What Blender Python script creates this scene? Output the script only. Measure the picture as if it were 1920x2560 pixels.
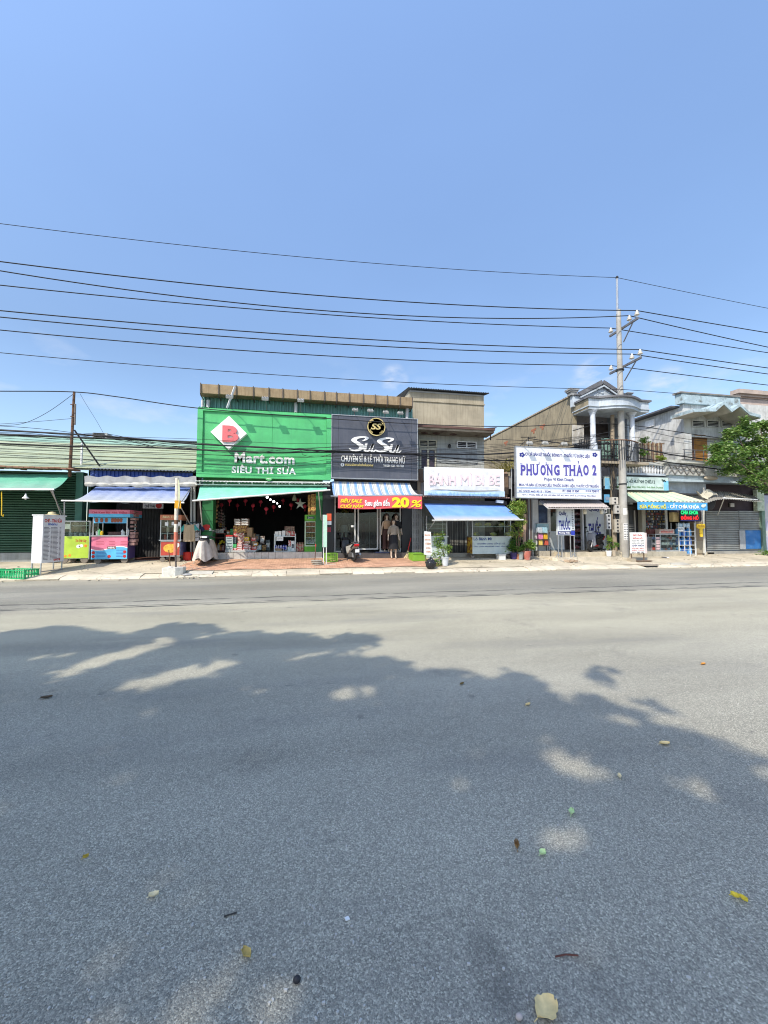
import bpy, bmesh, math, random
from mathutils import Vector, Matrix, Euler, noise
R = random.Random(7)
rad = math.radians
SC = bpy.context.scene
COL = SC.collection
for _o in list(bpy.data.objects):
 bpy.data.objects.remove(_o)
# ------------------------------------------------------------------ camera
YAW, PITCH, F, CX, CY, CAMZ = rad(10.8), rad(2.8), 980.0, 960.0, 1280.0, 1.6
cam_d = bpy.data.cameras.new('camera')
cam_d.sensor_fit = 'VERTICAL'; cam_d.sensor_height = 24.0
cam_d.lens = F / 2560.0 * 24.0
cam_d.clip_start = 0.05; cam_d.clip_end = 3000
cam = bpy.data.objects.new('camera', cam_d); COL.objects.link(cam)
cam.location = (0, 0, CAMZ)
cam.rotation_euler = (math.pi / 2 + PITCH, 0, -YAW)
SC.camera = cam
# ------------------------------------------------------------------ sky and sun
SUN_EL, SUN_ROT = rad(46), rad(225)          # sun behind the viewer, to the left
wd = bpy.data.worlds.new('World'); SC.world = wd; wd.use_nodes = True
wn = wd.node_tree.nodes; wl = wd.node_tree.links; wn.clear()
sky = wn.new('ShaderNodeTexSky'); sky.sky_type = 'NISHITA'; sky.sun_disc = False
sky.sun_elevation = SUN_EL; sky.sun_rotation = SUN_ROT
sky.altitude = 0; sky.air_density = 1.0; sky.dust_density = 1.0; sky.ozone_density = 2.2
bg = wn.new('ShaderNodeBackground'); bg.inputs['Strength'].default_value = 0.15
wout = wn.new('ShaderNodeOutputWorld')
# a few faint clouds low over the roofs
tc = wn.new('ShaderNodeTexCoord'); sep = wn.new('ShaderNodeSeparateXYZ')
wl.new(tc.outputs['Generated'], sep.inputs[0])
mp = wn.new('ShaderNodeMapping'); mp.inputs['Scale'].default_value = (1, 1, 2.4)
wl.new(tc.outputs['Generated'], mp.inputs[0])
ns = wn.new('ShaderNodeTexNoise'); ns.inputs['Scale'].default_value = 7.5; ns.inputs['Detail'].default_value = 7
wl.new(mp.outputs[0], ns.inputs[0])
r1 = wn.new('ShaderNodeMapRange'); r1.inputs[1].default_value = 0.57; r1.inputs[2].default_value = 0.78; r1.inputs[4].default_value = 0.45
wl.new(ns.outputs[0], r1.inputs[0])
r2 = wn.new('ShaderNodeMapRange'); r2.inputs[1].default_value = 0.42; r2.inputs[2].default_value = 0.28
wl.new(sep.outputs[2], r2.inputs[0])
mu = wn.new('ShaderNodeMath'); mu.operation = 'MULTIPLY'
wl.new(r1.outputs[0], mu.inputs[0]); wl.new(r2.outputs[0], mu.inputs[1])
r3 = wn.new('ShaderNodeMapRange'); r3.inputs[1].default_value = .38; r3.inputs[2].default_value = .85; r3.inputs[3].default_value = .65; r3.inputs[4].default_value = 1.12
nz = wn.new('ShaderNodeTexNoise'); nz.inputs['Scale'].default_value = 2.2; nz.inputs['Detail'].default_value = 3
wl.new(mp.outputs[0], nz.inputs[0])
r4 = wn.new('ShaderNodeMath'); r4.operation = 'MULTIPLY_ADD'; r4.inputs[1].default_value = .10; r4.inputs[2].default_value = -.05
wl.new(nz.outputs[0], r4.inputs[0]); r5 = wn.new('ShaderNodeMath'); r5.operation = 'ADD'; wl.new(r3.outputs[0], r5.inputs[0]); wl.new(r4.outputs[0], r5.inputs[1])
wl.new(sep.outputs[2], r3.inputs[0])
vm = wn.new('ShaderNodeVectorMath'); vm.operation = 'SCALE'
wl.new(sky.outputs[0], vm.inputs[0]); wl.new(r5.outputs[0], vm.inputs['Scale'])
mx = wn.new('ShaderNodeMix'); mx.data_type = 'RGBA'
mx.inputs[7].default_value = (2.3, 2.5, 2.9, 1)
cl_ = mu.outputs[0]
for cx_, cy_, cz_, w_ in ((.599, .732, .324, .0016), (.698, .653, .293, .0010), (.198, .909, .367, .0008)):   # three small puffs over the right-hand roofs
 dv = wn.new('ShaderNodeVectorMath'); dv.operation = 'DOT_PRODUCT'; nrm = Vector((cx_, cy_, cz_)).normalized(); dv.inputs[1].default_value = nrm
 wl.new(tc.outputs['Generated'], dv.inputs[0])
 rr = wn.new('ShaderNodeMapRange'); rr.interpolation_type = 'SMOOTHSTEP'; rr.inputs[1].default_value = 1 - w_; rr.inputs[2].default_value = 1 - w_ * .12; wl.new(dv.outputs['Value'], rr.inputs[0])
 n2 = wn.new('ShaderNodeTexNoise'); n2.inputs['Scale'].default_value = 22; n2.inputs['Detail'].default_value = 6; wl.new(mp.outputs[0], n2.inputs[0])
 r6 = wn.new('ShaderNodeMapRange'); r6.inputs[1].default_value = .40; r6.inputs[2].default_value = .68; r6.inputs[4].default_value = .6; wl.new(n2.outputs[0], r6.inputs[0])
 m6 = wn.new('ShaderNodeMath'); m6.operation = 'MULTIPLY'; wl.new(rr.outputs[0], m6.inputs[0]); wl.new(r6.outputs[0], m6.inputs[1])
 m7 = wn.new('ShaderNodeMath'); m7.operation = 'MAXIMUM'; wl.new(cl_, m7.inputs[0]); wl.new(m6.outputs[0], m7.inputs[1]); cl_ = m7.outputs[0]
wl.new(cl_, mx.inputs[0]); wl.new(vm.outputs[0], mx.inputs[6])
wl.new(mx.outputs[2], bg.inputs[0]); wl.new(bg.outputs[0], wout.inputs[0])
sun_d = bpy.data.lights.new('sun', 'SUN'); sun_d.energy = 2.05; sun_d.angle = rad(0.53); sun_d.color = (1.0, 0.93, 0.80)
sun = bpy.data.objects.new('sun', sun_d); COL.objects.link(sun)
LDIR = Vector((math.sin(rad(45)) * math.cos(SUN_EL), math.cos(rad(45)) * math.cos(SUN_EL), -math.sin(SUN_EL)))
sun.rotation_euler = LDIR.to_track_quat('-Z', 'Y').to_euler()
vs = SC.view_settings
SC.display_settings.display_device = 'sRGB'
vs.view_transform = 'Standard'; vs.look = 'None'; vs.exposure = 1.28; vs.gamma = 1.0; vs.use_curve_mapping = False
SC.cycles.filter_width = 1.1; SC.cycles.max_bounces = 8; SC.cycles.diffuse_bounces = 4; SC.cycles.transparent_max_bounces = 12
# ------------------------------------------------------------------ rays through the photograph, for measuring
_fw = Vector((math.sin(YAW) * math.cos(PITCH), math.cos(YAW) * math.cos(PITCH), math.sin(PITCH)))
_rt = Vector((math.cos(YAW), -math.sin(YAW), 0)); _up = _rt.cross(_fw)
CAM = Vector((0, 0, CAMZ))
def ray(px, py): return _fw * F + _rt * (px - CX) + _up * (CY - py)
def P(px, py, Y):
 d = ray(px, py); return CAM + d * (Y / d.y)
def to_px(p):
 q = p - CAM; w = q.dot(_fw)
 return (CX + F * q.dot(_rt) / w, CY - F * q.dot(_up) / w, w)
YK, YF, ZF = 14.6, 17.6, 0.42                 # kerb line, foot of the shop fronts, height of the pavement there
def gz(y):
 for (a, za), (b, zb) in (((-99, 0), (YK, 0)), ((YK, 0), (15.05, .13)), ((15.05, .13), (16.7, .36)), ((16.7, .36), (YF, ZF))):
  if y <= b: return za + (zb - za) * (y - a) / (b - a)
 return ZF
def stand(px0, px1, pt, Y):                  # x0, x1, ground, top of something standing on the pavement at depth Y
 x0, x1, z0, z1 = rect(px0, px1, pt, 1390, Y); return x0, x1, gz(Y), z1
def G(px, py):
 d = ray(px, py); lo, hi = 0.5 / max(1e-6, d.y), 60 / d.y
 for _ in range(60):
  m = (lo + hi) / 2; p = CAM + d * m
  if p.z > gz(p.y): lo = m
  else: hi = m
 return CAM + d * lo
def rect(px0, px1, pt, pb, Y):
 cx, cy = (px0 + px1) / 2, (pt + pb) / 2
 return P(px0, cy, Y).x, P(px1, cy, Y).x, P(cx, pb, Y).z, P(cx, pt, Y).z
# ------------------------------------------------------------------ mesh building
class MB:
 def __init__(s): s.v = []; s.f = []; s.m = []; s.mi = 0
 def face(s, *i): s.f.append(i); s.m.append(s.mi)
 def add(s, pts): n = len(s.v); s.v.extend([Vector(p) for p in pts]); return n
 def hexa(s, p):
  n = s.add(p)
  for q in ((0, 3, 2, 1), (4, 5, 6, 7), (0, 1, 5, 4), (1, 2, 6, 5), (2, 3, 7, 6), (3, 0, 4, 7)): s.face(*[n + k for k in q])
  return s
 def box(s, x0, x1, y0, y1, z0, z1):
  return s.hexa([(x0, y0, z0), (x1, y0, z0), (x1, y1, z0), (x0, y1, z0), (x0, y0, z1), (x1, y0, z1), (x1, y1, z1), (x0, y1, z1)])
 def obox(s, c, d, rot=(0, 0, 0)):
  m = Euler(rot).to_matrix(); c = Vector(c); a, b, h = d[0] / 2, d[1] / 2, d[2] / 2
  return s.hexa([c + m @ Vector(q) for q in ((-a, -b, -h), (a, -b, -h), (a, b, -h), (-a, b, -h), (-a, -b, h), (a, -b, h), (a, b, h), (-a, b, h))])
 def beam(s, a, b, w, h=None, up=(0, 0, 1)):
  a, b = Vector(a), Vector(b); d = (b - a).normalized(); up = Vector(up)
  if abs(d.dot(up)) > .98: up = Vector((0, 1, 0))
  x = d.cross(up).normalized() * (w / 2); z = x.cross(d).normalized() * ((h or w) / 2)
  return s.hexa([a - x - z, a + x - z, b + x - z, b - x - z, a - x + z, a + x + z, b + x + z, b - x + z])
 def tube(s, pts, r, n=6, cap=True):
  pts = [Vector(p) for p in pts]; k = len(pts); rr = r if isinstance(r, (list, tuple)) else [r] * k
  prev = None; base = len(s.v)
  for i, p in enumerate(pts):
   t = (pts[min(i + 1, k - 1)] - pts[max(i - 1, 0)])
   t = t.normalized() if t.length > 1e-9 else Vector((0, 0, 1))
   if prev is None:
    a = Vector((0, 0, 1)) if abs(t.z) < .9 else Vector((1, 0, 0))
    u = t.cross(a).normalized()
   else:
    u = (prev - t * prev.dot(t))
    u = u.normalized() if u.length > 1e-6 else t.orthogonal().normalized()
   prev = u; w = t.cross(u)
   for j in range(n):
    q = 2 * math.pi * j / n; s.v.append(p + (u * math.cos(q) + w * math.sin(q)) * rr[i])
  for i in range(k - 1):
   for j in range(n):
    a, b = base + i * n + j, base + i * n + (j + 1) % n
    s.face(a, b, b + n, a + n)
  if cap:
   s.face(*[base + j for j in range(n)][::-1]); s.face(*[base + (k - 1) * n + j for j in range(n)])
  return s
 def lathe(s, c, prof, n=12, sx=1, sy=1, axis=None):
  c = Vector(c); base = len(s.v); k = len(prof)
  M = Matrix.Identity(3) if axis is None else Vector((0, 0, 1)).rotation_difference(Vector(axis)).to_matrix()
  for r, z in prof:
   for j in range(n):
    q = 2 * math.pi * j / n; s.v.append(c + M @ Vector((r * math.cos(q) * sx, r * math.sin(q) * sy, z)))
  for i in range(k - 1):
   for j in range(n):
    a, b = base + i * n + j, base + i * n + (j + 1) % n
    s.face(a, b, b + n, a + n)
  if prof[0][0] > 1e-5: s.face(*[base + j for j in range(n)][::-1])
  if prof[-1][0] > 1e-5: s.face(*[base + (k - 1) * n + j for j in range(n)])
  return s
 def ball(s, c, r, n=10, m=7):
  r = (r, r, r) if not isinstance(r, (list, tuple)) else r
  base = len(s.v); c = Vector(c)
  for i in range(m + 1):
   a = -math.pi / 2 + math.pi * i / m; ca = max(math.cos(a), 1e-4)
   for j in range(n):
    q = 2 * math.pi * j / n; s.v.append(c + Vector((r[0] * ca * math.cos(q), r[1] * ca * math.sin(q), r[2] * math.sin(a))))
  for i in range(m):
   for j in range(n):
    a, b = base + i * n + j, base + i * n + (j + 1) % n
    s.face(a, b, b + n, a + n)
  return s
 def prism(s, pts, y0, y1):               # outline in x,z pushed from y0 to y1
  k = len(pts); n = s.add([(x, y0, z) for x, z in pts] + [(x, y1, z) for x, z in pts])
  s.face(*range(n, n + k)); s.face(*range(n + 2 * k - 1, n + k - 1, -1))
  for i in range(k): j = (i + 1) % k; s.face(n + i, n + k + i, n + k + j, n + j)
  return s
 def prism_x(s, pts, x0, x1):             # outline in y,z pushed along x
  k = len(pts); n = s.add([(x0, y, z) for y, z in pts] + [(x1, y, z) for y, z in pts])
  s.face(*range(n, n + k)); s.face(*range(n + 2 * k - 1, n + k - 1, -1))
  for i in range(k): j = (i + 1) % k; s.face(n + i, n + k + i, n + k + j, n + j)
  return s
 def prism_z(s, pts, z0, z1):
  k = len(pts); n = s.add([(x, y, z0) for x, y in pts] + [(x, y, z1) for x, y in pts])
  s.face(*range(n + k - 1, n - 1, -1)); s.face(*range(n + k, n + 2 * k))
  for i in range(k): j = (i + 1) % k; s.face(n + i, n + j, n + k + j, n + k + i)
  return s
 def quad(s, a, b, c, d): n = s.add([a, b, c, d]); s.face(n, n + 1, n + 2, n + 3); return s
 def grid(s, fn, nu, nv, th=None):
  base = len(s.v)
  for i in range(nu + 1):
   for j in range(nv + 1): s.v.append(Vector(fn(i / nu, j / nv)))
  w = nv + 1
  for i in range(nu):
   for j in range(nv): a = base + i * w + j; s.face(a, a + w, a + w + 1, a + 1)
  if th is not None:
   t = Vector(th); b2 = len(s.v); s.v.extend([p + t for p in s.v[base:b2]]); o = b2 - base
   for i in range(nu):
    for j in range(nv): a = b2 + i * w + j; s.face(a, a + 1, a + w + 1, a + w)
   rim = [base + i * w for i in range(nu + 1)] + [base + nu * w + j for j in range(1, nv + 1)] + [base + i * w + nv for i in range(nu - 1, -1, -1)] + [base + j for j in range(nv - 1, 0, -1)]
   for i in range(len(rim)): a, b = rim[i], rim[(i + 1) % len(rim)]; s.face(a, b, b + o, a + o)
  return s
 def corr(s, A, U, V, N, waves, amp, th=.012, flat=True):
  """corrugated sheet: corner A, waves across U, ribs along V, wave height along N"""
  A, U, V, N = Vector(A), Vector(U), Vector(V), Vector(N).normalized()
  prof = []
  for k in range(waves):
   if flat: prof += [(k, 0), (k + .45, 0), (k + .55, 1), (k + .9, 1)]
   else: prof += [(k + q / 6, .5 - .5 * math.cos(2 * math.pi * q / 6)) for q in range(6)]
  prof.append((waves, 0))
  for off in (0, th):
   n = len(s.v)
   for u, h in prof:
    p = A + U * (u / waves) + N * (h * amp + off); s.v.append(p); s.v.append(p + V)
   for i in range(len(prof) - 1): s.face(n + 2 * i, n + 2 * i + 2, n + 2 * i + 3, n + 2 * i + 1)
  return s
def obj(name, mb, mat, parent=None, smooth=False, label=None, kind=None, recalc=True):
 me = bpy.data.meshes.new(name)
 off = Vector((0, 0, 0))
 q = parent
 while q is not None: off += q.location; q = q.parent
 me.from_pydata([p - off for p in mb.v], [], mb.f)
 mats = mat if isinstance(mat, (list, tuple)) else [mat]
 for m in mats: me.materials.append(m)
 if len(mats) > 1: me.polygons.foreach_set('material_index', mb.m)
 if recalc and len(mb.f) < 6000:
  bm = bmesh.new(); bm.from_mesh(me); bmesh.ops.recalc_face_normals(bm, faces=bm.faces); bm.to_mesh(me); bm.free()
 if smooth:
  me.shade_smooth(); me.set_sharp_from_angle(angle=rad(40))
 me.update()
 o = bpy.data.objects.new(name, me); COL.objects.link(o)
 if parent is not None: o.parent = parent
 if label: o['label'] = label
 if kind: o['kind'] = kind
 return o
ORD = ('leftmost', 'second from the left', 'third from the left', 'fourth from the left', 'fifth from the left', 'sixth from the left', 'seventh from the left', 'eighth from the left', 'ninth from the left', 'tenth from the left', 'second from the right', 'rightmost')
def thing(name, label, cat, loc=(0, 0, 0), group=None):
 o = bpy.data.objects.new(name, None); COL.objects.link(o); o.location = loc; o.empty_display_size = .1
 o['label'] = label; o['category'] = cat
 if group: o['group'] = group
 return o
def tag(o, label, cat, group=None):
 o['label'] = label; o['category'] = cat
 if group: o['group'] = group
 return o
def struct(name, mb, mat, **k): return obj(name, mb, mat, kind='structure', **k)
def kids(o): return [c for c in o.children]
def dup(root, loc=None, rz=None, label=None, group=None, scale=None):
 def cp(o, par):
  c = o.copy(); COL.objects.link(c)
  if par is not None: c.parent = par
  for k in list(o.children): cp(k, c)
  return c
 r = cp(root, None)
 if loc is not None: r.location = loc
 if rz is not None: r.rotation_euler = (0, 0, rz)
 if scale: r.scale = (scale,) * 3 if not isinstance(scale, tuple) else scale
 if label: r['label'] = label
 if group: r['group'] = group
 return r
# ------------------------------------------------------------------ materials
_M = {}
def nmat(name):
 m = bpy.data.materials.new(name); m.use_nodes = True; nt = m.node_tree
 return m, nt, nt.nodes, nt.links, nt.nodes['Principled BSDF']
def N(nt, t, **k):
 n = nt.nodes.new(t)
 for a, b in k.items():
  if a.startswith('i_'):
   key = a[2:]; key = int(key) if key.isdigit() else key.replace('_', ' ')
   n.inputs[key].default_value = b
  else: setattr(n, a, b)
 return n
def mixc(nt, fac, a, b, blend='MIX'):
 m = N(nt, 'ShaderNodeMix', data_type='RGBA', blend_type=blend)
 for i, v in ((0, fac), (6, a), (7, b)):
  if hasattr(v, 'is_output') or hasattr(v, 'links'): nt.links.new(v, m.inputs[i])
  else: m.inputs[i].default_value = v if i == 0 else (*v[:3], 1)
 return m.outputs[2]
def noise_fac(nt, coord, scale, lo, hi, detail=5, stretch=None, rough=.6):
 v = coord
 if stretch:
  mp = N(nt, 'ShaderNodeMapping'); mp.inputs['Scale'].default_value = stretch; nt.links.new(coord, mp.inputs[0]); v = mp.outputs[0]
 n = N(nt, 'ShaderNodeTexNoise', i_Scale=scale, i_Detail=detail, i_Roughness=rough); nt.links.new(v, n.inputs[0])
 r = N(nt, 'ShaderNodeMapRange', i_1=lo, i_2=hi); nt.links.new(n.outputs[0], r.inputs[0])
 return r.outputs[0]
def mat(name, col, rough=.6, metal=0.0, var=.22, scale=2.5, dirt=0.0, dcol=(.13, .11, .085), streak=0.0, bump=.0, bscale=60, emit=None, es=1.0, spec=.4, alpha=None, trans=0):
 if name in _M: return _M[name]
 m, nt, nd, lk, b = nmat(name)
 t = N(nt, 'ShaderNodeTexCoord').outputs['Object']
 lo = tuple(c * (1 - var) for c in col); hi = tuple(min(1, c * (1 + var * .6)) for c in col)
 c = mixc(nt, noise_fac(nt, t, scale, .3, .7), lo, hi)
 if dirt: c = mixc(nt, _mulf(nt, noise_fac(nt, t, scale * .7 + .8, .5, .72, 8), dirt), c, dcol)
 if streak: c = mixc(nt, _mulf(nt, noise_fac(nt, t, 3.2, .48, .7, 6, (3.5, 3.5, .22)), streak), c, dcol)
 lk.new(c, b.inputs['Base Color'])
 b.inputs['Roughness'].default_value = rough; b.inputs['Metallic'].default_value = metal
 b.inputs['Specular IOR Level'].default_value = spec
 if trans: b.inputs['Transmission Weight'].default_value = trans
 if bump:
  n = N(nt, 'ShaderNodeTexNoise', i_Scale=bscale, i_Detail=4); lk.new(t, n.inputs[0])
  bu = N(nt, 'ShaderNodeBump', i_Strength=bump, i_Distance=.01); lk.new(n.outputs[0], bu.inputs['Height']); lk.new(bu.outputs[0], b.inputs['Normal'])
 if emit: b.inputs['Emission Color'].default_value = (*emit, 1); b.inputs['Emission Strength'].default_value = es
 if alpha is not None: b.inputs['Alpha'].default_value = alpha
 _M[name] = m; return m
def _mulf(nt, f, k):
 m = N(nt, 'ShaderNodeMath', operation='MULTIPLY', i_1=k); nt.links.new(f, m.inputs[0]); return m.outputs[0]
def glass(name, tint=(.75, .82, .82), a=.25):
 """thin window glass: mostly see-through, reflecting at glancing angles"""
 if name in _M: return _M[name]
 m, nt, nd, lk, b = nmat(name)
 tr = N(nt, 'ShaderNodeBsdfTransparent'); tr.inputs[0].default_value = (*tint, 1)
 gl = N(nt, 'ShaderNodeBsdfGlossy'); gl.inputs['Roughness'].default_value = .02; gl.inputs[0].default_value = (.9, .95, 1, 1)
 fr = N(nt, 'ShaderNodeLayerWeight', i_Blend=.12); ad = N(nt, 'ShaderNodeMath', operation='MULTIPLY_ADD', i_1=.3, i_2=.008 + a * .06); lk.new(fr.outputs['Facing'], ad.inputs[0])
 ms = N(nt, 'ShaderNodeMixShader'); lk.new(ad.outputs[0], ms.inputs[0]); lk.new(tr.outputs[0], ms.inputs[1]); lk.new(gl.outputs[0], ms.inputs[2])
 lk.new(ms.outputs[0], nd['Material Output'].inputs[0]); _M[name] = m; return m
def stripes(name, cols, period, axis=0, rough=.7, dust=0, dcol=(.42, .40, .34)):
 """cloth or sheet striped along an axis in object space; cols = [(end fraction, colour)...]"""
 if name in _M: return _M[name]
 m, nt, nd, lk, b = nmat(name)
 t = N(nt, 'ShaderNodeTexCoord').outputs['Object']; s = N(nt, 'ShaderNodeSeparateXYZ'); lk.new(t, s.inputs[0])
 d = N(nt, 'ShaderNodeMath', operation='DIVIDE', i_1=period); lk.new(s.outputs[axis], d.inputs[0])
 fr = N(nt, 'ShaderNodeMath', operation='FRACT'); lk.new(d.outputs[0], fr.inputs[0])
 cr = N(nt, 'ShaderNodeValToRGB'); cr.color_ramp.interpolation = 'CONSTANT'; lk.new(fr.outputs[0], cr.inputs[0])
 el = cr.color_ramp.elements; el.remove(el[1]); st = 0
 for i, (e, c) in enumerate(cols):
  x = el[0] if i == 0 else el.new(st)
  x.position = st; x.color = (*c, 1); st = e
 c = cr.outputs[0]
 c = mixc(nt, _mulf(nt, noise_fac(nt, t, 2.5, .42, .75, 6), .35 + dust), c, dcol)
 lk.new(c, b.inputs['Base Color']); b.inputs['Roughness'].default_value = rough; _M[name] = m; return m
def dusty(name, col, dcol, z0, z1, rough=.65, amt=.9, wr=.6):
 """awning cloth whose lower edge is bleached and dusty (object-space height z0..z1)"""
 if name in _M: return _M[name]
 m, nt, nd, lk, b = nmat(name)
 t = N(nt, 'ShaderNodeTexCoord').outputs['Object']; s = N(nt, 'ShaderNodeSeparateXYZ'); lk.new(t, s.inputs[0])
 r = N(nt, 'ShaderNodeMapRange', i_1=z1, i_2=z0); lk.new(s.outputs[2], r.inputs[0])
 nf = noise_fac(nt, t, 3.0, .2, .8, 6)
 ad = N(nt, 'ShaderNodeMath', operation='MULTIPLY_ADD', i_1=.35, i_2=-.17); lk.new(nf, ad.inputs[0])
 a2 = N(nt, 'ShaderNodeMath', operation='ADD', use_clamp=True); lk.new(r.outputs[0], a2.inputs[0]); lk.new(ad.outputs[0], a2.inputs[1])
 base = mixc(nt, noise_fac(nt, t, 1.6, .3, .7), tuple(c * .85 for c in col), tuple(min(1, c * 1.1) for c in col))
 lk.new(mixc(nt, _mulf(nt, a2.outputs[0], amt), base, dcol), b.inputs['Base Color']); b.inputs['Roughness'].default_value = rough
 n = N(nt, 'ShaderNodeTexNoise', i_Scale=2.2, i_Detail=3); mp = N(nt, 'ShaderNodeMapping'); mp.inputs['Scale'].default_value = (.6, 2.5, 2.5)
 lk.new(t, mp.inputs[0]); lk.new(mp.outputs[0], n.inputs[0])
 bu = N(nt, 'ShaderNodeBump', i_Strength=wr, i_Distance=.08); lk.new(n.outputs[0], bu.inputs['Height']); lk.new(bu.outputs[0], b.inputs['Normal'])
 _M[name] = m; return m
def asphalt():
 m, nt, nd, lk, b = nmat('asphalt')
 t = N(nt, 'ShaderNodeTexCoord').outputs['Object']; s = N(nt, 'ShaderNodeSeparateXYZ'); lk.new(t, s.inputs[0])
 v = N(nt, 'ShaderNodeTexVoronoi', i_Scale=165.0); lk.new(t, v.inputs[0])
 v2 = N(nt, 'ShaderNodeTexVoronoi', i_Scale=190.0); lk.new(t, v2.inputs[0])
 hs = N(nt, 'ShaderNodeSeparateColor'); lk.new(v.outputs['Color'], hs.inputs[0])
 cr = N(nt, 'ShaderNodeValToRGB'); lk.new(hs.outputs[0], cr.inputs[0]); e = cr.color_ramp.elements
 e[0].position = 0; e[0].color = (.205, .192, .155, 1); e[1].position = 1; e[1].color = (.57, .535, .425, 1)
 x = e.new(.45); x.color = (.312, .294, .237, 1); x = e.new(.8); x.color = (.408, .385, .308, 1)
 c = cr.outputs[0]
 fine = N(nt, 'ShaderNodeTexNoise', i_Scale=210.0, i_Detail=4); lk.new(t, fine.inputs[0])
 fr = N(nt, 'ShaderNodeMapRange', i_1=.25, i_2=.75, i_3=.58, i_4=1.32); lk.new(fine.outputs[0], fr.inputs[0])
 c = mixc(nt, 1.0, c, fr.outputs[0], 'MULTIPLY')
 big = N(nt, 'ShaderNodeMapRange', i_1=.33, i_2=.68, i_3=.80, i_4=1.13)
 n1 = N(nt, 'ShaderNodeTexNoise', i_Scale=.55, i_Detail=5); mp = N(nt, 'ShaderNodeMapping'); mp.inputs['Scale'].default_value = (.35, 1.3, 1)
 lk.new(t, mp.inputs[0]); lk.new(mp.outputs[0], n1.inputs[0]); lk.new(n1.outputs[0], big.inputs[0])
 c = mixc(nt, 1.0, c, big.outputs[0], 'MULTIPLY')
 # paler worn lane, sunlit brightness painted in, darker band along the far kerb
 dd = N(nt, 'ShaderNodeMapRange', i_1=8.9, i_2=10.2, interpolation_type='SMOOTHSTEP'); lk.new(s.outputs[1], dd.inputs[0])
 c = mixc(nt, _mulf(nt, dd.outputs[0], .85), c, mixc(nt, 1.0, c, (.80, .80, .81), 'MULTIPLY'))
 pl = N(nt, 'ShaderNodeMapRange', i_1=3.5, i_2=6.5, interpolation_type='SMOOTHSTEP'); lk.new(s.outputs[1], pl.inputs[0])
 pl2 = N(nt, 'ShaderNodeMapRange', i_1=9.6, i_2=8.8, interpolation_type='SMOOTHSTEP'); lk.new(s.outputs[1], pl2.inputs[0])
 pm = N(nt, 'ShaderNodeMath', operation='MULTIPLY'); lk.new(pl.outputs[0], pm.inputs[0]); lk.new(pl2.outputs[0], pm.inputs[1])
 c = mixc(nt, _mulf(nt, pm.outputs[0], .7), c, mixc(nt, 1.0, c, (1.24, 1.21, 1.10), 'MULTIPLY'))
 # dust near the kerb
 ds = N(nt, 'ShaderNodeMapRange', i_1=12.9, i_2=14.5); lk.new(s.outputs[1], ds.inputs[0])
 dn = N(nt, 'ShaderNodeMath', operation='MULTIPLY'); lk.new(ds.outputs[0], dn.inputs[0]); lk.new(noise_fac(nt, t, 1.1, .35, .65, 6, (.4, 2, 1)), dn.inputs[1])
 c = mixc(nt, _mulf(nt, dn.outputs[0], .9), c, (.42, .37, .27))
 # old joint in the asphalt: broken dark lines along the street
 wob = N(nt, 'ShaderNodeTexNoise', i_Scale=.8, i_Detail=4); lk.new(t, wob.inputs[0])
 wv = N(nt, 'ShaderNodeMath', operation='MULTIPLY_ADD', i_1=.24, i_2=-.12); lk.new(wob.outputs[0], wv.inputs[0])
 yy = N(nt, 'ShaderNodeMath', operation='ADD'); lk.new(s.outputs[1], yy.inputs[0]); lk.new(wv.outputs[0], yy.inputs[1])
 for yc, w, gate in ((9.95, .07, (.40, .50)), (9.25, .09, (.43, .53)), (9.42, .05, (.46, .56)), (11.8, .03, (.55, .7))):
  a = N(nt, 'ShaderNodeMath', operation='SUBTRACT', i_1=yc); lk.new(yy.outputs[0], a.inputs[0])
  ab = N(nt, 'ShaderNodeMath', operation='ABSOLUTE'); lk.new(a.outputs[0], ab.inputs[0])
  ln = N(nt, 'ShaderNodeMapRange', i_1=w, i_2=w * .3); lk.new(ab.outputs[0], ln.inputs[0])
  gt = noise_fac(nt, t, 1.6 + yc * .13, gate[0], gate[1], 4, (.55, 3, 1))
  ml = N(nt, 'ShaderNodeMath', operation='MULTIPLY'); lk.new(ln.outputs[0], ml.inputs[0]); lk.new(gt, ml.inputs[1])
  c = mixc(nt, _mulf(nt, ml.outputs[0], .95), c, (.03, .03, .03))
 tr_ = noise_fac(nt, t, 1.0, .52, .68, 5, (.22, 1.1, 1)); c = mixc(nt, _mulf(nt, tr_, .34), c, (.15, .148, .145))
 st_ = noise_fac(nt, t, .9, .60, .70, 6, (1, .8, 1)); c = mixc(nt, _mulf(nt, st_, .30), c, (.13, .125, .115))
 for px_, py_, sx_, sy_, k_ in ((1240, 2440, 9, 3.4, .55), (1500, 2450, 12, 8, .3), (1860, 2370, 14, 6, .22), (640, 1900, 3, 4, .25)):   # worn dark smears
  g_ = G(px_, py_); va = N(nt, 'ShaderNodeVectorMath', operation='SUBTRACT'); lk.new(t, va.inputs[0]); va.inputs[1].default_value = g_
  vb = N(nt, 'ShaderNodeVectorMath', operation='MULTIPLY'); lk.new(va.outputs[0], vb.inputs[0]); vb.inputs[1].default_value = (sx_, sy_, 1)
  vl = N(nt, 'ShaderNodeVectorMath', operation='LENGTH'); lk.new(vb.outputs[0], vl.inputs[0])
  ra = N(nt, 'ShaderNodeMapRange', i_1=1.0, i_2=.1, interpolation_type='SMOOTHSTEP'); lk.new(vl.outputs['Value'], ra.inputs[0])
  mm = N(nt, 'ShaderNodeMath', operation='MULTIPLY'); lk.new(ra.outputs[0], mm.inputs[0]); lk.new(noise_fac(nt, t, 16, .3, .6, 4), mm.inputs[1])
  c = mixc(nt, _mulf(nt, mm.outputs[0], k_), c, (.07, .065, .06))
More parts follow.
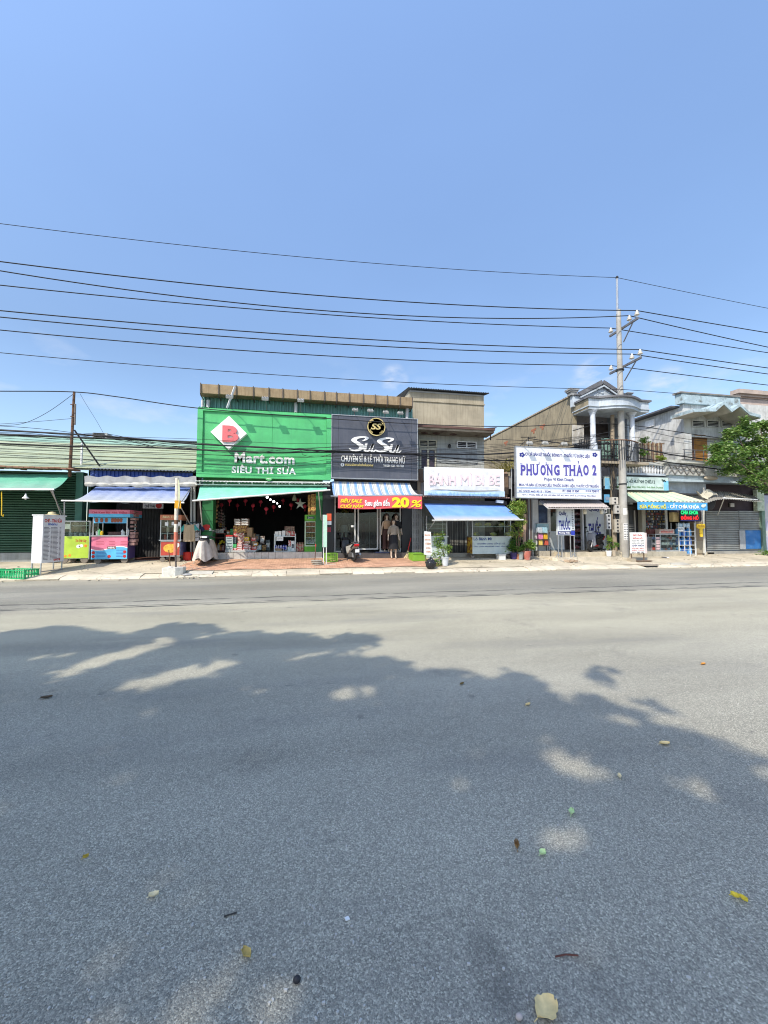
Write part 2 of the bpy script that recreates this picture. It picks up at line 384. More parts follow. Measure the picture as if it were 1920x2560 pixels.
 # oil drips and little patches
 op = noise_fac(nt, t, 2.3, .68, .76, 3, (.8, 1.6, 1)); c = mixc(nt, _mulf(nt, op, .55), c, (.06, .06, .06))
 v3 = N(nt, 'ShaderNodeTexVoronoi', i_Scale=1.7); lk.new(t, v3.inputs[0])
 dr = N(nt, 'ShaderNodeMapRange', i_1=.085, i_2=.06); lk.new(v3.outputs['Distance'], dr.inputs[0])
 c = mixc(nt, _mulf(nt, dr.outputs[0], .28), c, (.05, .05, .052))
 lk.new(c, b.inputs['Base Color']); b.inputs['Roughness'].default_value = .82; b.inputs['Specular IOR Level'].default_value = .35
 ha = N(nt, 'ShaderNodeMath', operation='ADD'); lk.new(v.outputs['Distance'], ha.inputs[0]); lk.new(fine.outputs[0], ha.inputs[1])
 bu = N(nt, 'ShaderNodeBump', i_Strength=.6, i_Distance=.004); lk.new(ha.outputs[0], bu.inputs['Height']); bu.invert = True
 lk.new(bu.outputs[0], b.inputs['Normal'])
 return m
def concrete(name, col, crack=.5, joint=None, brick=None):
 m, nt, nd, lk, b = nmat(name)
 t = N(nt, 'ShaderNodeTexCoord').outputs['Object']
 c = mixc(nt, noise_fac(nt, t, 1.3, .3, .7, 8), tuple(x * .72 for x in col), tuple(x * 1.15 for x in col))
 c = mixc(nt, _mulf(nt, noise_fac(nt, t, 14, .45, .75, 5), .45), c, tuple(x * .6 for x in col))
 c = mixc(nt, _mulf(nt, noise_fac(nt, t, .9, .56, .7, 9, (1, 2.2, 1)), .6), c, tuple(x * .45 for x in col))
 if brick:
  br = N(nt, 'ShaderNodeTexBrick', i_Scale=1.0); br.inputs['Brick Width'].default_value = .2; br.inputs['Row Height'].default_value = .1
  br.inputs['Mortar Size'].default_value = .006; br.inputs['Color1'].default_value = (1, 1, 1, 1); br.inputs['Color2'].default_value = (.72, .7, .68, 1); br.inputs['Mortar'].default_value = (.45, .42, .38, 1)
  lk.new(t, br.inputs[0]); c = mixc(nt, 1.0, c, br.outputs[0], 'MULTIPLY')
 if crack:
  w = N(nt, 'ShaderNodeTexVoronoi', i_Scale=.55, feature='DISTANCE_TO_EDGE');
  wn_ = N(nt, 'ShaderNodeTexNoise', i_Scale=2.0, i_Detail=5); lk.new(t, wn_.inputs[0])
  va = N(nt, 'ShaderNodeVectorMath', operation='MULTIPLY_ADD'); lk.new(wn_.outputs['Color'], va.inputs[0]); va.inputs[1].default_value = (.5, .5, .5); lk.new(t, va.inputs[2])
  lk.new(va.outputs[0], w.inputs[0])
  cr = N(nt, 'ShaderNodeMapRange', i_1=.012, i_2=.004); lk.new(w.outputs['Distance'], cr.inputs[0])
  c = mixc(nt, _mulf(nt, cr.outputs[0], crack), c, tuple(x * .25 for x in col))
 lk.new(c, b.inputs['Base Color']); b.inputs['Roughness'].default_value = .88; b.inputs['Specular IOR Level'].default_value = .25
 n = N(nt, 'ShaderNodeTexNoise', i_Scale=9, i_Detail=8); lk.new(t, n.inputs[0])
 bu = N(nt, 'ShaderNodeBump', i_Strength=.5, i_Distance=.03); lk.new(n.outputs[0], bu.inputs['Height']); lk.new(bu.outputs[0], b.inputs['Normal'])
 return m
# ------------------------------------------------------------------ lettering
def text_mesh(s, bold=0.0, shear=0.0, ext=.004, spacing=1.0):
 cu = bpy.data.curves.new('lettering', 'FONT'); cu.body = s; cu.offset = bold; cu.shear = shear; cu.extrude = .5; cu.space_character = spacing
 cu.resolution_u = 3
 o = bpy.data.objects.new('lettering', cu); COL.objects.link(o)
 dg = bpy.context.evaluated_depsgraph_get(); me = bpy.data.meshes.new_from_object(o.evaluated_get(dg))
 bpy.data.objects.remove(o); bpy.data.curves.remove(cu); return me
def letters(s, box, Y, m, parent, bold=.0, shear=0.0, ext=.012, spacing=1.0, M=None, name='lettering'):
 """lettering that fills box (x0,x1,z0,z1), standing ext proud of the plane Y towards the street; M places a local board"""
 me = text_mesh(s, bold, shear, ext, spacing)
 xs = [v.co.x for v in me.vertices]; ys = [v.co.y for v in me.vertices]
 if not xs: return None
 x0, x1, z0, z1 = box; ax, ay = min(xs), min(ys); kx = (x1 - x0) / max(1e-6, max(xs) - ax); kz = (z1 - z0) / max(1e-6, max(ys) - ay)
 off = Vector((0, 0, 0)); q = parent
 while q is not None: off += q.location; q = q.parent
 for v in me.vertices:
  p = Vector((x0 + (v.co.x - ax) * kx, Y - ext if v.co.z > 0 else Y + .001, z0 + (v.co.y - ay) * kz))
  if M is not None: p = M @ p
  v.co = p - off
 me.materials.clear(); me.materials.append(m)
 o = bpy.data.objects.new(name, me); COL.objects.link(o); o.parent = parent
 return o
def lpx(s, px0, px1, pt, pb, Y, m, parent, **k): return letters(s, rect(px0, px1, pt, pb, Y), Y, m, parent, **k)
def catmull(pts, n=8):
 out = []; k = len(pts); pts = [Vector(p) for p in pts]
 for i in range(k - 1):
  a, b, c, d = pts[max(i - 1, 0)], pts[i], pts[i + 1], pts[min(i + 2, k - 1)]
  for j in range(n):
   t = j / n
   out.append(.5 * ((2 * b) + (c - a) * t + (2 * a - 5 * b + 4 * c - d) * t * t + (3 * b - a - 3 * c + d) * t ** 3))
 out.append(pts[-1]); return out
def brush(mb, pts, Y0, Y1, T):
 """a brush stroke: pts = (x, z, width) in a unit space mapped by T to world x,z"""
 c = catmull([(x, z, w) for x, z, w in pts], 7); L = []; Rr = []
 for i, p in enumerate(c):
  d = (c[min(i + 1, len(c) - 1)] - c[max(i - 1, 0)]); d.z = 0
  d = d.normalized() if d.length > 1e-9 else Vector((1, 0, 0)); nrm = Vector((-d.y, d.x, 0)) * (p.z / 2)
  L.append(T(p.x + nrm.x, p.y + nrm.y)); Rr.append(T(p.x - nrm.x, p.y - nrm.y))
 n = len(mb.v)
 for a, b in zip(L, Rr): mb.v += [Vector((a[0], Y0, a[1])), Vector((b[0], Y0, b[1])), Vector((a[0], Y1, a[1])), Vector((b[0], Y1, b[1]))]
 for i in range(len(L) - 1):
  o = n + 4 * i
  mb.face(o, o + 4, o + 5, o + 1); mb.face(o + 2, o + 3, o + 7, o + 6); mb.face(o, o + 2, o + 6, o + 4); mb.face(o + 1, o + 5, o + 7, o + 3)
 mb.face(n, n + 1, n + 3, n + 2); e = n + 4 * (len(L) - 1); mb.face(e, e + 2, e + 3, e + 1)
# ------------------------------------------------------------------ foliage
def leaves(mb, pts, size, flat=.5, rng=R, nm=1):
 """a small folded leaf at each point; material index picked at random among nm"""
 for p in pts:
  s = size * rng.uniform(.6, 1.25); a = rng.uniform(0, 6.283)
  d = Vector((math.cos(a), math.sin(a), rng.uniform(-.7, .4))).normalized()
  u = d.cross(Vector((rng.gauss(0, flat), rng.gauss(0, flat), 1))).normalized()
  p = Vector(p); w = u * s * .3; mid = p + d * s * .5 + u.cross(d) * s * .12
  n = len(mb.v); mb.v += [p, mid + w, p + d * s, mid - w]
  mb.mi = rng.randrange(nm); mb.face(n, n + 1, n + 2, n + 3)
def blob_points(c, r, n, rng=R, clumps=14, spread=.35):
 cs = []
 c = Vector(c)
 for _ in range(clumps):
  while True:
   q = Vector((rng.uniform(-1, 1), rng.uniform(-1, 1), rng.uniform(-1, 1)))
   if .25 < q.length < .95: break
  cs.append(q)
 out = []
 for _ in range(n):
  q = rng.choice(cs) + Vector((rng.gauss(0, spread), rng.gauss(0, spread), rng.gauss(0, spread))) * .6
  out.append(c + Vector((q.x * r[0], q.y * r[1], q.z * r[2])))
 return out
def leafmat(name, col, tf=.25):
 if name in _M: return _M[name]
 m, nt, nd, lk, b = nmat(name)
 t = N(nt, 'ShaderNodeTexCoord').outputs['Object']
 c = mixc(nt, noise_fac(nt, t, 6, .3, .7), tuple(x * .6 for x in col), tuple(x * 1.3 for x in col))
 lk.new(c, b.inputs['Base Color']); b.inputs['Roughness'].default_value = .5
 tl = N(nt, 'ShaderNodeBsdfTranslucent'); tl.inputs[0].default_value = (col[0] * 1.6, col[1] * 1.5, col[2] * .8, 1)
 ms = N(nt, 'ShaderNodeMixShader', i_0=tf); lk.new(b.outputs[0], ms.inputs[1]); lk.new(tl.outputs[0], ms.inputs[2])
 lk.new(ms.outputs[0], nd['Material Output'].inputs[0]); _M[name] = m; return m
# plain materials used in many places
steel = mat('galvanised_steel', (.42, .43, .44), .4, .6, scale=6)
alu = mat('aluminium', (.55, .56, .57), .35, .7, scale=6)
black_metal = mat('black_metal', (.02, .02, .022), .45)
rubber = mat('rubber', (.018, .018, .018), .8)
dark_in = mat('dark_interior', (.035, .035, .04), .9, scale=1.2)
white_paint = mat('white_paint', (.78, .77, .74), .6, dirt=.25, streak=.15)
white_clean = mat('white_plastic', (.8, .8, .79), .4, var=.06)
wire_m = mat('cable_black', (.015, .015, .017), .7)
rust = mat('rusty_steel', (.16, .085, .05), .8, .2, scale=14)
wood_old = mat('old_wood', (.16, .11, .075), .85, scale=8, bump=.4)
red_m = mat('red_paint', (.55, .03, .025), .5)
yellow_m = mat('yellow_paint', (.8, .52, .03), .5)
blue_m = mat('blue_paint', (.03, .08, .42), .5)
navy = mat('navy_print', (.02, .025, .2), .5, var=.1)
# ================================================================== the setting
asph = asphalt()
struct('ground', MB().quad((-900, -900, -.06), (900, -900, -.06), (900, 900, -.06), (-900, 900, -.06)), mat('bare_soil', (.2, .17, .12), .9))
def road_fn(u, v): return (-160 + 320 * u, -40 + (YK + .02 + 40) * v, 0)
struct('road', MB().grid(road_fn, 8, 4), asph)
conc = concrete('pavement_concrete', (.52, .455, .34))
pav = MB(); xs_ = [-70 + i * 1.25 for i in range(113)]
ys_ = [15.05, 15.4, 15.8, 16.25, 16.7, 17.15, 17.6, 30]
def pvz(x, y):
 return gz(y) + (.012 * noise.noise(Vector((x * .7, y * .9, 3))) if 15.1 < y < 17.5 else 0)
for i in range(len(xs_) - 1):
 for j in range(len(ys_) - 1):
  a, b, c, d = xs_[i], xs_[i + 1], ys_[j], ys_[j + 1]
  pav.quad((a, c, pvz(a, c)), (b, c, pvz(b, c)), (b, d, pvz(b, d)), (a, d, pvz(a, d)))
struct('pavement', pav, conc)
# sloping kerb apron laid in separate stones
kerb_root = bpy.data.objects.new('kerb', None); COL.objects.link(kerb_root); kerb_root['kind'] = 'structure'
kerb_m = concrete('kerb_concrete', (.60, .53, .41), .4)
for i in range(46):
 x = -26 + i * 1.2; dz = R.uniform(-.025, .018)
 if abs(x + .6 - 12.35) < .5: continue        # gully opening
 k = MB().prism_x([(YK + R.uniform(-.03, .05), -.02), (YK + R.uniform(-.02, .05), .035 + dz), (YK + .12, .075 + dz), (15.06, .134 + dz), (15.06, -.02)], x + .006, x + 1.2 - .006)
 obj('kerb_stone', k, kerb_m, kerb_root)
# pink brick paving before the shop and the boutique, a worn sheet on the concrete
pink = concrete('pink_brick_paving', (.66, .39, .26), .15, brick=True)
pk = MB(); xa, xb = P(470, 1405, 16.8).x, P(1062, 1405, 16.8).x
def pink_fn(u, v):
 y = 15.32 + .12 * math.sin(u * 31) * .4 + (17.55 - 15.32) * v; x = xa + (xb - xa) * u + (.35 * (1 - v) if u > .95 else 0) + (-.25 + .5 * v if u < .02 else 0)
 return (x, y, pvz(x, y) + .02)
struct('brick_paving', pk.grid(pink_fn, 40, 10), pink)
# ================================================================== left: long low shop under one pale corrugated roof
gshut = mat('dark_green_sheet', (.028, .085, .05), .5, .1, scale=1.3, dirt=.25, dcol=(.05, .06, .05))
cream_roof = mat('cream_green_roof', (.37, .40, .25), .6, scale=1.0, dirt=.5, dcol=(.24, .30, .2), streak=.3)
green_roof = mat('faded_green_roof', (.26, .40, .30), .55, scale=1.0, dirt=.3, dcol=(.4, .45, .33))
blue_sheet = mat('blue_corrugated', (.025, .075, .34), .5, scale=3, dirt=.2)
grey_plaster = mat('grey_plaster', (.30, .31, .30), .85, dirt=.5, streak=.4, bump=.3)
xl, xm, xr = P(-420, 1300, YF).x, P(205, 1300, YF).x, P(489, 1300, YF).x
shed = thing('market_shed', 'long low shop with ribbed dark green wall and pale corrugated roof', 'building', (xl, YF, ZF))
z_e, z_r = P(245, 1172, 17.5).z, P(245, 1096, 23.5).z
obj('plinth', MB().box(xl, xm, YF, YF + .25, .2, P(100, 1382, YF).z), grey_plaster, shed)
zt = P(100, 1178, YF).z
sh = MB(); nz = 34
z0 = P(100, 1382, YF).z + .01
prof = []
for i in range(nz):
 a = z0 + (zt - z0) * i / nz; h = (zt - z0) / nz
 prof += [(YF + .06, a), (YF - .005, a + h * .25), (YF - .005, a + h * .75)]
prof += [(YF + .06, zt), (YF + .12, zt), (YF + .12, z0)]
obj('shutter', sh.prism_x(prof, xl, xm - .25), gshut, shed)
obj('corner_post', MB().box(xm - .25, xm, YF - .03, YF + .3, ZF - .05, zt), mat('green_post', (.05, .16, .11), .5), shed)
rows = [0, .10, .22, .34, .47, .61, .77, 1.0]
for i in range(7):
 a, b = rows[i], rows[i + 1] - .024
 ya, yb = 17.35 + 6.2 * a, 17.35 + 6.2 * b; za, zb = z_e + (z_r - z_e) * a, z_e + (z_r - z_e) * b
 o_ = .02
 m_ = MB().prism_x([(ya, za + o_), (yb, zb + .01), (yb, zb - .03), (ya, za - .01)], xl, xr - .02)
 obj('roof_sheet', m_, green_roof if i == 6 else cream_roof, shed)
obj('under_roof', MB().prism_x([(17.34, z_e - .05), (23.55, z_r - .05), (23.55, z_r - .09), (17.34, z_e - .09)], xl, xr - .02), mat('dark_ridge', (.06, .07, .06), .7), shed)
obj('ridge_cap', MB().prism_x([(23.3, z_r - .02), (23.6, z_r + .09), (23.9, z_r - .02)], xl, xr - .02), mat('dark_ridge', (.06, .07, .06), .7), shed)
# ragged rusty edge of old tile above the green wall
te = MB(); xx = xl
while xx < xm - .1:
 w = R.uniform(.16, .24); te.obox((xx + w / 2, 17.2, z_e - .09 + R.uniform(-.02, .02)), (w * .93, .5, .05), (R.uniform(-.06, .06), R.uniform(-.05, .05), 0)); xx += w
obj('tile_edge', te, mat('rusty_tile', (.27, .135, .09), .85, scale=9, dirt=.4), shed)
obj('fascia_panel', MB().corr((P(226, 1190, 17.45).x, 17.45, P(350, 1203, 17.45).z), (P(482, 1190, 17.45).x - P(226, 1190, 17.45).x, 0, 0), (0, 0, P(350, 1173, 17.45).z - P(350, 1203, 17.45).z), (0, -1, 0), 26, .035), blue_sheet, shed)
obj('fascia_edge', MB().corr((P(226, 1176, 17.2).x, 17.15, P(350, 1176, 17.2).z - .01), (P(482, 1176, 17.2).x - P(226, 1176, 17.2).x, 0, 0), (0, .5, .12), (0, -.2, 1), 30, .03, flat=False), mat('grey_edge', (.35, .36, .36), .6), shed)
# stall interior behind the carts
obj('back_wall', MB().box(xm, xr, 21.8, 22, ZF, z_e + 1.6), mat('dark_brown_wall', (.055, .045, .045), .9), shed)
obj('side_wall', MB().box(xr - .12, xr - .02, 18.3, 21.8, ZF, z_e + .2), mat('brown_board', (.16, .115, .10), .85, scale=2), shed)
obj('partition', MB().box(xm, xm + .1, 17.95, 21.8, ZF, z_e + .1), gshut, shed)
obj('stall_floor', MB().box(xm, xr - .02, 17.6, 21.8, ZF - .06, ZF + .03), mat('red_floor', (.17, .075, .055), .8), shed)
cv = MB(); cv.corr((P(290, 1300, 19.2).x, 19.2, ZF), (1.9, 0, 0), (0, 0, 2.6), (0, -1, 0), 16, .03); obj('panel', cv, mat('dark_panel', (.05, .05, .052), .8), shed)
obj('door_post', MB().box(xr - .75, xr - .63, 17.6, 17.75, ZF, z_e - .2), mat('dark_post', (.10, .10, .11), .7), shed)
for px in (478, 486):
 obj('drain_pipe', MB().tube([P(px, 1390, 17.45), P(px, 1215, 17.45)], .045, 8), mat('pale_pipe', (.5, .5, .48), .5), shed)
sg = thing('name_board', 'small white board with red print hung in the dark stall opening', 'sign', P(383, 1270, 18.6))
b_ = rect(357, 408, 1257, 1271, 18.6)
obj('panel', MB().box(b_[0], b_[1], 18.6, 18.64, b_[2], b_[3]), white_clean, sg)
lpx('CHÈ THÁI', 362, 388, 1260, 1269, 18.6, mat('dark_print', (.05, .05, .06)), sg, bold=.03, ext=.01)
obj('logo', MB().lathe(P(397, 1264, 18.59), [(.0, -.01), (.12, -.01), (.12, .01), (0, .01)], 14, axis=(0, 1, 0)), red_m, sg)
# white tarp rolled along the beam over the stall
rl = MB(); pts = [P(214 + (492 - 214) * i / 22, 1211 + R.uniform(-1.3, 1.3), 17.05) for i in range(23)]
rl.tube(pts, [.10 + R.uniform(-.03, .025) for _ in pts], 8)
rf = MB(); A = P(214, 1211, 17.05); B = P(492, 1211, 17.05)
rf.grid(lambda u, v: A.lerp(B, u) + Vector((0, -.06 - .25 * v * .2, .02 + .28 * v + .03 * math.sin(u * 40) * v)), 40, 4, (0, .02, 0))
rt_ = thing('rolled_tarpaulin', 'greyish white tarpaulin rolled along the beam above the blue awning', 'tarpaulin', A)
obj('roll', rl, mat('dirty_white_tarp', (.52, .51, .46), .8, dirt=.5, scale=5), rt_, smooth=True)
obj('flap', rf, mat('grey_tarp', (.42, .42, .42), .8, dirt=.4, scale=4), rt_, smooth=True)
def awning(name, label, top, bot, m, sag=.12, th=.02, ncol=40, bar=True, arms=(), barm=None, parent_loc=None, group=None, valance=0, wave=.032, seed=1, armm=None):
 """cloth slung between a top line and a lower bar; top, bot = pairs of points"""
 t0, t1 = Vector(top[0]), Vector(top[1]); b0, b1 = Vector(bot[0]), Vector(bot[1])
 r = thing(name, label, 'awning', t0, group)
 def fn(u, v):
  p = t0.lerp(t1, u).lerp(b0.lerp(b1, u), v)
  s = -sag * math.sin(math.pi * v) * (1 + .15 * math.sin(u * 9 + seed)) + wave * math.sin(u * 23 + seed * 2 + v * 2) * v + wave * .6 * math.sin(u * 57 + seed) * math.sin(math.pi * v)
  return p + Vector((0, 0, s))
 c = MB(); c.grid(fn, ncol, 8, (0, 0, -th)); obj('canopy', c, m, r, smooth=True)
 if valance:
  w = MB(); w.grid(lambda u, v: fn(u, 1) + Vector((0, -.015 - .01 * math.sin(u * 70), -valance * v + .006 * math.sin(u * 45))), ncol * 2, 2, (0, .01, 0)); obj('valance', w, m, r, smooth=True)
 if bar:
  d = (b1 - b0).normalized(); obj('bar', MB().tube([b0 - d * .15, b1 + d * .12], .032, 8), barm or steel, r, smooth=True)
 for a, b in arms: obj('arm', MB().tube([a, b], .02, 6), armm or steel, r)
 return r
mint = dusty('mint_tarp', (.10, .38, .26), (.34, .40, .33), -.78, -.1)
awning('green_awning', 'faded green tarpaulin awning at the far left with its dusty lower edge', (P(-330, 1186, 17.4), P(176, 1186, 17.4)), (P(-330, 1222, 15.9), P(126, 1224, 15.9)), mint,
 arms=((P(126, 1224, 15.9), P(165, 1302, 17.3)), (P(131, 1226, 15.9), P(160, 1310, 17.3))), seed=3)
bluet = dusty('blue_grey_tarp', (.10, .18, .48), (.38, .40, .41), -.62, .02, amt=1.0)
awning('blue_awning', 'blue grey tarpaulin awning over the drink carts', (P(240, 1217, 17.35), P(478, 1219, 17.35)), (P(166, 1252, 15.9), P(452, 1257, 15.9)), bluet,
 arms=((P(161, 1256, 15.9), P(161, 1300, 16.2)), (P(446, 1257, 15.9), P(486, 1330, 17.4)), (P(478, 1219, 17.35), P(452, 1257, 15.9))), seed=5)
pr = thing('rope_hook', 'yellow cord with a hook hanging under the far left green awning', 'rope', P(4, 1232, 15.95))
obj('cord', MB().tube([P(4, 1229, 15.95), P(4.5, 1260, 15.95), P(4, 1288, 15.95), P(8, 1291, 15.95), P(9, 1286, 15.95)], .014, 6), yellow_m, pr)
hl = thing('hanging_lamp', 'white cone lamp hanging under the green awning', 'lamp', P(64, 1236, 16))
obj('shade', MB().lathe(P(64, 1246, 16), [(.10, 0), (.095, .02), (.045, .07), (.025, .13), (.02, .17), (0, .18)], 14), white_clean, hl, smooth=True)
obj('cord', MB().tube([P(64, 1236, 16), P(64, 1226, 16)], .008, 5), wire_m, hl)
obj('bulb', MB().ball(P(64, 1246.5, 16), .035), white_clean, hl, smooth=True)
# thin rusty pole with its brace, pipe stub and box on the roof
tp = thing('thin_pole', 'thin rusty steel pole rising through the roof at the left', 'pole', P(174, 1190, 17.3))
obj('shaft', MB().tube([P(174, 1192, 17.3), P(181, 1070, 17.3), P(185.5, 979, 17.3)], [.06, .05, .045], 8), rust, tp, smooth=True)
obj('sleeve', MB().tube([P(187, 1062, 17.24), P(188.5, 1010, 17.24)], .03, 8), mat('dull_metal', (.22, .19, .17), .6, .3), tp)
for y in (1011, 1041): obj('bracket', MB().beam(P(176, y, 17.25), P(189, y, 17.25), .03), rust, tp)
obj('brace', MB().tube([P(186, 1075, 17.3), P(250, 1166, 17.6)], .035, 6), black_metal, tp)
st = thing('vent_pipe', 'short pale pipe standing on the corrugated roof beside the thin pole', 'pipe', P(203, 1168, 18))
obj('pipe', MB().tube([P(203, 1172, 17.9), P(205, 1108, 18.4)], .04, 8), mat('pale_pipe', (.5, .5, .48), .5), st)
ac = thing('roof_unit', 'grey louvred box standing on the roof ridge of the low shop', 'vent box', P(249, 1098, 23.5))
b_ = rect(231, 268, 1082, 1103, 23.5)
obj('casing', MB().box(b_[0], b_[1], 23.5, 24.2, b_[2], b_[3]), mat('casing_grey', (.45, .45, .43), .6), ac)
for i in range(6):
 z = b_[2] + (b_[3] - b_[2]) * (i + .5) / 6; obj('louvre', MB().obox(((b_[0] + b_[1]) / 2 - .05, 23.47, z), ((b_[1] - b_[0]) * .75, .05, .04), (.5, 0, 0)), mat('louvre_dark', (.06, .06, .06), .6), ac)
# ------------------------------------------------------------------ menu board, crate, carts
def ucs(origin, rz):                        # local frame: x along the board, -y towards the street
 return Matrix.Translation(Vector(origin)) @ Matrix.Rotation(rz, 4, 'Z')
def locbox(mb, M, x0, x1, y0, y1, z0, z1):
 return mb.hexa([M @ Vector(p) for p in ((x0, y0, z0), (x1, y0, z0), (x1, y1, z0), (x0, y1, z0), (x0, y0, z1), (x1, y0, z1), (x1, y1, z1), (x0, y1, z1))])
red_print = mat('red_print', (.5, .04, .03), .5, var=.1); grey_print = mat('grey_print', (.10, .10, .11), .6, var=.1)
o_ = G(83, 1437); o_.z = gz(o_.y)
mb_ = thing('menu_board', 'tall white menu board with red heading on a metal stand at the left kerb', 'sign', o_)
o_ = G(89, 1440); o_.z = gz(o_.y); rzM = rad(80); Mm = ucs(o_, rzM); Wm, Hm = .92, 2.0
mb_.location = o_
Tm = Matrix.Translation(Vector((0, 0, 0)))
obj('panel', locbox(MB(), Mm, -.0, Wm, -.17, .17, .42, Hm), mat('white_board', (.72, .72, .71), .5, dirt=.2), mb_)
obj('top_cap', locbox(MB(), Mm, -.02, Wm + .05, -.19, .19, Hm + .002, Hm + .04), mat('white_board', (.7,) * 3), mb_)
for x in (.0, Wm - .06):
 for y in (-.16, .13): obj('leg', locbox(MB(), Mm, x, x + .03, y, y + .03, -.02, .419), steel, mb_)
obj('foot_rail', locbox(MB(), Mm, 0, Wm, -.15, -.12, .12, .15), steel, mb_)
def mlet(s, x0, x1, z0, z1, m, **k): return letters(s, (x0, x1, z0, z1), -.171, m, mb_, M=Mm, ext=.004, **k)
mlet('CHÈ - TRÀ SỮA', .06, .78, 1.78, 1.93, red_print, bold=.03)
mlet('menu', .2, .58, 1.68, 1.75, mat('blue_print', (.05, .12, .4)), bold=.02)
li = MB()
for c0, c1 in ((.05, .30), (.42, .66)):
 for i in range(26):
  z = 1.60 - i * .043; L = c0 + (c1 - c0) * R.uniform(.7, 1); locbox(li, Mm, c0, L, -.174, -.169, z, z + .016); locbox(li, Mm, c1 + .03, c1 + .10, -.174, -.169, z, z + .016)
obj('price_list', li, grey_print, mb_, kind='stuff')
mlet('0978', .48, .76, .46, .53, red_print, bold=.03)
cap = thing('straw_hat', 'pale straw hat lying on top of the menu board', 'hat', Mm @ Vector((.55, 0, Hm + .04)))
obj('brim', MB().lathe(Mm @ Vector((.55, 0, Hm + .042)), [(.001, 0), (.19, 0), (.2, .015), (.12, .03), (.10, .10), (.0, .12)], 16), mat('straw', (.6, .5, .28), .8), cap, smooth=True)
gcol = mat('green_plastic', (.03, .40, .15), .45, var=.15)
def crate(name, label, c, d, m, rz=0, cat='crate', nx=10, grp=None):
 r = thing(name, label, cat, c, grp); L, W, H = d; M = ucs(c, rz)
 f = MB(); locbox(f, M, -L / 2, L / 2, -W / 2, W / 2, 0, .03); obj('floor', f, m, r)
 for s in (-1, 1):
  w = MB()
  for i in range(nx + 1):
   x = -L / 2 + L * i / nx; locbox(w, M, x - .012, x + .012, s * W / 2 - .012, s * W / 2 + .012, .031, H - .031)
  for z in (.09, H * .5): locbox(w, M, -L / 2, L / 2, s * W / 2 - .009, s * W / 2 + .009, z, z + .03)
  obj('long_side', w, m, r)
  w = MB()
  for i in range(5):
   y = -W / 2 + W * (i + .5) / 5; locbox(w, M, s * L / 2 - .012, s * L / 2 + .012, y - .014, y + .014, .031, H - .031)
  locbox(w, M, s * L / 2 - .009, s * L / 2 + .009, -W / 2, W / 2, H * .4, H * .4 + .04); obj('end_side', w, m, r)
 rm = MB()
 for s in (-1, 1):
  locbox(rm, M, -L / 2 - .02, L / 2 + .02, s * W / 2 - .02, s * W / 2 + .02, H - .03, H); locbox(rm, M, s * L / 2 - .021, s * L / 2 + .021, -W / 2 + .02, W / 2 - .02, H - .029, H + .001)
 obj('rim', rm, m, r); return r
c_ = G(36, 1449); crate('plastic_crate', 'bright green plastic crate standing at the kerb by the menu board', (c_.x + .0, c_.y + .2, gz(c_.y)+.02), (.84, .5, .3), gcol, rad(-14))
c_ = G(-45, 1449); crate('plastic_crate', 'bright green plastic crate cut off by the left picture edge', (c_.x - .02, c_.y + .12, gz(c_.y) + .02), (.8, .5, .3), gcol, rad(-12))
def wheel(mb_t, mb_r, c, r, w, axis='y', n=14):
 """tyre and rim as two builders, axle along axis"""
 ax = {'x': (1, 0, 0), 'y': (0, 1, 0)}[axis]
 mb_t.lathe(c, [(r * .62, -w / 2), (r * .9, -w / 2), (r, -w * .28), (r, w * .28), (r * .9, w / 2), (r * .62, w / 2)], n, axis=ax)
 mb_r.lathe(c, [(0.001, -w * .3), (r * .63, -w * .42), (r * .63, w * .42), (.001, w * .3)], n, axis=ax)
def cart_wheels(root, pts, r, w=.05):
 for p in pts:
  t, m_ = MB(), MB(); wheel(t, m_, Vector(p) + Vector((0, 0, r)), r, w)
  o = obj('wheel', t, mat('worn_tyre', (.20, .17, .14), .8), root); obj('rim', m_, mat('grey_rim', (.45, .42, .38), .5, .3), o)
win = glass('cart_glass', (.8, .86, .84));
lime = mat('lime_print', (.42, .58, .06), .45, scale=2); orange_p = mat('orange_print', (.85, .28, .03), .5);
# green and glass cart
Y = 16.9; x0, x1, zg, z1 = stand(150, 225, 1302, Y)
gc = thing('food_cart', 'glass food cart with lime green printed front, left of the pink cart', 'food cart', ((x0 + x1) / 2, Y, zg), 'food carts outside the blue stall')
zc = zg + .18; zm = P(187, 1340, Y).z; D = .62
b_ = MB(); b_.box(x0 + .03, x1 - .03, Y + .02, Y + D, zc, zm); obj('body', b_, mat('cart_steel', (.48, .49, .48), .35, .6), gc)
obj('front_panel', MB().box(x0 + .035, x1 - .035, Y, Y + .018, zc + .02, zm - .01), lime, gc)
for x in (x0, x1 - .03):
 for y in (Y - .004, Y + D - .03): obj('post', MB().box(x, x + .03, y, y + .034, zc - .03, z1 - .03), alu, gc)
obj('roof', MB().box(x0 - .01, x1 + .01, Y - .02, Y + D + .02, z1 - .029, z1), alu, gc)
obj('glass_front', MB().box(x0 + .031, x1 - .031, Y + .005, Y + .011, zm, z1 - .03), win, gc)
obj('glass_back', MB().box(x0 + .031, x1 - .031, Y + D - .015, Y + D - .009, zm, z1 - .03), win, gc)
obj('shelf', MB().box(x0 + .04, x1 - .04, Y + .06, Y + D - .05, zm + .38, zm + .40), alu, gc)
obj('price_card', MB().box(x0 + .10, x0 + .33, Y - .004, Y + .003, zm + .27, zm + .46), mat('card_paper', (.62, .68, .5)), gc)
for i in range(5): obj('bowl', MB().lathe((x0 + .2 + i * .17, Y + .3, zm + .002), [(.05, 0), (.07, .1), (.072, .12), (.0, .12)], 10), mat('bowl_white', (.55, .55, .5)), gc)
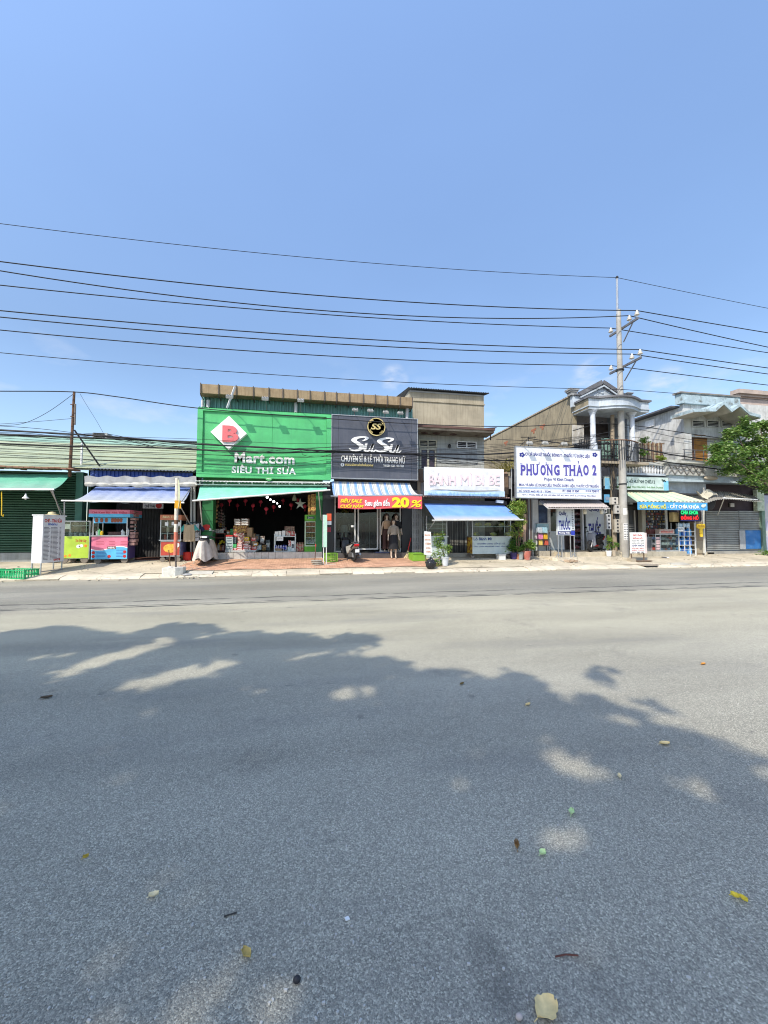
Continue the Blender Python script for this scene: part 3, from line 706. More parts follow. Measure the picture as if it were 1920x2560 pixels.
letters('Trà Trái Cây', (x0 + .52, x1 - .12, zm - .25, zm - .13), Y, red_print, gc, bold=.02, shear=.2, ext=.004)
for (fx, fz, r, m_) in ((.62, .40, .07, white_clean), (.72, .42, .06, white_clean), (.86, .42, .055, orange_p), (.08, .10, .05, red_m), (.2, .085, .045, orange_p), (.34, .11, .05, orange_p), (.66, .40, .028, grey_print)):
 cx_ = x0 + (x1 - x0) * fx; cz_ = zc + (zm - zc) * fz * 1.35
 obj('fruit_print', MB().lathe((cx_, Y - .002 - (.003 if r < .03 else 0), cz_), [(.001, -.002), (r, -.002), (r, .002), (.001, .002)], 12, axis=(0, 1, 0)), m_, gc)
cart_wheels(gc, [(x0 + .16, Y + .04, zg), (x1 - .18, Y + .04, zg), (x0 + .16, Y + D - .05, zg), (x1 - .18, Y + D - .05, zg)], .135)
obj('handle', MB().tube([(x0, Y + .1, zc + .62), (x0 - .12, Y + .1, zc + .62), (x0 - .12, Y + .5, zc + .62), (x0, Y + .5, zc + .62)], .016, 6), steel, gc)
sg_ = thing('trash_pile', 'grey bundle of rags and hoses lying on the ground behind the menu board', 'bundle', P(143, 1396, 17.35))
for i in range(9): obj('rag', MB().ball((P(143, 1396, 17.35).x + R.uniform(-.28, .3), 17.3 + R.uniform(-.1, .1), gz(17.3) + .07 + R.uniform(0, .08)), (R.uniform(.07, .13), .08, R.uniform(.05, .09)), 8, 5), mat('rag%d' % (i % 3), ((.3,) * 3, (.12, .12, .13), (.5, .5, .48))[i % 3], .9), sg_)
# pink and blue drink cart with a printed canopy
Y = 16.75; x0, x1, zg, _ = stand(229, 319, 1300, Y); D = .75
pc = thing('food_cart', 'pink and blue drink cart with a printed canopy roof', 'food cart', ((x0 + x1) / 2, Y, zg), 'food carts outside the blue stall')
zc, zm = zg + .17, P(275, 1341, Y).z; zp0, zp1 = P(275, 1308, Y).z, P(275, 1294, Y).z; zr0, zr1 = P(275, 1293, Y).z, P(275, 1275, Y).z
pinkp = mat('pink_print', (.72, .20, .30), .45, scale=3); skyp = mat('sky_blue_print', (.12, .48, .75), .45, scale=3)
obj('body', MB().box(x0 + .02, x1 - .02, Y + .02, Y + D, zc, zm), mat('cart_purple', (.10, .07, .22), .5), pc)
wv = lambda t: zc + (zm - zc) * (.47 - .10 * math.sin(t * 5.2 + .6) - .04 * t)
lo_, hi_ = [], []
for i in range(25): t = i / 24; lo_.append((x0 + (x1 - x0) * t, wv(t)))
obj('blue_panel', MB().prism([(x0, zc), (x1, zc)] + [(x, z) for x, z in lo_[::-1]], Y, Y + .019), skyp, pc)
obj('pink_panel', MB().prism([(x, z + .035) for x, z in lo_] + [(x1, zm), (x0, zm)], Y + .001, Y + .019), pinkp, pc)
obj('white_wave', MB().prism([(x, z) for x, z in lo_] + [(x, z + .035) for x, z in lo_[::-1]], Y - .002, Y + .018), white_clean, pc)
letters('MENU', (x0 + .58, x0 + .82, zc + .40, zc + .47), Y - .003, white_clean, pc, bold=.03, ext=.003)
obj('name_patch', MB().box(x0 + .55, x0 + .85, Y - .003, Y, zc + .385, zc + .485), mat('brown_print', (.15, .08, .06)), pc)
ln = MB()
for k in range(5):
 for c0 in (.18, .86): ln.box(x0 + c0, x0 + c0 + R.uniform(.25, .36), Y - .003, Y, zc + .09 + k * .055, zc + .105 + k * .055)
obj('small_print', ln, mat('blue_print', (.05, .12, .4)), pc, kind='stuff')
ln = MB()
for k in range(3):
 for c0 in (.16, .6, 1.0): ln.box(x0 + c0, x0 + c0 + R.uniform(.2, .3), Y - .003, Y, zm - .2 - k * .06, zm - .185 - k * .06)
obj('small_print', ln, mat('dull_red_print', (.45, .08, .12)), pc, kind='stuff')
for fx, fz in ((.06, .24), (.06, .1), (.93, .26), (.93, .1), (.5, .1)):
 obj('fruit_print', MB().lathe((x0 + (x1 - x0) * fx, Y - .003, zc + (zm - zc) * fz * 1.2), [(.001, -.002), (.06, -.002), (.055, .002), (.001, .002)], 10, axis=(0, 1, 0)), red_m, pc)
obj('counter', MB().box(x0 - .03, x1 + .03, Y - .03, Y + D + .02, zm + .001, zm + .045), alu, pc)
for x in (x0 + .02, x1 - .05):
 for y in (Y, Y + D - .03): obj('post', MB().box(x, x + .03, y, y + .03, zm + .046, zr0 - .001), alu, pc)
obj('picture_strip', MB().box(x0 + .051, x1 - .051, Y + .002, Y + .02, zp0, zp1), skyp, pc)
for fx in (.12, .26, .39, .56, .64, .72, .80):
 obj('cup_print', MB().lathe((x0 + (x1 - x0) * fx, Y + .0, zp0 + .03), [(.04, 0), (.06, .13), (.035, .16), (0, .17)], 10, sy=.1), mat('cup_brown', (.35, .10, .05)), pc)
xa_, xb_ = P(222, 1284, Y - .2).x, P(325, 1284, Y - .2).x
obj('canopy_lower', MB().box(xa_, xb_, Y - .2, Y + D + .15, zr0, zr0 + (zr1 - zr0) * .45), skyp, pc)
obj('canopy_upper', MB().box(xa_, xb_, Y - .2, Y + D + .15, zr0 + (zr1 - zr0) * .45 + .001, zr1), pinkp, pc)
letters('Chè Kem Bơ  Nhà Thắng', (xa_ + .1, xb_ - .1, zr0 + (zr1 - zr0) * .4, zr1 - .05), Y - .2, mat('crimson_print', (.5, .02, .06)), pc, bold=.02, ext=.004)
obj('pot', MB().lathe((x0 + .75, Y + .35, zm + .046), [(.32, 0), (.34, .12), (.33, .13), (0, .13)], 14), mat('brown_pot', (.10, .05, .05), .4), pc)
for i, (fx, h, m_) in enumerate(((.10, .20, white_clean), (.15, .26, mat('cup_green', (.15, .45, .2))), (.22, .18, yellow_m), (.80, .24, white_clean), (.84, .18, mat('bowl_white', (.55,) * 3)), (.95, .28, white_clean))):
 obj('cup', MB().lathe((x0 + (x1 - x0) * fx, Y + .15, zm + .046), [(.045, 0), (.055, h * .7), (.02, h * .8), (.0, h)], 9), m_, pc)
bx = MB()
for i in range(10): bx.box(x1 + .03, x1 + .03 + R.uniform(.1, .24), Y + .1, Y + .4, zm - .35 + i * .14, zm - .33 + i * .14 + R.uniform(.02, .1))
obj('side_rack', bx, [mat('rack_mix', (.35, .2, .18), .6, var=.6, scale=9)], pc)
cart_wheels(pc, [(x0 + .2, Y + .08, zg), (x1 - .12, Y + .08, zg), (x0 + .2, Y + D - .08, zg), (x1 - .12, Y + D - .08, zg)], .125)
# snack cart beside the post
Y = 16.9; x0, x1, zg, z1 = stand(400, 452, 1287, Y); D = .8
sc_ = thing('food_cart', 'narrow glass snack cart with a red and yellow food picture', 'food cart', ((x0 + x1) / 2, Y, zg), 'food carts outside the blue stall')
zc, zm = zg + .22, P(425, 1352, Y).z; zs = P(425, 1300, Y).z
redp = mat('red_food_print', (.45, .06, .04), .45, scale=4)
obj('body', MB().box(x0 + .02, x1 - .02, Y + .02, Y + D, zc, zm), mat('cart_steel', (.48, .49, .48)), sc_)
obj('front_panel', MB().box(x0 + .04, x1 - .04, Y, Y + .018, zc + .05, zm - .04), redp, sc_)
obj('food_print', MB().lathe((x0 + .40, Y - .002, (zc + zm) / 2 + .02), [(.001, -.003), (.27, -.003), (.26, .003), (.001, .003)], 16, axis=(0, 1, 0), sx=1, sy=.65), mat('food_yellow', (.75, .42, .06), .5, var=.5, scale=9), sc_)
obj('egg_print', MB().lathe((x0 + .62, Y - .006, (zc + zm) / 2 + .14), [(.001, -.003), (.10, -.003), (.10, .003), (.001, .003)], 12, axis=(0, 1, 0)), white_clean, sc_)
obj('counter', MB().box(x0 - .03, x1 + .03, Y - .03, Y + D + .02, zm + .001, zm + .04), alu, sc_)
for x in (x0, x1 - .03):
 for y in (Y, Y + D - .03): obj('post', MB().box(x, x + .03, y, y + .03, zm + .041, zs), alu, sc_)
obj('header', MB().box(x0 - .01, x1 + .01, Y - .01, Y + D, zs + .001, z1), mat('header_orange', (.62, .22, .12), .5), sc_)
letters('Bánh Tráng', (x0 + .08, x1 - .08, zs + .05, z1 - .04), Y - .01, mat('pale_yellow_print', (.8, .7, .4)), sc_, bold=.02, shear=.15, ext=.004)
for k in (.33, .66):
 obj('shelf', MB().box(x0 + .031, x1 - .031, Y + .04, Y + D - .04, zm + (zs - zm) * k, zm + (zs - zm) * k + .015), alu, sc_)
obj('glass_front', MB().box(x0 + .031, x1 - .031, Y + .008, Y + .013, zm + .041, zs), win, sc_)
for fx, fz in ((.3, .82), (.62, .84), (.86, .82)): obj('price_card', MB().box(x0 + (x1 - x0) * fx - .06, x0 + (x1 - x0) * fx + .06, Y, Y + .005, zm + (zs - zm) * fz - .08, zm + (zs - zm) * fz + .06), white_clean, sc_)
for i in range(7):
 h = R.uniform(.1, .2); k = (0, .35, .68)[i % 3]; obj('jar', MB().lathe((x0 + .12 + (i * .083) % .6, Y + .25, zm + (zs - zm) * k + .042), [(.05, 0), (.055, h), (.03, h + .03), (0, h + .04)], 9), mat('jar%d' % (i % 3), ((.5, .12, .08), (.55, .5, .4), (.3, .2, .08))[i % 3]), sc_)
obj('side_panel', MB().box(x1 - .018, x1 + .01, Y + .06, Y + D - .05, zc + .05, zm - .05), mat('side_print', (.12, .13, .30), .5, var=.6, scale=8), sc_)
cart_wheels(sc_, [(x0 + .1, Y + .06, zg), (x1 - .1, Y + .06, zg), (x0 + .1, Y + D - .06, zg), (x1 - .1, Y + D - .06, zg)], .10, .04)
# red and white post standing in a concrete block
b0 = G(431, 1449); b0.y = 14.95
x0, x1 = P(406, 1430, 14.8).x, P(456, 1430, 14.8).x; zt_ = P(431, 1419, 14.8).z
po = thing('marker_post', 'old red and white post with a ribbon set in a whitewashed concrete block', 'post', ((x0 + x1) / 2, 14.95, gz(14.95)))
obj('base_block', MB().prism_z([(x0, 14.75), (x0 + .04, 14.7), (x1 - .2, 14.7), (x1, 14.85), (x1, 15.2), (x0 + .05, 15.25)], .0, zt_), mat('whitewash', (.66, .64, .57), .9, dirt=.35, scale=5, bump=.5), po)
px_ = P(440.5, 1300, 14.95).x; zz = [P(440, y, 14.95).z for y in (1420, 1388, 1330, 1310, 1300, 1270, 1263, 1195)]
zz[0] = zt_ - .03
cols_ = [mat('bare_steel', (.12, .10, .09), .7, .3), mat('worn_red', (.55, .16, .10), .7, dirt=.4, dcol=(.6, .5, .4), scale=7), mat('worn_white', (.68, .62, .52), .7, dirt=.45, dcol=(.4, .2, .12), scale=7), rust, mat('worn_white', (.6,) * 3), mat('worn_red', (.6,) * 3), mat('worn_white', (.6,) * 3)]
for i in range(7): obj('post_band', MB().tube([(px_ + (.03 if i == 0 else 0), 14.95, zz[i]), (px_ + (.01 if i == 0 else 0), 14.95, zz[i + 1])], .03 if i == 0 else .062, 10), cols_[i], po, smooth=True)
obj('ribbon', MB().grid(lambda u, v: Vector((px_ + .05 + .06 * math.sin(v * 3) * u + .03 * u, 14.88 - .05 * u, zz[7] - .12 - v * 1.05 + .08 * u)), 4, 14, (0, .01, 0)), mat('pale_ribbon', (.5, .52, .36), .7), po, smooth=True)
obj('warning_plate', MB().prism_z([(px_ - .03, 14.83), (px_ + .17, 14.86), (px_ + .17, 14.88), (px_ - .03, 14.85)], zz[5] - .02, zz[5] + .26), mat('warning_yellow', (.75, .36, .02), .6, var=.4, scale=14), po)
rd = thing('bent_rod', 'thin bent steel rod stuck in the concrete block beside the red and white post', 'rod', P(424, 1419, 14.9))
obj('rod', MB().tube([P(426, 1420, 14.9), P(424, 1400, 14.9), P(422, 1375, 14.9)], .016, 6), rust, rd)
obj('mortar', MB().ball(P(425, 1419, 14.9), (.09, .08, .05)), mat('whitewash', (.6,) * 3), rd, smooth=True)
# T-shirts on a rack
def shirt(name, label, c, w, h, m, sl, grp):
 r = thing(name, label, 'shirt', c, grp); c = Vector(c)
 out = [(-.28, 0), (-.30, -.6), (-.29, -1), (.29, -1), (.30, -.6), (.28, 0), (.28, -.28), (.46, -.40), (.52, -.22), (.24, .12), (.10, .15), (0, .11), (-.10, .15), (-.24, .12), (-.52, -.22), (-.46, -.40), (-.28, -.28)]
 body = [(-.29, -1), (.29, -1), (.28, -.25), (.25, .11), (.10, .15), (0, .10), (-.10, .15), (-.25, .11), (-.28, -.25)]
 f = MB(); f.grid(lambda u, v: c + Vector(((-.29 + .58 * u) * w, -.05 - .05 * math.sin(u * 3.14) + .018 * math.sin(u * 18) * (1 - v), (-1 + 1.12 * v - (.06 * (1 - abs(2 * u - 1)) if v > .9 else 0)) * h)), 16, 8, (0, .08, 0)); obj('body', f, m, r, smooth=True)
 for s in (-1, 1):
  g = MB(); g.hexa([c + Vector(q) for q in ((s * .27 * w, -.06, -.25 * h), (s * .42 * w, -.04, -.42 * h), (s * .42 * w, .03, -.42 * h), (s * .27 * w, .03, -.25 * h), (s * .26 * w, -.06, .1 * h), (s * .52 * w, -.04, -.26 * h), (s * .52 * w, .03, -.26 * h), (s * .26 * w, .03, .1 * h))]); obj('sleeve', g, sl, r)
 obj('hanger', MB().tube([c + Vector((-.22 * w, 0, .1 * h)), c + Vector((0, 0, .24 * h)), c + Vector((.22 * w, 0, .1 * h))], .012, 5), mat('teal_hanger', (.02, .12, .14)), r); return r
rk = thing('clothes_rack', 'thin dark metal rack holding the shirts right of the snack cart', 'rack', P(478, 1395, 17.1))
cz_ = P(478, 1306, 17.1).z
obj('rail', MB().tube([P(462, 1306, 17.1), P(499, 1306, 17.1)], .014, 6), black_metal, rk)
for px in (481, 499): obj('upright', MB().tube([(P(px, 1306, 17.1).x, 17.1, gz(17.1)), (P(px, 1306, 17.1).x, 17.1, cz_)], .016, 6), black_metal, rk)
shirt('t_shirt', 'beige t-shirt with green sleeves hanging on the rack, nearest', (P(475, 1315, 17).x, 16.95, P(475, 1315, 17).z), .72, .62, mat('beige_cloth', (.40, .31, .20), .9, dirt=.0), mat('teal_cloth', (.05, .28, .26), .9), 'shirts on the rack')
shirt('t_shirt', 'white t-shirt with navy sleeves hanging behind the beige one', (P(488, 1313, 17.2).x, 17.2, P(488, 1313, 17.2).z), .72, .64, mat('white_cloth', (.7, .7, .72), .9), mat('navy_cloth', (.02, .025, .07), .9), 'shirts on the rack')
rb = thing('plastic_tub', 'red plastic tub on the ground under the hanging shirts', 'tub', (P(468, 1380, 17.3).x, 17.4, ZF - .02))
obj('tub', MB().lathe((P(468, 1380, 17.3).x, 17.4, gz(17.4)), [(.16, 0), (.21, .32), (.225, .34), (.2, .34), (.17, .05), (0, .05)], 14), red_m, rb)
# ================================================================== green-walled shophouse holding the mart and the boutique
Yw = 18.3
teal_sheet = mat('teal_corrugated', (.13, .30, .27), .5, .1, scale=1.2, dirt=.2, streak=.3)
gutter_m = mat('brown_gutter', (.34, .25, .15), .7, .1, scale=2.5, dirt=.3, streak=.45, dcol=(.14, .085, .04))
mart_green = mat('mart_green', (.085, .46, .165), .45, scale=.9, dirt=.25, streak=.22, dcol=(.07, .27, .13))
pillar_green = mat('pillar_green', (.02, .16, .05), .5, scale=2, dirt=.15)
xL, xR = P(503, 1100, Yw).x, P(1031, 1100, Yw).x
hs = thing('metal_shophouse', 'teal corrugated shophouse with a long brown gutter above the mart and boutique', 'building', ((xL + xR) / 2, YF, ZF))
zb_, zt_ = P(765, 1050, Yw).z, P(765, 996, Yw).z
obj('corrugated_wall', MB().corr((xL, Yw, zb_), (xR - xL, 0, 0), (0, 0, zt_ - zb_), (0, -1, 0), 62, .05), teal_sheet, hs)
obj('side_wall', MB().box(xL - .02, xL + .06, Yw + .02, 24, 3.0, zt_), teal_sheet, hs)
obj('side_wall', MB().box(xR - .06, xR + .02, Yw + .02, 24, 3.0, zt_), teal_sheet, hs)
g = rect(500, 1032, 977.5, 1000, 17.75)
obj('gutter', MB().prism_x([(17.75, g[3]), (17.70, g[3]), (17.72, g[2] + .02), (17.78, g[2]), (18.2, g[2]), (18.25, g[2] + .05), (18.25, g[3]), (18.2, g[3]), (18.2, g[2] + .07), (17.78, g[2] + .07)], g[0], g[1]), gutter_m, hs)
obj('roof', MB().prism_x([(18.26, g[3] - .05), (26, g[3] + .6), (26, g[3] + .5), (18.26, g[3] - .12)], xL, xR), mat('grey_roof', (.3, .32, .32), .5), hs)
for px in (501, 546, 590, 633, 672, 707, 743, 775, 811, 841, 873, 908, 938, 968, 1000, 1031):
 x = P(px, 985, 17.68).x
 obj('gutter_bracket', MB().prism_x([(17.66, g[3] + .03), (17.69, g[3] + .03), (17.695, g[2]), (17.75, g[2] - .06), (18.2, g[2] - .10), (18.2, g[2] - .13), (17.73, g[2] - .09), (17.66, g[2] - .01)], x - .018, x + .018), mat('bracket_iron', (.10, .08, .07), .7), hs)
for px in (506, 521, 740, 1018):
 obj('downpipe', MB().tube([P(px, 1000 + (px - 500) * .03, 18.1), P(px - 1, 1055, 18.1)], .075 if px != 506 else .05, 10), mat('grey_pipe', (.56, .55, .55), .5, dirt=.2), hs, smooth=True)
zfl = P(665, 1381, 17.45).z; zce = P(665, 1228, YF).z
xa, xb, xc, xd = P(507, 1320, YF).x, P(806, 1320, YF).x, P(834, 1320, YF).x, P(1052, 1320, YF).x
xpl, xpr = P(534, 1320, YF).x, P(789, 1320, YF).x
obj('mart_floor', MB().box(xa, xb, 17.62, 25, ZF - .1, zfl), mat('floor_tile_dark', (.12, .115, .11), .5), hs)
stp = MB(); n_ = 16
for i in range(n_):
 a = xpl + (xb - xpl) * i / n_; b = xpl + (xb - xpl) * (i + 1) / n_
 obj('step_tile', MB().box(a + .004, b - .004, 17.42, 17.615, gz(17.4) - .03, zfl + .002), mat('step_tile_white', (.52, .50, .46), .35, dirt=.3, scale=4), hs)
obj('mart_pillar', MB().box(xa, xpl, 17.45, 17.95, gz(17.4) - .05, zce + .2), pillar_green, hs)
obj('mart_pillar', MB().box(xpr, xb - .01, 17.45, 17.95, gz(17.4) - .05, zce + .2), pillar_green, hs)
for k in range(1, 6):
 z = zfl + (zce - zfl) * k / 6; obj('pillar_seam', MB().box(xa - .002, xpl + .002, 17.445, 17.46, z, z + .018), mat('seam_dark', (.01, .06, .02)), hs)
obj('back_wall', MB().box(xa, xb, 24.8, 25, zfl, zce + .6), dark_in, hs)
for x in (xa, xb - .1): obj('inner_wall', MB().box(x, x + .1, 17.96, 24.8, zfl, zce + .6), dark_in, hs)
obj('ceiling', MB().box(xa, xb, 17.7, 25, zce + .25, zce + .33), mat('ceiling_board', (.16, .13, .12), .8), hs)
obj('lintel', MB().box(xa, xb, 17.5, 17.68, zce - .02, P(665, 1190, YF).z), pillar_green, hs)
obj('red_emblem', MB().prism([(P(508 + dx, 1320, 17.44).x, P(515, y, 17.44).z) for dx, y in ((0, 1313), (7, 1311), (16, 1312), (17, 1318), (13, 1325), (4, 1325), (0, 1320))], 17.435, 17.449), red_m, hs)
letters('%', (P(522, 1320, 17.44).x, P(529, 1320, 17.44).x, P(525, 1327, 17.44).z, P(525, 1320, 17.44).z), 17.45, white_clean, hs, bold=.03)
# mart sign
Ys = 17.0
b = rect(492, 828, 1027.5, 1196, Ys)
ms = thing('shop_sign', 'large green mart sign with a white diamond and a red letter B', 'sign', ((b[0] + b[1]) / 2, Ys, b[2]), 'signs over the shops')
obj('backing', MB().box(b[0] + .02, b[1] - .02, Ys + .1, Ys + .45, b[2] + .02, b[3] - .02), mart_green, ms)
iN = rect(505.5, 816, 1034, 1184, Ys)
xs3 = [iN[0], P(680, 1100, Ys).x, iN[1]]
for i in range(2): obj('panel', MB().box(xs3[i] + .006, xs3[i + 1] - .006, Ys + .075, Ys + .1, iN[2] + .006, iN[3] - .006), mart_green, ms)
for q in ((b[0], b[1], iN[3], b[3]), (b[0], b[1], b[2], iN[2]), (b[0], iN[0], iN[2] + .001, iN[3] - .001), (iN[1], b[1], iN[2] + .001, iN[3] - .001)): obj('frame', MB().box(q[0], q[1], Ys, Ys + .098, q[2], q[3]), mart_green, ms)
obj('top_edge', MB().corr((b[0], Ys + .02, b[3] + .002), (b[1] - b[0], 0, 0), (0, .43, 0), (0, 0, 1), 58, .03), mart_green, ms)
dm = rect(527.5, 617.5, 1041, 1125, Ys - .05); cx_, cz_ = (dm[0] + dm[1]) / 2, (dm[2] + dm[3]) / 2
obj('diamond', MB().prism([(dm[0], cz_), (cx_, dm[2]), (dm[1], cz_), (cx_, dm[3])], Ys - .14, Ys + .09), mat('sign_white', (.80, .79, .76), .4, var=.08), ms)
brm = mat('sign_red', (.66, .15, .16), .4, var=.1)
lpx('B', 556.5, 597, 1065, 1105, Ys - .14, brm, ms, bold=.045, ext=.07)
lw_ = mat('letter_white', (.82, .81, .78), .4, var=.06)
lpx('Mart.com', 587, 736.5, 1134, 1160, Ys + .075, lw_, ms, bold=.035, ext=.06, spacing=1.08)
lpx('SIÊU THỊ SỮA', 580, 740, 1163, 1190, Ys + .075, lw_, ms, bold=.035, ext=.06, spacing=1.12)
e_ = rect(664, 680, 1192, 1202, 16.75)
ov = thing('oval_sign', 'small green and white oval sign under the mart sign', 'sign', ((e_[0] + e_[1]) / 2, 16.75, e_[2]))
obj('plate', MB().lathe(((e_[0] + e_[1]) / 2, 16.75, (e_[2] + e_[3]) / 2), [(.001, -.02), ((e_[1] - e_[0]) / 2, -.02), ((e_[1] - e_[0]) / 2, .02), (.001, .02)], 18, axis=(0, 1, 0), sy=.62), mat('oval_green', (.10, .42, .12), .4), ov)
letters('Mart', (e_[0] + .05, e_[1] - .05, e_[2] + .06, e_[3] - .06), 16.73, white_clean, ov, bold=.03, ext=.008)
obj('hanger', MB().box((e_[0] + e_[1]) / 2 - .02, (e_[0] + e_[1]) / 2 + .02, 16.76, 17.0, e_[3] - .05, e_[3]), black_metal, ov)
# floodlights on arms over the signs
def floodlight(label, base, head, big, grp, tilt=.9):
 base, head = Vector(base), Vector(head); r = thing('floodlight', label, 'floodlight', base, grp)
 obj('arm', MB().tube([base, base.lerp(head, .5) + Vector((0, -.05, .10)), head], .016, 6), mat('arm_grey', (.16, .16, .17), .6, .3), r)
 w, d, h = big; h_ = MB(); h_.obox(head, (w, d, h), (tilt, 0, 0)); obj('housing', h_, mat('lamp_housing', (.42, .42, .40), .5), r)
 g_ = MB(); Rm = Euler((tilt, 0, 0)).to_matrix(); g_.obox(head + Rm @ Vector((0, 0, -h / 2 - .006)), (w * .86, d * .8, .01), (tilt, 0, 0)); obj('lens', g_, mat('lamp_lens', (.6, .62, .6), .2), r)
 f_ = MB()
 for k in range(4): f_.obox(head + Rm @ Vector((w * (-.36 + .24 * k), 0, h / 2 + .02)), (.015, d * .8, .04), (tilt, 0, 0))
 obj('fins', f_, mat('lamp_housing', (.4,) * 3), r); return r
for i, (bx, by, hx, hy) in enumerate(((577, 1026, 574, 992), (667, 1029, 663, 997), (751, 1032, 752, 1001))):
 floodlight(['floodlight leaning over the white diamond of the mart sign', 'middle one of the three floodlights over the mart sign', 'floodlight over the right half of the mart sign'][i], P(bx, by, Ys + .1), P(hx, hy, 16.35), (.26, .20, .09), 'floodlights over the mart sign', .5)
an = thing('antenna_strut', 'slanting grey strut standing in front of the brown gutter above the mart sign', 'strut', P(567, 1022, 17.3))
obj('strut', MB().beam(P(567, 1022, 17.3), P(587, 967, 17.5), .07), mat('grey_pipe', (.5,) * 3), an)
# awning frame of white pipe and the mint awning
Yr = 16.8
fr = thing('pipe_rail', 'white pipe rail with short posts above the mint awning', 'rail', P(490, 1210, Yr))
A1, B1, A2, B2 = P(489, 1203, Yr), P(825, 1206.5, Yr), P(489, 1211, Yr), P(825, 1214, Yr)
wp = mat('pipe_white', (.66, .66, .63), .5, dirt=.25)
for a, b_ in ((A1, B1), (A2, B2)): obj('rail', MB().tube([a, b_], .028, 8), wp, fr, smooth=True)
for i in range(11):
 t = .03 + i * .094; obj('rail_post', MB().beam(A1.lerp(B1, t), A2.lerp(B2, t), .045), wp, fr)
obj('gap_sheet', MB().corr((A1.x, 17.0, A1.z + .02), (B1.x - A1.x, 0, 0), (0, -.35, -.06), (0, 0, 1), 40, .025), mat('zinc', (.4, .42, .42), .5, .3), hs)
mint2 = dusty('mint_awning_cloth', (.17, .53, .36), (.30, .60, .47), -.75, -.1, amt=.8)
aw = awning('mint_awning', 'mint green awning with a slanting white bar over the mart opening', (P(500, 1216, 16.9), P(817, 1218, 16.9)), (P(492, 1251, 15.7), P(818, 1225.5, 15.7)), mint2, sag=.06, th=.012, barm=wp, seed=2,
   arms=((P(500, 1252, 15.75), P(506, 1325, 17.4)), (P(796, 1227, 15.75), P(803, 1300, 17.4))), armm=wp)
# ------------------------------------------------------------------ goods inside the mart
def carton(name, label, cat, px0, px1, pt, pb, Y, d, m, grp, tape=None, layers=1):
 b = rect(px0, px1, pt, pb, Y); out = []
 for k in range(layers):
  za = b[2] + (b[3] - b[2]) * k / layers + .002; zb = b[2] + (b[3] - b[2]) * (k + 1) / layers - .003
  j = R.uniform(-.012, .012)
  r = thing(name, label + (('', ', bottom', ', second up', ', third up', ', fourth up', ', fifth up')[k + 1] if layers > 1 else ''), cat, ((b[0] + b[1]) / 2 + j, Y, za), grp)
  obj('box', MB().box(b[0] + .005 + j, b[1] - .005 + j, Y, Y + d, za, zb), m, r)
  if tape: obj('label', MB().box(b[0] + .03 + j, b[1] - .03 + j, Y - .004, Y - .001, za + (zb - za) * .3, za + (zb - za) * .7), tape, r)
  out.append(r)
 return out
def pm(name, col, col2, scale=14):
 if name in _M: return _M[name]
 m, nt, nd, lk, b_ = nmat(name); t = N(nt, 'ShaderNodeTexCoord').outputs['Object']
 lk.new(mixc(nt, noise_fac(nt, t, scale, .45, .55, 2), col, col2), b_.inputs['Base Color']); b_.inputs['Roughness'].default_value = .5; _M[name] = m; return m
Yg = 17.95; gb = 'goods in the mart'
brn = pm('print_dark', (.09, .05, .04), (.55, .45, .4)); yel = pm('print_yellow', (.6, .36, .08), (.2, .06, .03)); tan = mat('cardboard', (.36, .24, .14), .85)
redc = pm('print_red', (.55, .03, .03), (.6, .5, .45), 9); pbl = pm('print_paleblue', (.42, .52, .52), (.62, .66, .64), 8); gry = pm('print_grey', (.16, .2, .22), (.05, .06, .07)); grn = pm('print_green', (.03, .35, .08), (.1, .5, .2))
carton('drink_carton', 'red drink carton in the left front stack of the mart pile', 'carton', 592, 606, 1358, 1375.5, Yg - .1, .3, redc, 'red drink cartons', white_clean, 4)
carton('drink_carton', 'red drink carton in the right front stack of the mart pile', 'carton', 606.5, 621, 1359, 1375.5, Yg - .1, .3, redc, 'red drink cartons', white_clean, 4)
carton('drink_carton', 'white and red carton at the right end of the low red stack', 'carton', 621.5, 627, 1363, 1375.5, Yg - .1, .3, pm('print_whitered', (.65, .6, .55), (.5, .05, .04)), gb)
carton('snack_carton', 'pale blue carton in the tall stack left of the red ones', 'carton', 564, 582, 1342, 1375.5, Yg - .08, .35, pbl, 'pale blue cartons', gry, 5)
carton('lid_box', 'red lidded box on top of the pale blue carton stack', 'box', 565, 582, 1337.5, 1341.5, Yg - .08, .35, red_m, gb)
carton('carton', 'grey carton between the pale blue stack and the red white pile', 'carton', 582.5, 591, 1343, 1358.5, Yg, .3, gry, gb)
carton('carton', 'green carton low between the pale blue stack and the red cartons', 'carton', 579 + 4, 591.5, 1360, 1369, Yg - .1, .3, grn, gb)
carton('carton', 'white carton with red print right under the green carton', 'carton', 583, 591.5, 1369.5, 1375.5, Yg - .1, .3, redc, gb, white_clean)
carton('picture_carton', 'carton with red and white pictures amid the mart pile', 'carton', 594, 611, 1332, 1357.5, Yg + .08, .4, pm('print_mix', (.62, .5, .42), (.35, .04, .03), 11), 'mixed picture cartons', None, 3)
carton('picture_carton', 'yellow carton low on the right side of the mart pile', 'carton', 611.5, 623, 1342, 1351.5, Yg, .3, yellow_m, gb, redc)
carton('picture_carton', 'cream carton just under the yellow one on the mart pile', 'carton', 609 + 3, 625, 1352, 1358.5, Yg - .02, .3, mat('cream_card', (.6, .5, .36)), gb, redc)
carton('picture_carton', 'wide yellow picture carton under the dark brown stacks', 'carton', 583, 618, 1314, 1331.5, Yg + .25, .5, yel, gb)
carton('snack_carton', 'dark printed carton in the left stack topping the mart pile', 'carton', 585, 601, 1297, 1313.5, Yg + .28, .4, brn, 'left dark cartons', white_clean, 3)
carton('snack_carton', 'dark printed carton in the right stack topping the mart pile', 'carton', 603, 621, 1296, 1313.5, Yg + .28, .4, brn, 'right dark cartons', white_clean, 3)
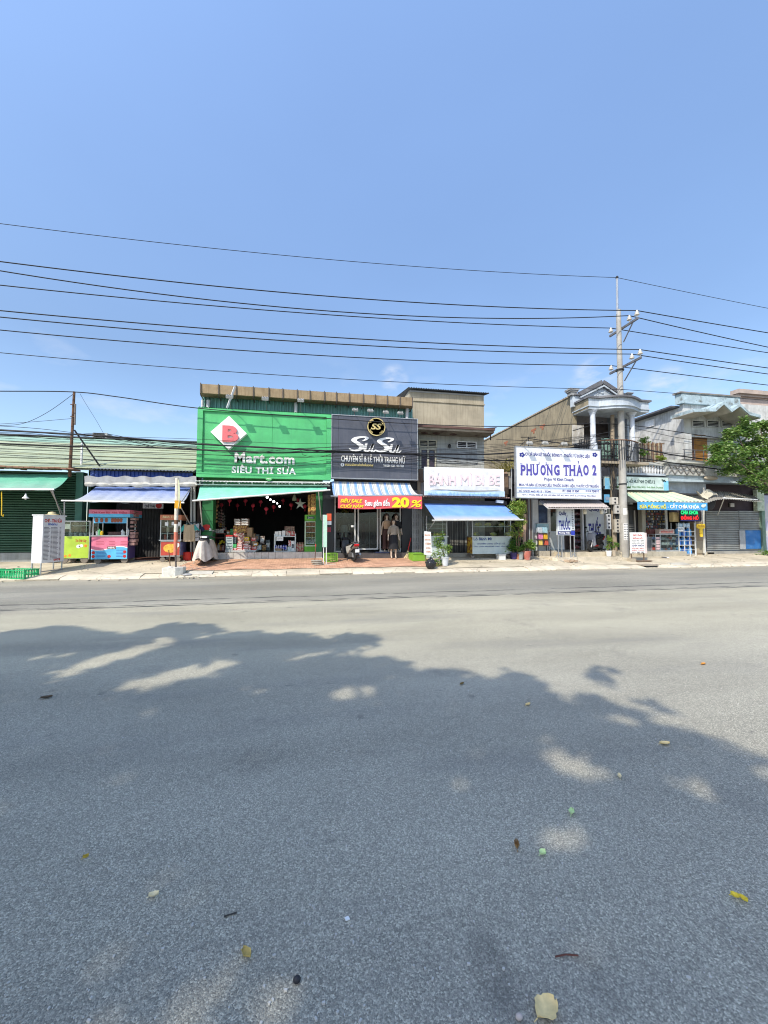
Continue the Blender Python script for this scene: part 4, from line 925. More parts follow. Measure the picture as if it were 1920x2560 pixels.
carton('carton', 'tall plain brown carton on the right of the mart pile', 'carton', 618.5, 631, 1319, 1341.5, Yg + .1, .4, tan, gb)
carton('carton', 'dark carton behind the right edge of the mart pile', 'carton', 632, 646, 1336, 1352, Yg + .45, .4, gry, gb, tan)
carton('carton', 'brown carton low at the right end of the mart pile', 'carton', 628, 640, 1352, 1374, Yg + .2, .4, pm('print_brown2', (.22, .13, .08), (.4, .35, .3)), gb, None, 2)
tb = thing('display_table', 'low white display table carrying the carton pile in the mart', 'table', P(602, 1381, Yg))
t_ = rect(563, 640, 1376, 1379, Yg - .12)
obj('table_top', MB().box(t_[0], t_[1], Yg - .14, Yg + .75, t_[2], t_[3]), white_paint, tb)
for x in (t_[0] + .05, t_[1] - .1):
 for y in (Yg - .1, Yg + .68): obj('leg', MB().box(x, x + .05, y, y + .05, zfl, t_[2] - .001), steel, tb)
obj('inner_stack', MB().box(t_[0] + .3, t_[1] - .1, Yg + .3, Yg + .7, t_[3] + .001, P(600, 1333, Yg + .3).z - .02), tan, tb)
sl = thing('wooden_shelf', 'dark red wooden shelf with bottles at the left side of the mart', 'shelf', P(548, 1381, 18.1))
s_ = rect(534, 563, 1335, 1380, 18.1)
rdw = mat('red_wood', (.13, .035, .025), .6)
for z in (s_[2] + .03, (s_[2] + s_[3]) / 2 + .2, s_[3]): obj('board', MB().box(s_[0], s_[1], 18.1, 18.6, z, z + .04), rdw, sl)
for x in (s_[0], s_[1] - .04): obj('side', MB().box(x, x + .04, 18.11, 18.6, zfl, s_[3] - .001), rdw, sl)
for i in range(9):
 x = s_[0] + .08 + i * (s_[1] - s_[0] - .14) / 8; h = R.uniform(.2, .32); col = R.choice(((.5, .2, .05), (.55, .5, .42), (.4, .05, .04)))
 bo = obj('sauce_bottle', MB().lathe((x, 18.2, s_[2] + .071), [(.035, 0), (.037, h * .6), (.014, h * .75), (.014, h), (0, h)], 8), mat('bottle%d' % int(col[0] * 100), col, .3)); tag(bo, 'sauce bottle on the bottom board of the dark red shelf, %s' % ORD[i], 'bottle', 'sauce bottles')
yc = obj('yellow_cloth', MB().grid(lambda u, v: P(548 + 15 * u, 1351 + 9 * v * (1 - .5 * u) + 2 * math.sin(u * 9), 18.0) + Vector((0, .1 * math.sin(v * 5 + u * 7), 0)), 10, 6, (0, .02, 0)), mat('yellow_cloth', (.65, .55, .04), .8), smooth=True); tag(yc, 'crumpled yellow cloth hanging over the dark red shelf', 'cloth')
for i, (px, y) in enumerate(((541, 1324), (546, 1322), (552, 1323), (556, 1325))):
 jj = obj('glass_jar', MB().lathe(P(px, 1334, 18.2), [(.05, 0), (.06, .12), (.045, .17), (.05, .2), (0, .2)], 10), mat('jar_pale', (.45, .42, .4), .3)); tag(jj, 'small jar on top of the dark red shelf, ' + ORD[i], 'jar', 'jars on the red shelf')
for i, (px, py, w, h, col) in enumerate(((540, 1285, 9, 44, (.38, .26, .10)), (547, 1297, 5, 40, (.10, .09, .08)), (553, 1290, 7, 36, (.14, .07, .07)), (557, 1300, 5, 40, (.12, .11, .10)), (544, 1258, 8, 22, (.30, .16, .06)), (561, 1304, 5, 34, (.07, .07, .06)))):
 b = rect(px - w / 2, px + w / 2, py - h / 2, py + h / 2, 18.15 + .05 * i)
 hh = thing('sachet_strip', ['yellow strip of sachets hanging nearest the left green pillar', 'dark strip of sachets hanging second from the left green pillar', 'reddish strip of sachets hanging in the mart', 'grey strip of sachets hanging right of the reddish one', 'brown bag hanging high by the left green pillar', 'black strip of sachets hanging deepest in the row'][i], 'sachets', ((b[0] + b[1]) / 2, 18.15 + .05 * i, b[2]), 'hanging sachets')
 n_ = 5 if h > 30 else 2
 for k in range(n_):
  za, zb = b[2] + (b[3] - b[2]) * k / n_, b[2] + (b[3] - b[2]) * (k + 1) / n_ - .012
  obj('sachet', MB().ball(((b[0] + b[1]) / 2, 18.15 + .05 * i, (za + zb) / 2), ((b[1] - b[0]) / 2, .035, (zb - za) / 2), 8, 4), pm('sachet%d' % i, col, tuple(c * .4 for c in col), 18), hh)
 obj('string', MB().tube([((b[0] + b[1]) / 2, 18.15 + .05 * i, b[3]), ((b[0] + b[1]) / 2, 18.15 + .05 * i, zce + .25)], .006, 4), wire_m, hh)
for i, (a, t, w, h, m_) in enumerate(((628, 1344, 11, 8, redc), (632, 1356, 12, 9, yel), (628, 1366, 13, 9.5, redc), (642, 1362, 11, 13.5, pbl), (583, 1331.5, 10, 10.5, redc), (566, 1326, 9, 11, yel), (576, 1322, 8, 15, grn), (650, 1340, 12, 20, brn), (655, 1362, 10, 14, yel), (664, 1350, 11, 26, gry), (545, 1306, 14, 12, yel), (556, 1318, 9, 10, redc))):
 carton('carton', ('red carton right of the tall brown one in the mart pile', 'yellow carton under it near the right end of the mart pile', 'red carton lowest at the right end of the mart pile', 'pale blue carton right of the low red end carton', 'red carton under the wide yellow picture carton', 'yellow carton above the red lidded box', 'green carton standing behind the red lidded box', 'dark carton behind the right end of the mart pile', 'yellow carton before the dark right end carton', 'tall grey carton far right of the mart pile', 'yellow carton high beside the hanging sachets', 'red carton just below the hanging sachets')[i], 'carton', a, a + w, t, t + h, Yg + (.05, .05, .02, .3, .2, .5, .5, .7, .6, .9, .8, .8)[i], .3, m_, 'filler cartons in the mart', white_clean if i % 2 else None)
rk = thing('display_rack', 'grey metal rack of boxes and packs in the middle of the mart', 'rack', P(711, 1381, 17.9))
q = rect(685, 739, 1341, 1379, 17.85)
for x in (q[0], q[1] - .035):
 for y in (17.85, 18.3): obj('upright', MB().box(x, x + .035, y, y + .035, zfl, q[3] + .12), alu, rk)
for z in (q[2], q[3] - .02): obj('shelf', MB().box(q[0] + .036, q[1] - .036, 17.84, 18.34, z, z + .035), alu, rk)
b = rect(691, 708, 1342.5, 1352, 17.82); obj('paper_sign', MB().box(b[0], b[1], 17.815, 17.83, b[2], b[3]), white_clean, rk)
letters('SỮA 0%', (b[0] + .05, b[1] - .05, b[2] + .07, b[3] - .05), 17.815, grey_print, rk, ext=.003)
carton('milk_box', 'leftmost of three white boxes on the top board of the grey rack', 'box', 687, 695.5, 1328.5, 1340.2, 17.9, .25, white_clean, 'white boxes on the rack', None)
carton('milk_box', 'middle of three white boxes on the top board of the grey rack', 'box', 696, 704, 1327.5, 1340.2, 17.9, .25, white_clean, 'white boxes on the rack', None)
carton('milk_box', 'rightmost of three white boxes on the top board of the grey rack', 'box', 704.5, 713, 1326.5, 1340.2, 17.9, .25, white_clean, 'white boxes on the rack', None)
for i in range(6):
 c = P(716 + i * 3.9, 1340, 17.95); c.z = q[3] + .016
 t_ = obj('drink_can', MB().lathe(c, [(.03, 0), (.034, .01), (.034, .19), (.028, .21), (0, .21)], 10), pm('can_red', (.55, .02, .02), (.6, .55, .5), 20)); tag(t_, 'red can in the row on top of the grey rack, ' + ORD[i], 'can', 'red cans')
carton('carton', 'brown carton behind the red cans on top of the rack', 'carton', 712, 737, 1316, 1340, 18.15, .25, pm('print_brown3', (.16, .07, .05), (.32, .2, .14)), gb)
for i in range(5):
 c = P(690 + i * 6.3, 1372, 17.95); c.z = q[2] + .036
 t_ = obj('snack_pack', MB().ball(c + Vector((0, 0, .13)), (.055, .06, .13), 8, 5), pm('pack_blue', (.03, .06, .42), (.55, .5, .55), 12), smooth=True); tag(t_, 'blue and white snack pack on the lower rack board, ' + ORD[i], 'pack', 'blue snack packs')
carton('carton', 'tan carton at the front of the lower board of the rack', 'carton', 688, 704, 1371, 1377.5, 17.86, .1, tan, gb)
carton('carton', 'red and white tall box on the lower board of the rack', 'box', 720, 727, 1351, 1366.5, 18.0, .25, pm('print_whitered', (.6,) * 3, (.5, .1, .1)), gb)
carton('carton', 'pale tall box at the right end of the lower rack board', 'box', 728, 737, 1352, 1377.5, 17.95, .25, white_clean, gb, gry)
carton('carton', 'pale blue flat box low on the right of the rack', 'box', 718, 727.5, 1367, 1377.5, 17.9, .25, pbl, gb)
for i in range(8):
 c = P(743 + (i % 4) * 4.7, 1380, 18.1 + (i // 4) * .12); c.z = zfl
 t_ = obj('pink_bottle', MB().lathe(c + Vector((0, 0, 0)), [(.045, 0), (.05, .05), (.042, .12), (.05, .2), (.045, .3), (.018, .36), (.018, .4), (0, .4)], 9), pm('bottle_pink', (.55, .12, .10), (.6, .4, .3), 10), smooth=True); tag(t_, 'pink bottle on the mart floor left of the fridge, %s row, %s' % (('front', 'back')[i // 4], ORD[i % 4]), 'bottle', 'pink bottles')
# fridge
Yfz = 17.75; b = rect(761.5, 790.5, 1287, 1379.5, Yfz); zz = lambda y: P(776, y, Yfz).z
fz = thing('drinks_fridge', 'tall lime green drinks fridge with a glass door at the right of the mart', 'fridge', ((b[0] + b[1]) / 2, Yfz, zfl))
lg = mat('fridge_green', (.14, .44, .03), .35, var=.1)
obj('body', MB().box(b[0], b[1], Yfz + .45, Yfz + .5, zfl, b[3]), lg, fz)
for x in (b[0], b[1] - .03): obj('side', MB().box(x, x + .03, Yfz + .02, Yfz + .449, zz(1366), zz(1303)), lg, fz)
obj('header', MB().box(b[0], b[1], Yfz, Yfz + .449, zz(1302), b[3]), lg, fz)
obj('header_plate', MB().box(b[0] + .1, b[1] - .08, Yfz - .012, Yfz - .001, zz(1297), zz(1291)), mat('dark_plate', (.02, .10, .05), .4), fz)
letters('Drinks', (b[0] + .15, b[1] - .13, zz(1296.2), zz(1291.8)), Yfz - .013, white_clean, fz, ext=.004)
obj('base', MB().box(b[0], b[1], Yfz, Yfz + .449, zfl, zz(1366)), lg, fz)
gr = MB()
for k in range(6): z = zfl + .1 + k * .045; gr.box(b[0] + .12, b[1] - .12, Yfz - .006, Yfz, z, z + .015)
obj('grille', gr, mat('grille_dark', (.06, .2, .03)), fz)
for q_ in ((b[0], b[0] + .05, zz(1366) + .002, zz(1303)), (b[1] - .05, b[1], zz(1366) + .002, zz(1303)), (b[0] + .051, b[1] - .051, zz(1366) + .002, zz(1363)), (b[0] + .051, b[1] - .051, zz(1305.5), zz(1303))):
 obj('door_frame', MB().box(q_[0], q_[1], Yfz - .02, Yfz + .019, q_[2], q_[3]), mat('fridge_frame', (.5, .62, .45), .4), fz)
for k, y in enumerate((1317, 1332, 1345, 1360)):
 obj('shelf', MB().box(b[0] + .031, b[1] - .031, Yfz + .08, Yfz + .44, zz(y), zz(y) + .02), white_clean, fz)
 cl = ((.5, .15, .05), (.35, .12, .06), (.3, .2, .06), (.5, .5, .52))[k]
 for i in range(6):
  x = b[0] + .075 + i * (b[1] - b[0] - .15) / 5
  obj('bottle', MB().lathe((x, Yfz + .15, zz(y) + .021), [(.036, 0), (.038, .14), (.015, .19), (.016, .22), (0, .22)], 8), pm('drink%d' % k, cl, tuple(c * .5 for c in cl), 10), fz)
obj('glass_door', MB().box(b[0] + .051, b[1] - .051, Yfz - .006, Yfz - .001, zz(1363), zz(1305.5)), glass('fridge_glass', (.9, .95, .92), .1), fz)
carton('sweet_carton', 'gold printed carton in the left column on the fridge', 'carton', 769.5, 776.5, 1237, 1286.6, Yfz + .05, .3, pm('print_gold', (.55, .32, .08), (.18, .06, .02), 12), 'left column on the fridge', None, 5)
carton('sweet_carton', 'gold printed carton in the right column on the fridge', 'carton', 777, 790.5, 1235, 1286.6, Yfz + .02, .3, pm('print_gold2', (.62, .40, .12), (.35, .12, .05), 9), 'right column on the fridge', None, 5)
# bulbs, lanterns, star
blb = mat('bulb_lit', (.9, .9, .9), .4, emit=(.95, .97, 1), es=2.2)
for i, (px, py, r) in enumerate(((668, 1243, .06), (676, 1249, .048), (684.5, 1254, .06), (693, 1258.5, .04), (699, 1266, .05))):
 c = P(px, py, 19.2 + .8 * i); t_ = thing('light_bulb', 'lit white bulb globe under the mart ceiling, %s of the five' % ORD[i], 'lamp', c, 'mart bulbs')
 obj('globe', MB().ball(c, r * (1 + .04 * i), 12, 8), blb, t_, smooth=True); obj('cord', MB().tube([c + Vector((0, 0, r)), (c.x, c.y, zce + .25)], .008, 4), wire_m, t_)
lnt = mat('lantern_red', (.45, .03, .06), .6)
for i, (zx, zy) in enumerate(((260, 185), (495, 190), (375, 258), (607, 262), (720, 205), (803, 310), (915, 280), (1055, 185), (1172, 250), (1275, 178), (1378, 268), (140, 250))):
 c = P(530 + zx * .1688, 1220 + zy * .1688, 18.3 + (i * 7 % 5) * .45); t_ = thing('red_lantern', 'little red paper lantern hung across the mart opening, %s' % ('third', 'fifth', 'fourth', 'sixth', 'seventh', 'eighth', 'ninth', 'tenth', 'eleventh', 'last but one', 'last', 'first')[i] + ' counted from the left', 'lantern', c, 'red lanterns in the mart')
 obj('paper', MB().lathe(c, [(.03, -.09), (.085, -.04), (.095, 0), (.085, .04), (.03, .09)], 10), lnt, t_, smooth=True); obj('tassel', MB().tube([c - Vector((0, 0, .09)), c - Vector((0, 0, .24))], [.012, .02], 6), lnt, t_); obj('string', MB().tube([c + Vector((0, 0, .09)), (c.x, c.y, zce + .25)], .004, 4), wire_m, t_)
c = P(750.5, 1260, 18.1); st = thing('star_lantern', 'silver five pointed star lantern hanging near the fridge', 'lantern', c)
pts = [(c.x + (.27 if k % 2 == 0 else .09) * math.sin(k * math.pi / 5), c.z + (.27 if k % 2 == 0 else .09) * math.cos(k * math.pi / 5)) for k in range(10)]
obj('star', MB().prism(pts, c.y - .03, c.y + .03), mat('silver_foil', (.35, .36, .33), .35, .5), st); obj('string', MB().tube([c + Vector((0, 0, .26)), (c.x, c.y, zce + .25)], .006, 4), wire_m, st)
c = P(736, 1243, 18.1); dl = thing('paper_decoration', 'pale green bell shaped decoration hanging left of the star', 'decoration', c)
obj('bell', MB().lathe(c, [(.10, -.16), (.09, -.04), (.05, .08), (.02, .14), (0, .15)], 10), mat('pale_green_paper', (.32, .36, .25)), dl, smooth=True); obj('string', MB().tube([c + Vector((0, 0, .14)), (c.x, c.y, zce + .25)], .005, 4), wire_m, dl)
# ------------------------------------------------------------------ boutique sign
Yb = 16.95
b = rect(828.5, 1045, 1041, 1198, Yb)
charc = mat('charcoal_panel', (.078, .084, .108), .4, scale=1.2, dirt=.3, streak=.3, dcol=(.13, .13, .14))
bs = thing('shop_sign', 'charcoal boutique sign with white script letters and a gold round emblem', 'sign', ((b[0] + b[1]) / 2, Yb, b[2]), 'signs over the shops')
gx = [b[0] + .03, P(846, 1100, Yb).x, P(975, 1180, Yb).x, P(1029, 1100, Yb).x, b[1] - .03]; gz_ = [b[2] + .03, P(936, 1170, Yb).z, b[3] - .03]
for i in range(4):
 for j in range(2): obj('panel', MB().box(gx[i] + .004, gx[i + 1] - .004, Yb + .03, Yb + .06, gz_[j] + .004, gz_[j + 1] - .004), charc, bs)
obj('backing', MB().box(b[0] + .03, b[1] - .03, Yb + .061, Yb + .35, b[2] + .03, b[3] - .03), mat('backing_dark', (.02, .02, .025)), bs)
for q_ in ((b[0], b[1], b[3] - .03, b[3]), (b[0], b[1], b[2], b[2] + .03), (b[0], b[0] + .03, b[2] + .0301, b[3] - .0301), (b[1] - .03, b[1], b[2] + .0301, b[3] - .0301)): obj('frame', MB().box(q_[0], q_[1], Yb, Yb + .36, q_[2], q_[3]), mat('frame_grey', (.40, .41, .42), .4, .4), bs)
gold = mat('gold_metal', (.66, .52, .22), .45, .3, var=.1)
c = P(940.4, 1068, Yb - .06); rr = 22.5 * c.y / F * 1.03
obj('emblem_disc', MB().lathe((c.x, Yb - .05, c.z), [(.001, -.05), (rr * .97, -.05), (rr * .97, .08), (.001, .08)], 30, axis=(0, 1, 0)), charc, bs)
ring = lambda r0, r1: MB().lathe((c.x, Yb - .1, c.z), [(r0, -.03), (r1, -.03), (r1, .03), (r0, .03), (r0, -.03)], 36, axis=(0, 1, 0))
obj('emblem_ring', ring(rr * .91, rr), gold, bs); obj('emblem_ring', ring(rr * .68, rr * .72), gold, bs)
letters('SS', (c.x - rr * .62, c.x + rr * .58, c.z - rr * .32, c.z + rr * .36), Yb - .1, gold, bs, bold=.03, shear=.25, ext=.04)
for a in (math.radians(30), math.radians(130), math.radians(222), math.radians(312)):
 for k in range(3):
  d = rr * .8; a2 = a + (k - 1) * .2
  obj('emblem_leaf', MB().ball((c.x + d * math.cos(a2), Yb - .12, c.z + d * math.sin(a2)), (rr * .09, .02, rr * .08), 8, 4), gold, bs)
b2 = rect(872.5, 1001, 1092, 1131.5, Yb)
T = lambda x, z: (b2[0] + (b2[1] - b2[0]) * x, b2[2] + (b2[3] - b2[2]) * z)
for ox in (0, .495):
 kx = 1.0; w = MB(); o2 = -.01 if ox else 0
 brush(w, [(ox + .26, .70, .03), (ox + .33, .82, .06), (ox + .34, .93, .07), (ox + .25, .95, .085), (ox + .14, .87, .10), (ox + .095, .72, .105), (ox + .16, .56, .11), (ox + .235, .40, .11), (ox + .235, .22, .10), (ox + .15, .10, .09), (ox + .06, .10, .07), (ox + .01, .2, .03)], Yb - .012, Yb + .029, T); obj('script_letter', w, lw_, bs)
 w = MB(); brush(w, [(ox + .335, .56, .04), (ox + .315, .34, .055), (ox + .305, .15, .055), (ox + .335, .06, .055), (ox + .385, .13, .05), (ox + .435, .36, .045), (ox + .465, .56, .05), (ox + .44, .30, .055), (ox + .435, .11, .055), (ox + .465, .06, .05), (ox + .52, .20, .03)], Yb - .008, Yb + .028, T); obj('script_letter', w, lw_, bs)
lpx('CHUYÊN SỈ & LẺ THỜI TRANG NỮ', 853, 1012.5, 1136, 1157, Yb + .03, lw_, bs, bold=.016, ext=.035)
lpx('susudenxinhduong', 862, 933, 1158.5, 1167.5, Yb + .03, gold, bs, bold=.02, ext=.04)
lpx('Tel 0384 4 201 - 093 7868', 958, 1009, 1162, 1167.5, Yb + .03, lw_, bs, bold=.02, ext=.04)
cc = P(856, 1162, Yb); obj('round_icon', MB().lathe((cc.x, Yb + .0, cc.z), [(.001, -.03), (.075, -.03), (.075, .03), (.001, .03)], 16, axis=(0, 1, 0)), lw_, bs)
letters('f', (cc.x - .025, cc.x + .025, cc.z - .05, cc.z + .05), Yb - .031, charc, bs, bold=.02, ext=.006)
for i, (hx, hy, bx) in enumerate(((888, 1025, 886), (926, 1027, 924), (964.6, 1031, 961), (1001, 1033, 998))):
 floodlight(['white floodlight at the left end of the charcoal sign', 'white floodlight just left of the gold emblem', 'white floodlight just right of the gold emblem', 'white floodlight at the right end of the charcoal sign'][i], P(bx, 1037 + i * 1.6, Yb + .1), P(hx, hy, 16.2), (.24, .15, .06), 'floodlights over the boutique sign', .6)
# ------------------------------------------------------------------ boutique front
zst = P(935, 1381, 17.5).z; zpt = P(935, 1225, YF).z
blackp = mat('black_gloss_paint', (.016, .017, .021), .35, scale=2)
obj('black_pillar', MB().box(xb, xc, 17.42, 17.9, gz(17.4) - .05, zpt + .3), blackp, hs)
x1_, x2_, x3_ = P(1002.5, 1330, YF).x, P(1027.5, 1330, YF).x, P(1052, 1330, YF).x
obj('black_pillar', MB().box(x1_ + .03, x2_, 17.5, 17.9, gz(17.4) - .05, zpt + .3), blackp, hs)
for i in range(6):
 a = xc + (x2_ - xc) * i / 6; bb = xc + (x2_ - xc) * (i + 1) / 6
 obj('boutique_step', MB().box(a + .003, bb - .003, 17.15, 17.62, gz(17.1) - .03, zst), mat('dark_granite', (.085, .075, .075), .3, dirt=.2), hs)
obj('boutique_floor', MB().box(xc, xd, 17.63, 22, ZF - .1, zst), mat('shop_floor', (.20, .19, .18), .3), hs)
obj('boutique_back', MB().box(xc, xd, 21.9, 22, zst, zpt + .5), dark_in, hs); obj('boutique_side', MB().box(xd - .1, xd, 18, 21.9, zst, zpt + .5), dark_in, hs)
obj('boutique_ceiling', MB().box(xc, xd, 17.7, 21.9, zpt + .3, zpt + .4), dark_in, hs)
obj('lintel', MB().box(xc, xd, 17.5, 17.66, zpt - .1, zpt + .7), blackp, hs)
zpane = P(935, 1268, YF).z + .5
wf = mat('window_frame_white', (.60, .59, .56), .4, var=.1)
sg = glass('shop_glass', (.62, .68, .68), .35)
for (p0, p1, zb) in ((835.5, 889, zst + .02), (894, 945.5, zst + .12), (949, 1002.5, zst + .02)):
 a, bb = P(p0, 1330, YF).x, P(p1, 1330, YF).x
 fo = obj('window', MB().box(a, a + .06, 17.58, 17.66, zb, zpane).box(bb - .06, bb, 17.58, 17.66, zb, zpane).box(a + .061, bb - .061, 17.58, 17.66, zb, zb + .06).box(a + .061, bb - .061, 17.585, 17.66, zpane - .06, zpane), wf, hs)
 obj('pane', MB().box(a + .061, bb - .061, 17.615, 17.622, zb + .061, zpane - .061), sg, fo)
obj('transom', MB().box(xc, x1_ + .03, 17.59, 17.65, zpane + .001, zpt - .101), blackp, hs)
b = rect(877.5, 888, 1313, 1318, 17.56); obj('door_plate', MB().box(b[0], b[1], 17.55, 17.575, b[2], b[3]), white_clean, hs)
# folding gate at the right end
gt = MB()
for i in range(9):
 x = x2_ + .02 + (x3_ - x2_ - .04) * i / 8; gt.box(x - .012, x + .022, 17.45 + .03 * (i % 2), 17.48 + .03 * (i % 2), ZF, zpt)
for k in range(8):
 for i in range(8):
  x = x2_ + .02 + (x3_ - x2_ - .04) * i / 8; w_ = (x3_ - x2_ - .04) / 8; z = ZF + .15 + k * (zpt - ZF) / 8.5
  gt.beam((x, 17.50, z), (x + w_, 17.50, z + .22), .014); gt.beam((x + w_, 17.515, z), (x, 17.515, z + .22), .014)
fg = obj('folding_gate', gt, mat('gate_grey', (.33, .34, .34), .5, .3)); tag(fg, 'folded grey lattice gate at the right end of the boutique', 'gate')
fg['label'] = 'folded grey lattice gate between the boutique and the bakery'
mtb = obj('door_mat', MB().box(P(938, 1388, 17.3).x, P(972, 1388, 17.3).x, 17.18, 17.5, zst + .001, zst + .025), mat('blue_mat', (.05, .07, .16), .9)); tag(mtb, 'dark blue door mat on the boutique step', 'mat')
striped = stripes('striped_awning_cloth', [(.32, (.12, .28, .62)), (.42, (.62, .62, .6)), (.52, (.25, .27, .33)), (.62, (.62, .62, .58)), (.74, (.42, .42, .40)), (.86, (.68, .68, .64)), (1, (.30, .34, .42))], .33, 0, dust=.25)
awning('striped_awning', 'blue white and grey striped awning over the boutique', (P(829, 1203.5, 17.2), P(1024, 1207.5, 17.2)), (P(836, 1240.5, 15.9), P(1049, 1238, 15.9)), striped, sag=.16, seed=7, ncol=50)
bn = rect(845, 1055, 1240, 1271.5, 15.85)
ban = thing('sale_banner', 'red sale banner with yellow and white letters hung under the striped awning', 'banner', ((bn[0] + bn[1]) / 2, 15.85, bn[2]))
bw = lambda x, z: 15.85 + .025 * math.sin(x * 5) + .012 * math.sin(x * 13 + z * 7)
bred = mat('banner_red', (.68, .10, .11), .5, var=.1)
obj('cloth', MB().grid(lambda u, v: Vector((bn[0] + (bn[1] - bn[0]) * u, 15.85 + .012 * math.sin(u * 17), bn[2] + (bn[3] - bn[2]) * v - .03 * math.sin(u * 6.2))), 40, 4, (0, .012, 0)), bred, ban, smooth=True)
byel = mat('banner_yellow', (.82, .66, .02), .5, var=.06)
for s_, q_, m_, k in (('SIÊU SALE', (851, 906, 1245.5, 1256.5), byel, dict(bold=.03, shear=.25)), ('CUỐI NĂM', (851, 909, 1258, 1269.5), byel, dict(bold=.03, shear=.25)), ('Susu giảm đến', (912, 974, 1246.5, 1269), white_clean, dict(bold=.03)), ('20', (980, 1023, 1243, 1269), byel, dict(bold=.05)), ('%', (1026, 1055, 1250, 1268), byel, dict(bold=.02, shear=.2))):
 lpx(s_, *q_, 15.835, m_, ban, ext=.012, **k)
# ------------------------------------------------------------------ mannequins
def skin_mesh(pts, edges, radii):
 me = bpy.data.meshes.new('body'); me.from_pydata([Vector(p) for p in pts], edges, []); o = bpy.data.objects.new('body', me); COL.objects.link(o)
 md = o.modifiers.new('s', 'SKIN'); sb = o.modifiers.new('u', 'SUBSURF'); sb.levels = 1; sb.render_levels = 1
 for i, r in enumerate(radii):
  sv = me.skin_vertices[0].data[i]; sv.radius = r if isinstance(r, tuple) else (r, r); sv.use_root = (i == 0)
 dg = bpy.context.evaluated_depsgraph_get(); m2 = bpy.data.meshes.new_from_object(o.evaluated_get(dg)); bpy.data.objects.remove(o); bpy.data.meshes.remove(me)
 m2.shade_smooth(); return m2
pts = [(0, 0, .95), (0, .0, 1.12), (0, 0, 1.30), (0, 0, 1.42), (0, 0, 1.50), (0, -.01, 1.58), (0, -.02, 1.66), (0, -.01, 1.74),
 (.09, 0, .88), (.10, -.01, .48), (.10, .01, .10), (.10, -.09, .03), (-.09, 0, .88), (-.10, -.01, .48), (-.10, .01, .10), (-.10, -.09, .03),
 (.17, 0, 1.40), (.22, .02, 1.14), (.25, -.03, .90), (.255, -.06, .80), (-.17, 0, 1.40), (-.22, .02, 1.14), (-.25, -.03, .90), (-.255, -.06, .80)]
edg = [(0, 1), (1, 2), (2, 3), (3, 4), (4, 5), (5, 6), (6, 7), (0, 8), (8, 9), (9, 10), (10, 11), (0, 12), (12, 13), (13, 14), (14, 15), (3, 16), (16, 17), (17, 18), (18, 19), (3, 20), (20, 21), (21, 22), (22, 23)]
rd_ = [(.15, .11), (.11, .085), (.14, .10), (.13, .085), .045, .06, .085, .05, .085, .055, .035, .03, .085, .055, .035, .03, .05, .035, .026, .03, .05, .035, .026, .03]
man_me = skin_mesh(pts, edg, rd_)
def mannequin(label, loc, skinm, topm, botm, hairm, long_, skirt, sc=1.0, sleeves=False, belly=False):
 r = thing('mannequin', label, 'mannequin', loc, 'mannequins in the boutique window')
 me = man_me.copy(); me.materials.clear(); me.materials.append(skinm); o = bpy.data.objects.new('body', me); COL.objects.link(o); o.parent = r
 def lo(name, prof, m, sy=.72):
  x = obj(name, MB().lathe(r.location, prof, 18, sx=1, sy=sy), m, r, smooth=True); return x
 if skirt: lo('skirt', [(.145, 1.06), (.185, .93), (.20, .75), (.24, long_ + .05), (.245, long_), (.235, long_), (.19, .75), (.13, 1.05)], botm)
 else:
  tr = MB()
  for s in (-1, 1): tr.lathe(r.location + Vector((s * .10, 0, 0)), [(.115, 1.0), (.115, .85), (.095, .5), (.11, long_), (.095, long_), (.08, .5)], 12)
  tr.lathe(r.location, [(.155, 1.08), (.20, .93), (.18, .82), (.05, .80)], 14, sy=.7); obj('trousers', tr, botm, r, smooth=True)
 lo('top', [(.155, 1.02), (.145, 1.12), (.175, 1.30), (.185, 1.38), (.14, 1.455), (.06, 1.47)], topm, .66)
 if sleeves:
  sl = MB()
  for s in (-1, 1): sl.tube([r.location + Vector((s * .16, 0, 1.40)), r.location + Vector((s * .215, .02, 1.2)), r.location + Vector((s * .225, .015, 1.1))], [.065, .06, .058], 10)
  obj('sleeve_pair', sl, topm, r, smooth=True)
 fc = MB(); h = r.location
 fc.ball(h + Vector((0, -.10, 1.645)), (.014, .02, .022), 6, 4)
 obj('nose', fc, skinm, r, smooth=True)
 ey = MB()
 for s in (-1, 1): ey.ball(h + Vector((s * .03, -.092, 1.675)), (.014, .008, .007), 6, 4)
 obj('eyes', ey, grey_print, r); obj('mouth', MB().ball(h + Vector((0, -.092, 1.605)), (.02, .008, .007), 6, 4), mat('lip_red', (.4, .06, .06)), r)
 if hairm:
  hb = MB(); hb.ball(h + Vector((0, .025, 1.70)), (.095, .10, .105), 12, 8)
  for s in (-1, 1): hb.tube([h + Vector((s * .07, .02, 1.70)), h + Vector((s * .095, .03, 1.56)), h + Vector((s * .09, .02, 1.42))], [.045, .045, .02], 8)
  hb.tube([h + Vector((0, .08, 1.7)), h + Vector((0, .09, 1.5)), h + Vector((0, .08, 1.36))], [.07, .08, .03], 8); obj('hair', hb, hairm, r, smooth=True)
 r.scale = (sc,) * 3
 return r
pale = mat('mannequin_skin', (.58, .46, .36), .45, var=.06); cream_s = mat('mannequin_cream', (.66, .58, .46), .45, var=.06); hair = mat('brown_hair', (.05, .025, .015), .6);
c = P(860, 1378, 18.05); c.z = zst + .2
mannequin('bald mannequin in a sheer top and white ruffled skirt behind the left pane', c, cream_s, mat('sheer_brown', (.13, .10, .085), .6, var=.5, scale=9), mat('ruffle_white', (.46, .47, .47), .8), None, .72, True, .98, True)
obj('window_stage', MB().box(xc + .02, P(888, 1330, YF).x, 17.7, 18.5, zst + .001, zst + .2), mat('stage_grey', (.2, .2, .2), .5), hs)
c = P(967, 1381, 17.42); c.z = zst
